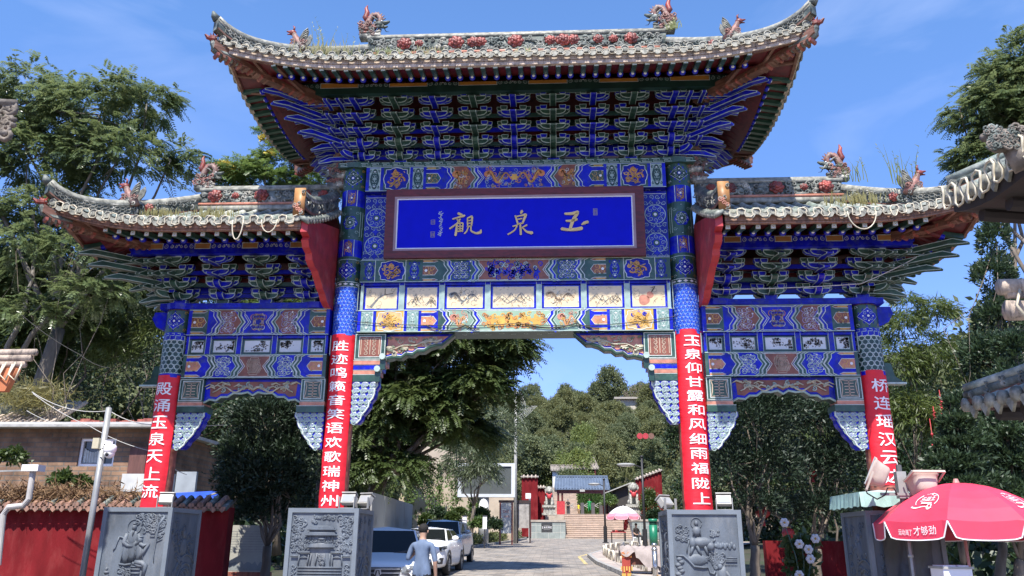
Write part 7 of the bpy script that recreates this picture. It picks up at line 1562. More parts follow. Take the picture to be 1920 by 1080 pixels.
# cart with a cloth over it
c = at(1200, 1050, 12.6); zc = gz(12.6)+.02; ztop = at(1200, 1030, 12.6)[2]-zc; t = thing('vending_cart', 'small brown vending cart with a red signboard on its side', 'cart', (c[0], 12.6, zc)); w_ = 28/ppm(c)
CARTB = mat('cart_brown', (.13, .045, .03), .6, .1); mb = MB(); mb.box(-w_*.8, w_, -.3, .3, ztop*.45, ztop*.9, CARTB); mb.build('box', t)
for x in (-w_*.7, w_*.85):
    for y in (-.25, .25): mb = MB(); mb.box(x-.03, x+.03, y-.03, y+.03, 0, ztop*.45, BLACK); mb.build('leg', t)
mb = MB(); mb.box(-w_*.7, w_*.85, -.02, .02, ztop*.2, ztop*.23, BLACK); mb.build('rail', t)
mb = MB(); mb.prism([(-w_*1.28, -.45, -.05), (-w_*.72, -.40, -.05), (-w_*.72, -.40, ztop*.86), (-w_*1.28, -.45, ztop*.9)], (0, .03, 0), mat('sign_red', (.34, .05, .035), .6, .1)); P = Paint(mb, planeM((-w_, -.452, ztop*.4), (1, .09, 0)))
for i, ch_ in enumerate('香烟'): put_glyph(mb, ch_, planeM((-w_, -.452, ztop*.4), (1, .09, 0)), (-.09+.18*i), .34, .15, .17, mat('sign_orange', (.6, .22, .05), .6, .05), .004)
for i in range(5): P.rect(-.17+.08*i, -.13+.08*i, -.12-.05*(i % 2), .0, mat('sign_gold', (.55, .35, .08), .6, .05), 1)
for i in range(2): P.rect(-.15+.17*i, -.02+.17*i, -.33, -.2, bpy.data.materials['sign_gold'], 1)
mb.build('signboard', t)
CL = mat('crumpled_cloth', (.30, .255, .24), .85, .12, 4, bump=.8, bscale=7); rg = np.random.default_rng(8); nx_, ny_ = 34, 16; V = []
for j in range(ny_+1):
    for i in range(nx_+1):
        u, v = i/nx_*2-1, j/ny_*2-1; x = u*w_*1.45; y = v*.48; ed = max(abs(u)/.85, abs(v)/.75); z = ztop*.92+.05*math.sin(u*4+v*3)+.03*math.sin(u*9+v*7)+.02*math.sin(v*11-u*6); 
        if ed > 1: z -= (ed-1)*(1.0+.35*math.sin(u*7)+.3*math.sin(v*6+1)+(1.2*(u-.3) if u > .3 else 0))*(.45 if u < -.35 else 1); x *= 1-.12*(ed-1)
        V.append((x+.03, y, z+.10))
mb = MB(); mb.add(V, [(j*(nx_+1)+i, j*(nx_+1)+i+1, (j+1)*(nx_+1)+i+1, (j+1)*(nx_+1)+i) for j in range(ny_) for i in range(nx_)], CL); o = mb.build('cloth_cover', None, True); o.location = (c[0], 12.6, zc); tag(o, 'crumpled pale cloth thrown over the vending cart', 'cloth')

# ================================================================== ROADSIDE, LEFT
SCR = mat('screen_grey', (.085, .095, .095), .35, .05); FRW = mat('frame_white', (.55, .58, .62), .5, .05)
a, b, z0, z1 = bb(858, 932, 966, 869, 41); t = thing('led_billboard', 'big grey screen in a white frame on a pale round pillar', 'billboard', ((a+b)/2, 41, gz(41))); w_ = (b-a)/2; z0 -= gz(41); z1 -= gz(41)
mb = MB(); mb.box(-w_+.2, w_-.2, -.02, .35, z0+.2, z1-.2, SCR); mb.build('screen', t); mb = MB()
for q in ((-w_, w_, z0, z0+.2), (-w_, w_, z1-.2, z1), (-w_, -w_+.25, z0+.2, z1-.2), (w_-.25, w_, z0+.2, z1-.2)): mb.box(q[0], q[1], -.10, .4, q[2], q[3], FRW)
mb.build('frame', t); mb = MB(); px_ = at(907, 960, 41.3)[0]-(a+b)/2; mb.tube([(px_, .3, 0), (px_, .3, z0)], .34, mat('pillar_white', (.52, .52, .50), .6, .08), 16); mb.build('pillar', t, True)
def signpost(px0, py0, px1, py1, Y, lb, red=True, zbase=None):
    a, b, z0, z1 = bb(px0, py1, px1, py0, Y); zg = gz(Y)+.12; t = thing('information_sign', lb, 'sign', ((a+b)/2, Y, zg)); w_ = (b-a)/2; z0 -= zg; z1 -= zg
    mb = MB(); mb.box(-w_+.08, w_-.08, -.05, .05, z0+.1, z1-.12, mat('sign_pale', (.46, .47, .46), .5, .05)); P = Paint(mb, planeM((0, -.051, (z0+z1)/2))); rd = mat('sign_writing', (.42, .06, .05), .6, .05); h = (z1-z0)/2
    for i in range(3): put_glyph(mb, '玉泉观'[i], planeM((0, -.051, (z0+z1)/2)), -w_*.35+w_*.3*i, h*.34, w_*.26, w_*.34, rd, .004)
    for i in range(3): put_glyph(mb, '欢迎您'[i], planeM((0, -.051, (z0+z1)/2)), -w_*.22+w_*.3*i, h*.06, w_*.26, w_*.3, rd, .004)
    for v in (-.2, -.3): P.rect(-w_*.35, w_*.35, h*v-.012, h*v+.012, GREY, 1)
    P.line([(-w_*.8+w_*1.6*i/12, -h*.62+h*.12*abs(math.sin(i*1.7))) for i in range(13)], .02, GREY, 1); mb.build('panel', t); fr = mat('sign_frame', (.20, .06, .05), .6, .1); mb = MB()
    for x in (-w_+.05, w_-.05): mb.box(x-.05, x+.05, -.07, .07, 0, z1, fr)
    mb.box(-w_-.05, w_+.05, -.08, .08, z1-.14, z1, mat('sign_top', (.06, .035, .03), .6, .05)); mb.build('frame', t)
signpost(936, 938, 962, 1003, 39, 'upright sign with red lettering below the screen, beside the hedge')
c = at(966, 1000, 46); h = at(970, 731, 46)[2]-gz(46); t = thing('utility_pole', 'tall pale concrete pole with coiled cable near its top', 'pole', (c[0], 46, gz(46))); mb = MB(); mb.tube([(0, 0, 0), (0, 0, h)], [.14, .09], LGREY, 10); mb.build('shaft', t, True); mb = MB(); mb.bar((-.7, 0, h-.3), (.5, 0, h-.3), .06, .08, LGREY)
for k in range(5): mb.tube([(.1+.3*math.sin(PI*i/10)+.08*k, 0, h-.2-1.7*i/10*(1+.06*k)) for i in range(11)]+[(1.2+.1*k, 0, h-1.2)], .014, CABW, 4)
mb.build('crossarm', t)
mb = MB(); WD = mat('dark_frame', (.035, .022, .02), .6, .1); t = thing('notice_board', 'dark framed notice board right of the pale pole', 'notice board', (at(982, 1000, 47)[0], 47, gz(47)))
for x in (-.45, .45): mb = MB(); mb.box(x-.06, x+.06, -.06, .06, 0, at(982, 938, 47)[2]-gz(47), WD); mb.build('post', t)
hh_ = at(982, 938, 47)[2]-gz(47); mb = MB(); mb.box(-.39, .39, -.03, .03, hh_*.35, hh_*.93, mat('notice_paper', (.30, .28, .26), .7, .2, 3)); mb.build('board', t); mb = MB(); mb.box(-.5, .5, -.08, .08, hh_*.93, hh_, WD); mb.build('top_rail', t)
c = at(993, 1000, 50); mb = MB(); mb.tube([(c[0], 50, gz(50)), (c[0], 50, at(993, 925, 50)[2])], .07, TEXTW, 8); mb.box(c[0]-.3, c[0]+.1, 49.85, 50.15, at(993, 935, 50)[2], at(993, 925, 50)[2], TEXTW); tag(mb.build('meter_post'), 'thin white post with a white box near the red wall', 'post')
# cream retaining wall with creepers
mb = MB(); CW = mat('cream_render', (.50, .41, .31), .85, .15, .6, col2=(.40, .33, .25), mixs=.4); a, b = at(745, 1000, 46), at(968, 1000, 50); zt1 = at(850, 845, 47)[2]; mb.prism([(a[0], 46, gz(46)-.2), (b[0], 50, gz(50)-.2), (b[0], 50, at(968, 905, 50)[2]), (at(850, 900, 48)[0], 48, zt1), (a[0], 46, zt1+.6)], (0, .6, 0), CW); tag(mb.build('retaining_wall'), 'tall cream retaining wall hung with creepers', 'wall')
rg = np.random.default_rng(21); P = []
for px, top, bot, w_ in ((768, 880, 945, 14), (806, 862, 985, 8), (824, 868, 970, 4), (846, 862, 985, 12), (884, 925, 985, 4), (899, 928, 985, 5), (780, 870, 905, 10), (858, 862, 940, 8)):
    for i in range(150):
        y_ = rg.uniform(top, bot); q = at(px+rg.normal()*w_*(.35+.4*math.sin(y_*.11)**2), y_, 45.7); P.append(q)
P = np.array(P); P = np.repeat(P, 4, 0)+rg.normal(size=(len(P)*4, 3))*.10; V, F = blades(P, np.tile([0, -.7, -.4], (len(P), 1)), .20, .07, rg, .3); tag(mesh_np('creeper', V, F, L_GOLD, None), 'green creeper strands hanging down the cream wall', 'creeper')
SH = 'clipped shrubs behind the parked cars'
for i, (px, py, rx, lm, Y, lb) in enumerate(((800, 975, 13, 1, 40, 'light green shrub behind the white cars, leftmost'), (822, 966, 15, 0, 41, 'dark layered shrub behind the white cars'), (848, 972, 12, 1, 40, 'yellow green shrub behind the farthest car'), (862, 962, 11, 1, 41, 'small round shrub above the farthest car'), (903, 966, 14, 1, 37, 'upper clipped shrub in front of the pale pillar'), (897, 982, 13, 2, 36, 'brighter low shrub left of the pale pillar'), (927, 985, 13, 0, 36, 'dark round shrub left of the red lettered sign'))):
    b = B(px, py, Y, rx, rx*.9); L_ = (L_DARK, L_SHRUB, L_GOLD)[lm]; tree('shrub', lb, (b[0], b[1], b[2]-b[5]), [b], 50, 22, 'broad', L_, .0, 100+i, group=SH, cat='shrub', size=1.0)
rg = np.random.default_rng(31); P = []
for i in range(6000):
    t_ = rg.uniform(0, 1); y = 27+t_*30; x = np.interp(y, [20, 26, 38.3, 48, 56.5], [-6.0, -5.6, -4.0, -2.7, -1.75])-.3-rg.uniform(0, 1.2); P.append((x, y, gz(y)+.12+rg.uniform(.0, .55)))
P = np.array(P); V, F = blades(P, rg.normal(size=P.shape)+np.array([0, -.2, .7]), .17, .05, rg, 0); o = mesh_np('box_hedge', V, F, leafmat('hedge_leaf', (.05, .075, .02), (.13, .15, .05), (.28, .30, .14), .5, .3, 1.5), None); tag(o, 'low clipped hedge with pale leaves along the left kerb', 'hedge')
for px, Y, lb in ((871, 34, 'small white garden lamp left among the shrubs'), (909, 33, 'small white garden lamp in front of the clipped shrubs')):
    c = at(px, 990, Y); t = thing('garden_lamp', lb, 'garden lamp', (c[0], Y, gz(Y)+.12)); h_ = at(px, 968, Y)[2]-gz(Y)-.12; mb = MB(); mb.box(-.03, .03, -.03, .03, 0, h_*.6, BLACK); mb.build('post', t); mb = MB(); mb.box(-.11, .11, -.11, .11, h_*.6, h_, TEXTW); mb.build('shade', t); mb = MB(); mb.box(-.14, .14, -.14, .14, h_, h_+.05, BLACK); mb.build('cap', t)
# hoarding panels
HB = mat('hoarding_grey', (.30, .30, .27), .7, .06, 1); A = at(694, 1000, 10.5); Bq = at(772, 1000, 19); za, zb2 = at(698, 923, 10.5)[2], at(768, 946, 19)[2]; t = thing('hoarding', 'row of pale grey printed hoarding panels left of the parked cars', 'hoarding', (A[0], 10.5, gz(10.5)))
D = Vector((Bq[0]-A[0], 8.5, gz(19)-gz(10.5))); U = Vector((D.x, D.y, 0)).normalized(); L = D.length; N = Vector((U.y, -U.x, 0)); hl, hr2 = za-gz(10.5), zb2-gz(19)
for i in range(4):
    mb = MB(); f0, f1 = i/4+.004, (i+1)/4-.004; p0, p1 = D*f0, D*f1; h0, h1 = hl+(hr2-hl)*f0, hl+(hr2-hl)*f1; mb.prism([p0, p1, p1+Vector((0, 0, h1)), p0+Vector((0, 0, h0))], N*-.05, HB, LGREY); M = planeM(p0+N*.002, U, (0, 0, 1), N); P = Paint(mb, M)
    for k in range(6): P.rect(.2+.13*k, .27+.13*k, h0*.62, h0*(.80-.03*(k % 3)), GREY, 1)
    for k in range(3): P.rect(.2, 1.5, h0*(.40-.06*k), h0*(.415-.06*k), GREY, 1)
    mb.build('panel', t)
# ================================================================== CARS
PAINT = mat('car_white', (.80, .80, .80), .25, .02, 2, spec=.5); PAINT2 = mat('car_silver', (.50, .52, .55), .2, .02, 2, spec=.6, metal=.2); GLASS = mat('car_glass', (.010, .012, .013), .08, .02, spec=.15); TYRE = mat('tyre', (.015, .015, .015), .8, .05); RIM = mat('alloy', (.42, .43, .44), .3, .05, metal=.7); LAMPG = mat('headlamp', (.22, .24, .26), .15, .2, 6, spec=.6); PLAST = mat('black_plastic', (.018, .018, .02), .4, .05)
def car(label, loc, rz, L, W, H, hood, paint, suv=True, group='white cars parked along the left of the road', emblem=True):
    t = thing('parked_car', label, 'car', loc, rz, group); hw = W/2; zl = .26 if suv else .2; mb = MB(); rg = random.Random(1)
    st = [(0, .70, zl+.12, hood-.18, 0), (.06, .86, zl+.02, hood-.10, .0), (.25, .96, zl, hood-.02, .0), (.75, 1.0, zl, hood+.05, 0), (1.15, 1.0, zl, hood+.11, 0), (L*.5, 1.0, zl, hood+.15, 0), (L-.7, 1.0, zl, hood+.17, 0), (L-.15, .95, zl, hood+.15, 0), (L, .86, zl+.1, hood+.05, 0)]
    sec = []
    for y, k, z0, zs, _ in st:
        w_ = hw*k; h = zs-z0; sec.append([(-w_*.55, y, zs+.055), (-w_*.86, y, zs+.02), (-w_*.965, y, zs-.06), (-w_, y, z0+h*.58), (-w_*.985, y, z0+h*.2), (-w_*.90, y, z0), (w_*.90, y, z0), (w_*.985, y, z0+h*.2), (w_, y, z0+h*.58), (w_*.965, y, zs-.06), (w_*.86, y, zs+.02), (w_*.55, y, zs+.055), (0, y, zs+.07)])
    n = len(sec[0]); V = [p for s in sec for p in s]; F = [(i*n+j, i*n+(j+1) % n, (i+1)*n+(j+1) % n, (i+1)*n+j) for i in range(len(sec)-1) for j in range(n)]; F += [tuple(range(n)), tuple(range((len(sec)-1)*n, len(sec)*n))[::-1]]; mb.add(V, F, paint); body = mb.build('body', t, True)
    bv = body.modifiers.new('s', 'SUBSURF'); bv.levels = 1; bv.render_levels = 2
    wy0, wy1, ry0, ry1 = 1.05, 1.75, L-.75, L-.25; zb_, zt_ = hood+.10, H
    def ring(y, wb, z): return [(-wb, y, z), (wb, y, z)]
    B0 = [(-hw*.86, wy0, zb_), (hw*.86, wy0, zb_), (hw*.90, ry1 if suv else ry0+.3, zb_+.06), (-hw*.90, ry1 if suv else ry0+.3, zb_+.06)]; T0 = [(-hw*.66, wy1, zt_-.04), (hw*.66, wy1, zt_-.04), (hw*.66, ry0 if suv else ry0-.5, zt_-.03), (-hw*.66, ry0 if suv else ry0-.5, zt_-.03)]
    mb = MB(); mb.add(B0+T0, [(0, 1, 5, 4), (1, 2, 6, 5), (2, 3, 7, 6), (3, 0, 4, 7)], paint); mid = [(0, wy1+.25, zt_+.03), (0, ry0-.3, zt_+.02)]; mb.add(T0+mid, [(0, 1, 4), (1, 2, 5, 4), (2, 3, 5), (3, 0, 4, 5)], paint); mb.build('roof', t)
    def patch(name, q, m, off, ins=(.06, .06)):
        q = [Vector(p) for p in q]; u0, u1, v0, v1 = ins[0], 1-ins[0], ins[1], 1-ins[1]; f = lambda u, v: (q[0]*(1-u)+q[1]*u)*(1-v)+(q[3]*(1-u)+q[2]*u)*v; N = (q[1]-q[0]).cross(q[3]-q[0]).normalized()*off; mb = MB(); mb.add([f(u0, v0)+N, f(u1, v0)+N, f(u1, v1)+N, f(u0, v1)+N], [(0, 1, 2, 3)], m); return mb.build(name, t)
    patch('windscreen', [B0[0], B0[1], T0[1], T0[0]], GLASS, .006, (.03, .03)); patch('rear_window', [B0[2], B0[3], T0[3], T0[2]], GLASS, .006, (.08, .1))
    for sg, q in ((1, [B0[1], B0[2], T0[2], T0[1]]), (-1, [B0[3], B0[0], T0[0], T0[3]])):
        a = [Vector(p) for p in q]; m1 = a[0].lerp(a[1], .48); m2 = a[3].lerp(a[2], .44); patch('side_window', [a[0], m1, m2, a[3]] if sg > 0 else [a[0], a[0].lerp(a[1], .52), a[3].lerp(a[2], .56), a[3]], GLASS, .006, (.07, .10)); patch('side_window', [m1, a[1], a[2], m2] if sg > 0 else [a[0].lerp(a[1], .52), a[1], a[2], a[3].lerp(a[2], .56)], GLASS, .006, (.07, .10))
        mb = MB(); mb.tube([(sg*hw*.70, wy1+.1, zt_+.03), (sg*hw*.70, ry0-.2, zt_+.03)], .022, LGREY, 6); 
        if suv: mb.build('roof_rail', t)
        mb = MB(); mb.ball((sg*(hw+.10), wy0+.22, zb_+.10), (.12, .07, .085), paint, 9, 6); mb.tube([(sg*hw*.88, wy0+.2, zb_+.06), (sg*(hw+.02), wy0+.2, zb_+.08)], .025, PLAST, 5); mb.build('mirror', t, True)
        for y in (.80, L-.85):
            w_ = thing('wheel', None, None, (sg*(hw-.10), y, .33), 0, None, t); mb = MB(); mb.lathe([(.20, -.10), (.30, -.105), (.33, -.07), (.33, .07), (.30, .105), (.20, .10)], (0, 0, 0), TYRE, 22, axis='x'); mb.build('tyre', w_, True); mb = MB(); mb.lathe([(.215, -.07), (.215, .07)], (0, 0, 0), PLAST, 18, axis='x')
            for k in range(10): a_ = 2*PI*k/10; mb.bar((sg*.085, .04*math.cos(a_), .04*math.sin(a_)), (sg*.085, .21*math.cos(a_), .21*math.sin(a_)), .03, .045, RIM)
            mb.lathe([(.215, sg*.06), (.215, sg*.10), (.195, sg*.10)], (0, 0, 0), RIM, 18, axis='x'); mb.lathe([(0, sg*.1), (.05, sg*.1), (.05, sg*.07)], (0, 0, 0), RIM, 10, axis='x'); mb.build('rim', w_)
            mb = MB(); mb.lathe([(.36, 0), (.44, 0), (.44, .012), (.36, .012)], (sg*(hw-.008) if sg < 0 else hw-.004, y, .34), PLAST, 20, 0, PI, 'x'); mb.build('wheel_arch', t)
        mb = MB(); z = hood-.13; mb.add([(sg*hw*.98, .34, z+.10), (sg*hw*.93, .06, z+.09), (sg*hw*.50, -.012, z+.05), (sg*hw*.47, -.02, z-.06), (sg*hw*.86, .03, z-.06), (sg*hw*1.0, .30, z+.02)], [(0, 1, 2, 3, 4, 5)] if sg > 0 else [(5, 4, 3, 2, 1, 0)], LAMPG)
        for u, r in ((.62, .055), (.80, .055)): mb.ball((sg*hw*u, .02, z+.01), (r, .05, r), GLASS if u > .7 else RIM, 9, 5)
        mb.build('headlight', t)
        mb = MB(); mb.prism([(sg*hw*.62, -.012, zl+.16), (sg*hw*.88, .04, zl+.16), (sg*hw*.92, .05, zl+.34), (sg*hw*.80, .02, zl+.34)], (0, .06, 0), PLAST); mb.ball((sg*hw*.78, .0, zl+.24), (.05, .03, .05), LAMPG, 8, 5); mb.build('fog_light', t)
        for yd in (1.72, 2.62): mb = MB(); mb.bar((sg*(hw+.012), yd, hood-.03), (sg*(hw+.012), yd+.16, hood-.03), .02, .03, paint); mb.build('door_handle', t)
    mb = MB(); z = hood-.16; mb.prism([(-hw*.47, -.035, z+.07), (hw*.47, -.035, z+.07), (hw*.40, -.035, z-.15), (-hw*.40, -.035, z-.15)], (0, .06, 0), PLAST)
    for k in range(3): mb.bar((-hw*.45, -.045, z+.04-.07*k), (hw*.45, -.045, z+.04-.07*k), .012, .014, RIM)
    mb.build('grille', t)
    if emblem: mb = MB(); M = planeM((0, -.06, z-.03)); mb.prism([M(*p) for p in ((-.05, .07), (.05, .07), (.07, -.01), (0, -.08), (-.07, -.01))], (0, .02, 0), RIM); mb.tube([M(-.035, -.04, .01), M(-.02, .04, .01), M(.02, .05, .01), M(.035, -.03, .01)], .012, PLAST, 5); mb.build('emblem', t)
    mb = MB(); mb.box(-.22, .22, -.05, -.03, zl+.10, zl+.22, mat('plate_blue', (.02, .06, .35), .5, .02)); mb.build('number_plate', t); mb = MB(); mb.prism([(-hw*.6, -.02, zl+.02), (hw*.6, -.02, zl+.02), (hw*.5, -.02, zl+.3), (-hw*.5, -.02, zl+.3)], (0, .04, 0), PLAST); mb.build('lower_intake', t)
    for sg in (-1, 1): mb = MB(); mb.tube([(sg*.05, wy0-.02, zb_+.0), (sg*.05+.5, wy0+.08, zb_+.09)], .012, PLAST, 4); mb.build('wiper', t)
    return t
c1 = at(711, 1064, 1.6); car('nearest white car with a badge on its black grille, right behind the left central pedestal', (c1[0]-.02, 1.6, gz(1.6)-.02), .13, 4.5, 1.80, at(740, 986, 3.2)[2]-gz(3)+.02, at(711, 1056, 1.6)[2]-gz(1.6)+.04, PAINT)
c2 = gr(845, 1079); car('lower white car parked behind the nearest one', (c2[0]-.95, c2[1]-.9, gz(c2[1])), -.03, 4.5, 1.78, 1.47, .93, PAINT, False, emblem=False)
c3 = gr(866, 1062); car('silver white car with roof rails, farthest of the parked row', (c3[0]-.98, c3[1]-.4, gz(c3[1])), -.03, 4.6, 1.86, 1.70, 1.05, PAINT2, True)
# ================================================================== LEFT FOREGROUND
BRICK = brickmat('old_brick', (.27, .165, .10), (.19, .11, .07), (.15, .125, .10), 1.0, .46, .13, .016, .9, 'XZ', .5, .35); a, b, z0, z1 = bb(-80, 960, 285, 803, 8); t = thing('brick_house', 'old brick house with a flat eave behind the red wall', 'house', (a, 8, z0-1.5)); W_ = b-a; H_ = z1-z0+1.5
wx0, wx1, wz0, wz1 = bb(143, 874, 219, 822, 8); wx0 -= a; wx1 -= a; wz0 -= z0-1.5; wz1 -= z0-1.5
mb = MB()
for q in ((0, wx0, 0, H_), (wx1, W_, 0, H_), (wx0, wx1, 0, wz0), (wx0, wx1, wz1, H_)): mb.box(q[0], q[1], 0, .3, q[2], q[3], BRICK)
mb.box(W_-.3, W_, .3, 5, 0, H_, BRICK); mb.build('wall', t)
mb = MB(); mb.box(-1, W_+.25, -.55, 5.2, H_, H_+.10, mat('eave_slab', (.50, .49, .47), .7, .15, 2, stretch=(1, 1, 1))); mb.box(-1, W_+.25, -.56, -.50, H_-.03, H_+.04, LGREY); mb.build('eave', t); mb = MB(); pr = random.Random(4)
for i in range(60): x = pr.uniform(W_*.55, W_); mb.box(x, x+.28, -.4+pr.uniform(0, .8), -.1+pr.uniform(0, .9), H_+.10, H_+.13+pr.uniform(0, .1), COLRED)
mb.build('roof_tiles', t)
w2 = thing('window', None, None, (wx0, .12, wz0), 0, None, t); ww, wh = wx1-wx0, wz1-wz0; mb = MB()
for q in ((0, ww, 0, .07), (0, ww, wh-.07, wh), (0, .07, .07, wh-.07), (ww-.07, ww, .07, wh-.07), (ww*.62, ww*.62+.05, .07, wh-.07)): mb.box(q[0], q[1], -.06, .02, q[2], q[3], TEXTW)
mb.build('frame', w2); mb = MB(); mb.box(.07, ww-.07, .02, .05, .07, wh-.07, mat('window_glass', (.05, .06, .06), .1, .1)); mb.build('pane', w2); mb = MB(); V = []
for i in range(25):
    x = .10+(ww*.55)*i/24; y = .0+.02*math.sin(i*1.9); V += [(x, y-.02, .10), (x*(.9 if i > 12 else 1), y-.02, wh-.25-.12*math.sin(i/24*PI))]
mb.add(V, [(2*i, 2*i+2, 2*i+3, 2*i+1) for i in range(24)], mat('curtain', (.52, .54, .52), .8, .05)); mb.build('curtain', w2)
x0, x1, z0b, z1b = bb(238, 890, 277, 838, 7.9); mb = MB(); mb.box(x0-a, x1-a, -.12, 0, z0b-z0+1.5, z1b-z0+1.5, mat('rust_shutter', (.12, .05, .04), .7, .2, 4, stretch=(6, 1, 1))); mb.build('shutter', t)
x0, x1, z0b, z1b = bb(228, 922, 330, 889, 7.7); mb = MB(); mb.box(x0, x1, 7.6, 7.7, z0b, z1b, mat('pale_panel', (.50, .50, .48), .7, .08)); tag(mb.build('leaning_panel'), 'pale ribbed panel leaning under the brick house window', 'panel')
x0, x1, z0b, z1b = bb(330, 925, 372, 885, 7.2); mb = MB(); mb.box(x0, x1, 7.1, 7.2, z0b, z1b, mat('tin_sheet', (.30, .33, .35), .5, .1)); tag(mb.build('tin_sheet'), 'grey tin sheet standing right of the far left column', 'sheet')
mb = MB(); TARP = mat('blue_tarp', (.02, .07, .42), .55, .12, 6, bump=.4, bscale=8); q = [at(328, 945, 5), at(372, 948, 5), at(418, 932, 5.5), at(412, 920, 6), at(330, 924, 6)]; mb.prism([Vector(p) for p in q], (0, .1, -.12), TARP); tag(mb.build('blue_tarp'), 'bright blue tarpaulin right of the far left column', 'tarpaulin')
mb = MB(); q = at(395, 930, 5); 
for k in range(4): mb.bar(q+np.array([-.1+.1*k, 0, .03*k]), q+np.array([.55+.08*k, .1, .18+.05*k]), .06, .03, LGREY)
tag(mb.build('lumber_pile'), 'loose pale boards lying on the blue tarpaulin', 'boards')
# red garden wall with tiled coping
a, b = at(-60, 1000, 3.2)[0], at(425, 1000, 3.2)[0]; zt_ = at(150, 950, 3.2)[2]; t = thing('red_wall', 'long red garden wall with worn tile coping at the left', 'wall', (a, 3.2, gz(3.2)-.2)); H_ = zt_-gz(3.2)+.2; W_ = b-a
mb = MB(); mb.box(0, W_, 0, .3, 0, H_, REDWALL); mb.build('wall', t); mb = MB(); rg = random.Random(9); n = int(W_/.19)
for i in range(n):
    x = .1+i*.19; dz = rg.uniform(-.02, .02); mb.tube([(x, -.22, H_+.02+dz), (x, .15, H_+.20), (x, .5, H_+.02)], .06, CONCB if i % 3 else TILED, 7); c = (x, -.23, H_+.02+dz)
    mb.tube([(x, -.24, H_+.02+dz), (x, -.21, H_+.02+dz)], .07, CONCB, 10); mb.prism([(x+.02, -.24, H_-.0), (x+.17, -.24, H_-.0), (x+.15, -.24, H_-.07), (x+.095, -.24, H_-.12), (x+.04, -.24, H_-.07)], (0, .02, 0), CONCB)
mb.prism([(0, -.2, H_-.02), (W_, -.2, H_-.02), (W_, .15, H_+.16), (0, .15, H_+.16)], (0, .06, -.06), TILED); mb.build('tile_coping', t)
rg = np.random.default_rng(6); P = []
for px, n in ((60, 900), (110, 500), (20, 500), (200, 250), (250, 200), (150, 300)):
    c = at(px, 928, 3.3); P += [c+rg.normal(size=3)*np.array([.28, .12, .10]) for _ in range(n)]
P = np.array(P); V, F = blades(P, rg.normal(size=P.shape)+np.array([0, -.3, .1]), .26, .012, rg, .5); tag(mesh_np('dry_creeper', V, F, mat('dry_twig', (.20, .12, .06), .9, .2, 9), None), 'dry brown creeper matted over the red wall coping', 'creeper')
for i, (px, py, r_, lb) in enumerate(((20, 860, 26, 'green shrub at the left edge in front of the brick house'), (118, 905, 22, 'small green plant on the red wall coping'), (150, 908, 16, 'sparse plant right of the pipe on the wall coping'))):
    b_ = B(px, py, 4.2, r_, r_*.8); tree('shrub', lb, (b_[0], b_[1], b_[2]-b_[5]), [b_], 26, 12, 'broad', L_SHRUB, 0, 120+i, cat='shrub', size=.8)
# camera pole
c = at(156, 1079, -.2); zt_ = at(207, 765, -.2)[2]; t = thing('camera_pole', 'grey steel pole carrying a white dome camera', 'pole', (at(180, 920, -.2)[0], -.2, gz(-.2))); h = zt_-gz(-.2); mb = MB(); mb.tube([(0, 0, 0), (0, 0, h)], .052, mat('galvanised', (.30, .31, .31), .45, .1, 3, metal=.3), 12); mb.tube([(0, 0, h), (0, 0, h+.02)], [.052, .02], GREY, 12); mb.build('mast', t, True)
zc = at(196, 835, -.2)[2]-gz(-.2); mb = MB(); mb.box(-.16, -.05, -.07, .05, zc-.06, zc+.12, mat('box_cream', (.48, .44, .32), .6, .08)); mb.build('junction_box', t); mb = MB(); mb.bar((.04, -.02, zc+.05), (.20, -.10, zc+.03), .05, .06, TEXTW); mb.build('camera_arm', t)
mb = MB(); mb.lathe([(0, .0), (.075, 0), (.105, -.03), (.105, -.10), (.09, -.13)], (.19, -.10, zc+.0), TEXTW, 18); mb.build('camera_housing', t, True); mb = MB(); mb.ball((.19, -.10, zc-.15), (.088, .088, .085), TEXTW, 14, 8); mb.ball((.19, -.175, zc-.17), (.035, .02, .035), BLACK, 10, 6); mb.build('camera_dome', t, True)
mb = MB(); mb.tube([(.03, -.04, zc-.02), (.10, -.14, zc-.06), (.0, -.12, zc-.10)], .010, BLACK, 5); mb.build('wire', t)
q = [at(x, y, 1.2) for x, y in ((-4, 1060), (6, 965), (16, 951), (44, 948), (54, 936), (62, 884))]; mb = MB(); mb.tube(q, .055, mat('pvc_white', (.45, .43, .41), .5, .1, 5), 12); e = q[-1]; mb.box(e[0]-.16, e[0]+.16, e[1]-.12, e[1]+.12, e[2], e[2]+.12, TEXTW); tag(mb.build('drain_pipe', None), 'bent white drain pipe with a square hopper at the left edge', 'pipe')
mb = MB(); mb.bar(at(48, 882, 1.4), at(-20, 884, 1.4), .03, .03, GREY); tag(mb.build('pipe_bracket'), 'grey bar running left from the pipe hopper', 'bar')
for pts, r, lb, sg_ in (([(60, 735), (205, 770), (330, 790)], .008, 'pale cable from the left eave past the camera pole, uppermost', .15), ([(62, 738), (170, 800), (280, 845), (350, 890)], .007, 'pale cable drooping behind the camera pole, lower', .05), ([(50, 770), (110, 797)], .006, 'short cable above the brick house eave', .02), ([(40, 590), (150, 665), (205, 690)], .006, 'thin dark wire crossing the dark trees at left', .05), ([(345, 800), (420, 797)], .008, 'pale cable between the left cloud bracket and the trees', .0)):
    P_ = [tuple(at(x, y, 1.5)) for x, y in pts]; cable(P_, r, CABW if 'pale' in lb or 'short' in lb else CAB, lb, sg_, 10)
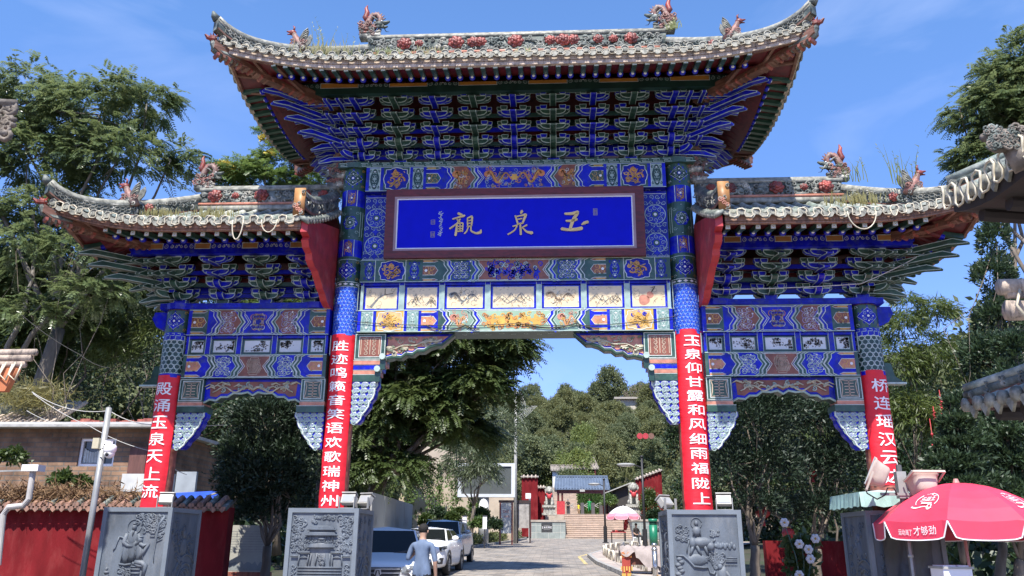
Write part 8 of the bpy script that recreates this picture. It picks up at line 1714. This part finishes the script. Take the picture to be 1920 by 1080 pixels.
# eaves of the flanking buildings, seen at both edges of the view
ORW = mat('orange_wall', (.46, .16, .07), .8, .1)
def flank(name, lb, tip, dirx, L_, rise_y, fasc, withrope, zdrop, depth=3.0, wall=None):
    """corner of a neighbouring tiled roof: tip = far inner corner; eave runs towards the viewer"""
    t = thing(name, lb, 'building', tuple(tip)); mb = MB(); me = MB(); up = Vector((0, 0, 1)); mdk = mat('dark_soffit', (.035, .028, .026), .8, .1)
    E = lambda s: Vector((0, -s, rise_y(s))); n = int(L_/.24)
    for i in range(n+1):
        s = i*.24; p = E(s); k = min(1, s/1.8); top = p+Vector((dirx*depth*k, -.0, depth*.5*k)) if k > 0 else p
        me.tube([p+Vector((-dirx*.02, 0, 0)), p+(top-p)*.5, top], .065, TILE, 6); me.tube([p+Vector((-dirx*.05, 0, 0)), p], .075, TILEE, 9)
        me.prism([p+Vector((-dirx*.03, -.02, -.02)), p+Vector((-dirx*.03, -.22, -.02+rise_y(s+.2)-rise_y(s))), p+Vector((-dirx*.03, -.12, -.16))], (dirx*.03, 0, 0), TILEE)
    pts = [E(i*.24) for i in range(n+1)]
    vs = []
    for i, p in enumerate(pts): k = min(1, i*.24/1.8); vs += [p, p+Vector((dirx*depth*k, 0, depth*.5*k))]
    mb.add(vs, [(2*i, 2*i+2, 2*i+3, 2*i+1) for i in range(n)], TILED)
    vs = []
    for p in pts: vs += [p+Vector((dirx*.02, .0, -.03)), p+Vector((dirx*.02, 0, -fasc)), p+Vector((dirx*.10, 0, -fasc)), p+Vector((dirx*depth, .0, -fasc-zdrop))]
    mb.add(vs, [(4*i+j, 4*i+j+1, 4*i+j+5, 4*i+j+4) for i in range(n) for j in range(3)], mdk)
    mb.build('deck', t); me.build('tiles', t, True); 
    for i in range(1, n, 2):
        p = pts[i]; rb = MB(); rb.tube([p+Vector((dirx*.16, 0, -fasc-.05)), p+Vector((dirx*depth, 0, -fasc-zdrop-.05))], .075, mdk, 8); rb.build('rafter', t)
    # hip ridge and its beast
    hr = MB(); hp = [Vector((dirx*depth*k, -1.8*k, rise_y(1.8*k)+depth*.5*k+.0)) for k in [i/8 for i in range(9)]]; sc_ = .55; hr.tube([p+up*.03 for p in hp], .05, WOODB, 6); hr.tube([p+up*.10 for p in hp], .06, RIDGED, 6); hr.tube([p+up*.18 for p in hp], .05, TILE, 8); rg_ = random.Random(2)
    for i in range(30): p = hp[rg_.randrange(8)]; curl3(hr, p+Vector((-dirx*.02, .06-.2, rg_.uniform(.05, .15))), .04, RIDGE, rg_, .35)
    hr.build('hip_ridge', t, True)
    if wall: wb = MB(); wb.box(min(dirx*.9, dirx*depth), max(dirx*.9, dirx*depth), -L_, -.9, -tip[2], -fasc-.2, wall); wb.build('wall', t)
    return t, E, hp
tipR = at(1786, 398, -6.0)
t, E, hp = flank('side_building', 'dark eave of a neighbouring building reaching in at the right edge', tipR, 1, 4.0, lambda s: (0 if s > 1.0 else .18*(1-s/1.0)**2), .18, 1, .2, 2.4)
mb = MB(); pts = []
for i in range(160): s = i*.025; p = Vector(tipR)+E(s)+Vector((-.10, 0, 0)); pts.append(p+Vector((0, -.05*math.sin(s/.24*4*PI), -.02+.13*math.cos(s/.24*2*PI))))
mb.tube(pts, .013, ROPE, 5); tag(mb.build('rope_light', None, True), 'cream rope light wound along the dark eave at the right edge', 'rope light', 'rope lights along the eaves')
bp = at(1902, 296, -7.4); mb = MB(); rg_ = random.Random(5); s = .40; CLAY = mat('grey_clay', (.17, .145, .12), .8, .3, 9, bump=.4, bscale=30)
mb.tube([Vector((.25*s, 0, -.2*s)), Vector((.1*s, 0, .1*s)), Vector((-.05*s, 0, .35*s))], [.3*s, .26*s, .2*s], CLAY, 9); mb.tube([Vector((-.05*s, 0, .45*s)), Vector((-.4*s, 0, .55*s)), Vector((-.62*s, 0, .50*s))], [.24*s, .17*s, .08*s], CLAY, 9); mb.tube([Vector((-.05*s, 0, .3*s)), Vector((-.35*s, 0, .22*s)), Vector((-.5*s, 0, .26*s))], [.16*s, .10*s, .05*s], CLAY, 8)
for i in range(90): curl3(mb, (rg_.uniform(-.62, .3)*s, -.19*s, rg_.uniform(.12, .66)*s), rg_.uniform(.06, .11)*s, CLAY if i % 2 else RIDGED, rg_, .36)
o = mb.build('roof_beast', t, True); o.location = bp-np.array(tipR)
lowR = at(1818, 768, -5.2); t, E, hp = flank('wall_roof', 'low grey tiled coping rising in from the right edge', lowR, 1, 4.0, lambda s: (0 if s > .8 else .05*(1-s/.8)), .06, 0, .0, .4)
mb = MB(); c = at(1912, 560, -6.8); 
for k, (w_, h, z) in enumerate(((.16, .13, .11), (.11, .07, .04), (.13, .16, -.11))): mb.tube([c+np.array([-w_, 0, z]), c+np.array([2.6, 0, z+.04])], [h*.6, h*.62], CONC, 8)
for k in range(4): mb.tube([c+np.array([-.05+.1*k, -.12, .05]), c+np.array([-.12+.1*k, -.14, -.1]), c+np.array([-.02+.1*k, -.14, -.28])], .014, ROPE, 5)
tag(mb.build('eave_end', None, True), 'weathered stacked eave end with a rope light at the right edge', 'eave')
mb = MB(); c = at(14, 225, -4)
for i in range(24): curl3(mb, c+np.array([random.Random(i).uniform(-.35, .06), 0, random.Random(i+50).uniform(-.28, .22)]), .10, CLAY, rg_, .45)
mb.tube([c+np.array([-3.6, -.4, .34]), c+np.array([.08, 0, .27])], .06, CLAY, 7); mb.tube([c+np.array([-3.6, -.4, -.22]), c+np.array([.06, 0, -.22])], .05, CLAY, 7); mb.prism([c+np.array([-3.6, .05, -.26]), c+np.array([-.28, .05, -.24]), c+np.array([-.28, .05, .26]), c+np.array([-3.6, .05, .34])], (0, -1.2, .2), TILED); mb.box(c[0]-3.6, c[0]-.9, c[1]-2.5, c[1]-.3, 0, c[2]-.2, COLRED); tag(mb.build('eave_end', None, True), 'carved clay eave end at the upper left edge', 'eave')
mb = MB(); c = at(20, 690, -3.4)
for k, (w_, z) in enumerate(((.36, .22), (.30, .14), (.22, .05))): mb.tube([c+np.array([-3.0, 0, z-.02]), c+np.array([w_*.9, 0, z])], [.055, .05], CONC, 8)
mb.prism([c+np.array([-3.0, 0, -.34]), c+np.array([.05, 0, -.34]), c+np.array([.16, 0, -.02]), c+np.array([-3.0, 0, .02])], (0, -.1, 0), ORW); mb.box(c[0]-3.0, c[0]-.32, c[1]-.4, c[1]-.02, 0, c[2]-.34, ORW)
for k in range(4): mb.tube([c+np.array([-.25+.13*k, -.12, .05]), c+np.array([-.30+.13*k, -.14, -.12]), c+np.array([-.2+.13*k, -.14, -.2]), c+np.array([-.15+.13*k, -.13, .03])], .013, ROPE, 5)
tag(mb.build('eave_end', None, True), 'stacked tile eave end above an orange wall at the left edge', 'eave')
a = at(-40, 735, 9.5); mb = MB(); b = at(98, 790, 9.5); mb.prism([Vector((a[0], 9.5, b[2]+.45)), Vector((a[0], 9.5, b[2]-.1)), Vector((b[0], 9.5, b[2]-.1)), Vector((at(60, 740, 9.5)[0], 11.5, b[2]+1.0)), Vector((a[0], 11.5, b[2]+1.0))], (0, .1, -.1), TILED)
for i in range(14): x = a[0]+(b[0]-a[0])*i/13; mb.tube([(x, 9.4, b[2]-.08), (x-.25, 11.5, b[2]+.9)], .07, CONC, 6)
tag(mb.build('old_tile_roof', None), 'old overgrown tile roof behind the brick house at left', 'roof')
rg = np.random.default_rng(6); P = np.array([at(55, 745, 9.6)+rg.normal(size=3)*np.array([.5, .3, .22]) for _ in range(1500)]); V, F = blades(P, rg.normal(size=P.shape)+np.array([.2, -.2, .6]), .4, .014, rg, .3); tag(mesh_np('dry_grass', V, F, L_WEED if False else bpy.data.materials['dry_weed'], None), 'dry straw-coloured grass on the old tile roof at left', 'grass')
# information board behind the cypress
a, b, z0, z1 = bb(418, 1072, 512, 985, 6); t = thing('information_board', 'pale information board with small print behind the cypress trunk', 'sign', ((a+b)/2, 6, gz(6))); w_ = (b-a)/2; z0 -= gz(6); z1 -= gz(6); mb = MB(); mb.box(-w_, w_, 0, .06, z0, z1, mat('board_pale', (.36, .35, .30), .6, .05)); P = Paint(mb, planeM((0, -.001, z0)))
for k in range(9): P.rect(-w_*.85, w_*(.55+.3*((k*7) % 3)/3), (z1-z0)*(.86-.055*k), (z1-z0)*(.87-.055*k), GREY, 1)
P.poly([(-w_*.95, .03)]+[(-w_*.95+w_*1.9*i/16, .12+.13*abs(math.sin(i*1.3))) for i in range(17)]+[(w_*.95, .03)], mat('board_skyline', (.22, .24, .24), .6, .1), 1); mb.build('panel', t); mb = MB(); mb.box(-w_-.05, w_+.05, -.02, .08, z0-.12, z0, COLRED); mb.build('ledge', t)
for x in (-w_*.8, w_*.8): mb = MB(); mb.box(x-.05, x+.05, .06, .16, 0, z1, GREY); mb.build('post', t)
# ================================================================== RIGHT FOREGROUND
RED_U = mat('parasol_red', (.60, .040, .085), .55, .06, 3, bump=.1, bscale=5); c = at(1806, 990, -1.4); zt_ = at(1806, 903, -1.4)[2]; zv = at(1806, 962, -1.4)[2]
U = parasol('market_parasol', 'large red parasol with white lettering at the lower right', (c[0], -1.4, 0), 1.22, zt_-zv+.10, zv-.12, RED_U, None, mat('pole_pink', (.45, .22, .20), .5, .1), .24, 8)
mb = MB(); R, hh, zb_ = 1.22, zt_-zv+.10, zv-.12
a0 = .2+2*PI*5/8; a1 = .2+2*PI*6/8; Aq, Bq = Vector((math.cos(a0), math.sin(a0), 0)), Vector((math.cos(a1), math.sin(a1), 0))
aL = .2+2*PI*4/8; AL = Vector((math.cos(aL), math.sin(aL), 0))
def UM(P0, P1):
    def f(u, v, off=0):   # u along the panel 0..1, v from rim (0) to apex (1)
        q = P0*(1-u)+P1*u; k = 1-v; p = q*R*k; return Vector((p.x, p.y, zb_+hh*(1-k*k)-.05*R*k*math.sin(u*PI)*.5+.012+off))+Vector((q.x, q.y, 0))*.004
    return f
def VM(P0, P1):
    def f(u, v, off=0): q = P0*(1-u)+P1*u; sag = -.05*R*math.sin(u*PI)*.5; return Vector((q.x*R*1.012, q.y*R*1.012, zb_+sag-.24+.24*v))+Vector((q.x, q.y, 0))*(.012+off)
    return f
for (P0, P1) in ((AL, Aq), (Bq, Vector((math.cos(.2+2*PI*7/8), math.sin(.2+2*PI*7/8), 0)))):
    M = UM(P0, P1); P = Paint(mb, M); cu, cv = .52, .30
    for i, ch in enumerate('乐战王'): put_glyph(mb, ch, M, cu-.11+.11*i, cv+.02+.012*i, .10, .09, TEXTW, .002)
    P.line([(cu+.24*math.cos(t_), cv+.01+.13*math.sin(t_)) for t_ in [PI*(.15+.10*i)-PI*.35 for i in range(10)]], .016, TEXTW, 1, False, True); P.line([(cu+.24*math.cos(t_), cv+.01+.13*math.sin(t_)) for t_ in [PI*(.78+.05*i) for i in range(10)]], .02, TEXTW, 1, False, True); P.line([(cu-.24+.05*i, cv-.11-.012*math.sin(i)) for i in range(9)], .018, TEXTW, 1, False, True)
    P.ring(cu+.10, cv-.10, .04, .016, TEXTW, 1); P.poly([(cu+.02+.03*math.cos(PI/2+k*2*PI/5+(PI/5 if j else 0))*(1 if not j else .42), cv+.13+.035*math.sin(PI/2+k*2*PI/5+(PI/5 if j else 0))*(1 if not j else .42)) for k in range(5) for j in (0, 1)], TEXTW, 1); P.rect(cu-.10, cu+.12, cv-.055, cv-.035, TEXTW, 1)
    M = VM(P0, P1)
    for i, ch in enumerate('才够劲'): put_glyph(mb, ch, M, .52+.12*i, .52, .11, .50, TEXTW, .002)
    for i, ch in enumerate('运动渴了'): put_glyph(mb, ch, M, .25+.055*i, .42, .05, .32, TEXTW, .002)
mb.build('lettering', U)
mb = MB(); p0 = at(1712, 1075, -1.6); mb.tube([(p0[0], -1.6, 0), (p0[0], -1.6, at(1712, 985, -1.6)[2])], .022, LGREY, 8); mb.tube([(p0[0], -1.6, at(1712, 1045, -1.6)[2]), (p0[0], -1.6, at(1712, 1040, -1.6)[2])], .04, LGREY, 8); tag(mb.build('tent_pole', None, True), 'thin grey metal pole with a clamp under the red parasol', 'pole')
# floodlights on their mast
x_, Y = at(1688, 900, -1.15)[0], -1.15; zt_ = at(1684, 872, Y)[2]; t = thing('floodlight_mast', 'dark mast with two big cream floodlights before the far right column', 'floodlight', (x_, Y, 0)); mb = MB(); mb.tube([(0, 0, 0), (0, 0, zt_)], .045, mat('mast_grey', (.09, .09, .09), .5, .1), 8); mb.build('mast', t); za = at(1684, 927, Y)[2]; mb = MB(); mb.bar((-.34, -.06, za), (.18, -.06, za), .05, .04, GREY); mb.box(-.07, .07, -.07, .05, za-.06, zt_-.1, GREY); mb.build('crossarm', t)
FLC = mat('floodlight_cream', (.46, .38, .32), .5, .06, 6)
def bigflood(px, py, ang, tilt, s):
    c = at(px, py, Y-.12); f = thing('lamp', None, None, (c[0]-x_, -.12, c[2]), 0, None, t); f.rotation_euler = (tilt, 0, ang); mb = MB()
    prof = [(.0, .24), (.15, .235), (.195, .20), (.225, .08), (.25, 0), (.28, -.02), (.28, -.05)]; vs = []; K = 20
    for r, h in prof:
        for k in range(K): a_ = 2*PI*k/K; sq = 1/max(abs(math.cos(a_)), abs(math.sin(a_)))**.85; vs.append((r*s*math.cos(a_)*sq*.9, h*s*1.1, r*s*math.sin(a_)*sq))
    mb.add(vs, [(i*K+k, (i+1)*K+k, (i+1)*K+(k+1) % K, i*K+(k+1) % K) for i in range(len(prof)-1) for k in range(K)], FLC); mb.build('housing', f, True)
    mb = MB(); mb.box(-.25*s, .25*s, -.07*s, -.05*s, -.27*s, .27*s, mat('flood_glass', (.35, .36, .35), .1, .03)); mb.build('glass', f); mb = MB()
    for k in range(9): mb.tube([(-.14*s+.035*k*s, .22*s, -.12*s), (-.14*s+.035*k*s, .255*s, .0)], .006*s, GREY, 4)
    mb.build('fins', f); mb = MB()
    for sg in (-1, 1): mb.bar((sg*.30*s, 0, 0), (sg*.27*s, 0, -.36*s), .03, .02, FLC)
    mb.bar((-.27*s, 0, -.36*s), (.27*s, 0, -.36*s), .03, .02, FLC); mb.build('yoke', f)
    return f
bigflood(1637, 886, -1.91, -.445, .80); bigflood(1727, 903, .05, -2.0, .86)
mb = MB(); pts = [at(x, y, Y-.1) for x, y in ((1620, 905), (1626, 925), (1645, 936), (1660, 928), (1664, 915), (1676, 915), (1682, 928))]; mb.tube(pts, .011, BLACK, 5); tag(mb.build('cable', None, True), 'black cable looping between the cream floodlight and its mast', 'cable')
# awning over the right pedestal, drapes
AW = mat('pale_awning', (.38, .47, .46), .6, .08, 3, bump=.2, bscale=6); AWS = mat('awning_side', (.30, .46, .42), .6, .12, 4, bump=.3, bscale=8)
t = thing('awning', 'pale blue green awning sheet over the far right pedestal', 'awning', (PB, 0, 0)); mb = MB(); n = 14; V = []; ax, az = .70, 2.40
for j in range(n+1):
    for i in range(n+1): u, v = i/n*2-1, j/n*2-1; V.append(Vector((u*ax, v*ax-.05, az+.09*(1-max(abs(u), abs(v)))+.010*math.sin(u*9+v*5))))
mb.add(V, [(j*(n+1)+i, j*(n+1)+i+1, (j+1)*(n+1)+i+1, (j+1)*(n+1)+i) for j in range(n) for i in range(n)], AW); mb.build('sheet', t, True); mb = MB()
for (dx, dy) in ((1, 0), (0, 1)):
    for sg in (-1, 1):
        vs = []
        for i in range(25):
            q = i/12-1; p = Vector((q*ax, sg*ax-.05, az+.01)) if dx else Vector((sg*ax, q*ax-.05, az+.01)); w_ = .012*math.sin(i*1.9); o_ = Vector((0, sg*(.02+w_), 0)) if dx else Vector((sg*(.02+w_), 0, 0)); vs += [p, p+o_+Vector((0, 0, -.22-.012*math.sin(i*1.3)))]
        mb.add(vs, [(2*i, 2*i+1, 2*i+3, 2*i+2) for i in range(24)], AWS)
mb.build('valance', t)
DR = mat('dark_plastic_drape', (.030, .034, .036), .35, .2, 4, bump=.8, bscale=5); mb = MB(); n, k_ = 18, 10; V = []
for j in range(k_+1):
    for i in range(n+1): u, v = i/n, j/k_; x = PB-.40+u*.78*(1-.15*v); V.append((x, -.635-.035*math.sin(u*11+v*4)-.02*math.sin(v*14), 2.08-v*1.95))
mb.add(V, [(j*(n+1)+i, j*(n+1)+i+1, (j+1)*(n+1)+i+1, (j+1)*(n+1)+i) for j in range(k_) for i in range(n)], DR); tag(mb.build('plastic_drape', None, True), 'crinkled dark plastic sheet hung over the front of the far right pedestal', 'sheet')
c = at(1785, 1082, -1.9); mb = MB(); t = thing('white_crate', 'white plastic box top just in view under the red parasol', 'box', (c[0], -1.9, 0)); zt_ = at(1785, 1066, -1.9)[2]; mb.box(-.19, .19, -.2, .2, 0, zt_, TEXTW); mb.build('box', t); mb = MB(); mb.box(-.21, .21, -.22, .22, zt_, zt_+.03, LGREY); mb.box(-.17, .0, -.16, .16, zt_+.03, zt_+.045, TEXTW); mb.box(.03, .17, -.16, .16, zt_+.03, zt_+.045, TEXTW); mb.build('lid', t)
# red ribbons and lanterns, hollyhocks
for px, py, Y, hh_, lb in ((1752, 845, 6.4, 60, 'long red ribbon hanging in the bamboo'), (1766, 765, 6.4, 34, 'short red ribbon high in the bamboo'), (1752, 780, 6.5, 18, 'small red tassel beside the short ribbon')):
    c = at(px, py, Y); h_ = hh_/ppm(c); mb = MB(); 
    for k in range(7): mb.ball((c[0]+.02*math.sin(k*2), Y, c[2]+h_/2-h_*k/6), (.035, .03, h_/16), REDB, 7, 4)
    mb.tube([(c[0], Y, c[2]+h_), (c[0], Y, c[2]-h_/2)], .01, REDB, 4); tag(mb.build('red_ribbon', None, True), lb, 'ribbon')
for px, py, Y, r, lb in ((1523, 888, 9.5, 9, 'small red paper lantern in the dark trees behind the right arch, upper'), (1430, 960, 8, 14, 'red paper lantern low behind the right arch'), (1478, 1000, 9, 12, 'dim red lantern behind the hollyhocks'), (1210, 818, 104, 14, 'red scalloped signboard on the wooded hill')):
    c = at(px, py, Y); k = 1/ppm(c); 
    if Y > 100:
        mb = MB()
        for j in range(3): mb.lathe([(0, -.3), (r*k*.4, -.3), (r*k*.4, .3), (0, .3)], (c[0]+(j-1)*r*k*.75, Y, c[2]), REDB if j < 2 else WOODB, 14, axis='y')
        tag(mb.build('hill_sign'), lb, 'sign')
    else:
        t = thing('red_lantern', lb, 'lantern', tuple(c)); mb = MB(); mb.ball((0, 0, 0), (r*k, r*k, r*k*.85), REDB, 12, 8); mb.build('shade', t, True); mb = MB(); mb.tube([(0, 0, r*k*.8), (0, 0, r*k*1.0)], .05, YELL, 8); mb.tube([(0, 0, -r*k*.8), (0, 0, -r*k*1.8)], [.03, .05], REDB, 6); mb.build('tassel', t)
x0, x1, z0, z1 = bb(1440, 1080, 1640, 1015, 11); mb = MB(); mb.box(x0, x1, 11, 11.3, gz(11)-.1, z1, REDWALL); tag(mb.build('red_wall'), 'low red wall in shade behind the right side arch', 'wall')
mb = MB(); HOL = mat('hollyhock_white', (.62, .58, .58), .7, .05); HOLL = L_SHRUB; rg = random.Random(3); P = []
for px, pts in ((1500, ((1470, 980), (1498, 1020), (1519, 1048), (1498, 1078))), (1485, ((1528, 1010), (1515, 1030)))):
    for x, y in pts:
        c = at(x, y, 2.6)
        for k in range(6): a_ = k*1.05; mb.ball((c[0]+.05*math.cos(a_), c[1]-.02, c[2]+.05*math.sin(a_)), (.045, .02, .045), HOL, 7, 4)
        mb.ball((c[0], c[1]-.04, c[2]), .02, YELL, 6, 4)
base = at(1505, 1110, 2.7); t = thing('hollyhock', 'hollyhock with white flowers at the foot of the right side arch', 'flower', (0, 0, 0)); mb.build('blossoms', t, True); mb = MB()
for x, y in ((1470, 980), (1500, 1000), (1528, 1010), (1519, 1048)): mb.tube([(base[0], base[1], base[2]), tuple((np.array(base)+at(x, y, 2.6))/2+np.array([.05, 0, 0])), tuple(at(x, y, 2.65))], [.015, .012, .008], GREEN, 5)
mb.build('stems', t); rg2 = np.random.default_rng(3); P = np.array([at(rg2.uniform(1470, 1530), rg2.uniform(1000, 1085), 2.75) for _ in range(260)]); V, F = blades(P, rg2.normal(size=P.shape), .16, .07, rg2, .2); mesh_np('leaves', V, F, L_MID, t)
# ground cover on the banks at both sides
def cover(name, n, fx, lm, seed, L_, W_, hi):
    rg = np.random.default_rng(seed); X, Yy = fx(rg, n); Z = np.array([hgt(a, b) for a, b in zip(X, Yy)])+rg.uniform(0, 1, n)**2*hi; V, F = blades(np.stack([X, Yy, Z], 1), rg.normal(size=(n, 3))+np.array([0, -.3, .5]), L_, W_, rg, .1); tag(mesh_np(name, V, F, lm, None), kind='stuff')
cover('bank_undergrowth', 40000, lambda r, n: (r.uniform(-70, -9, n), r.uniform(10, 75, n)), L_DARK, 5, .45, .13, 2.2)
cover('bank_undergrowth', 30000, lambda r, n: (r.uniform(10.5, 70, n), np.where(r.uniform(0, 1, n) < .5, r.uniform(10, 22, n), r.uniform(51, 75, n))), L_DARK, 6, .45, .13, 2.2)
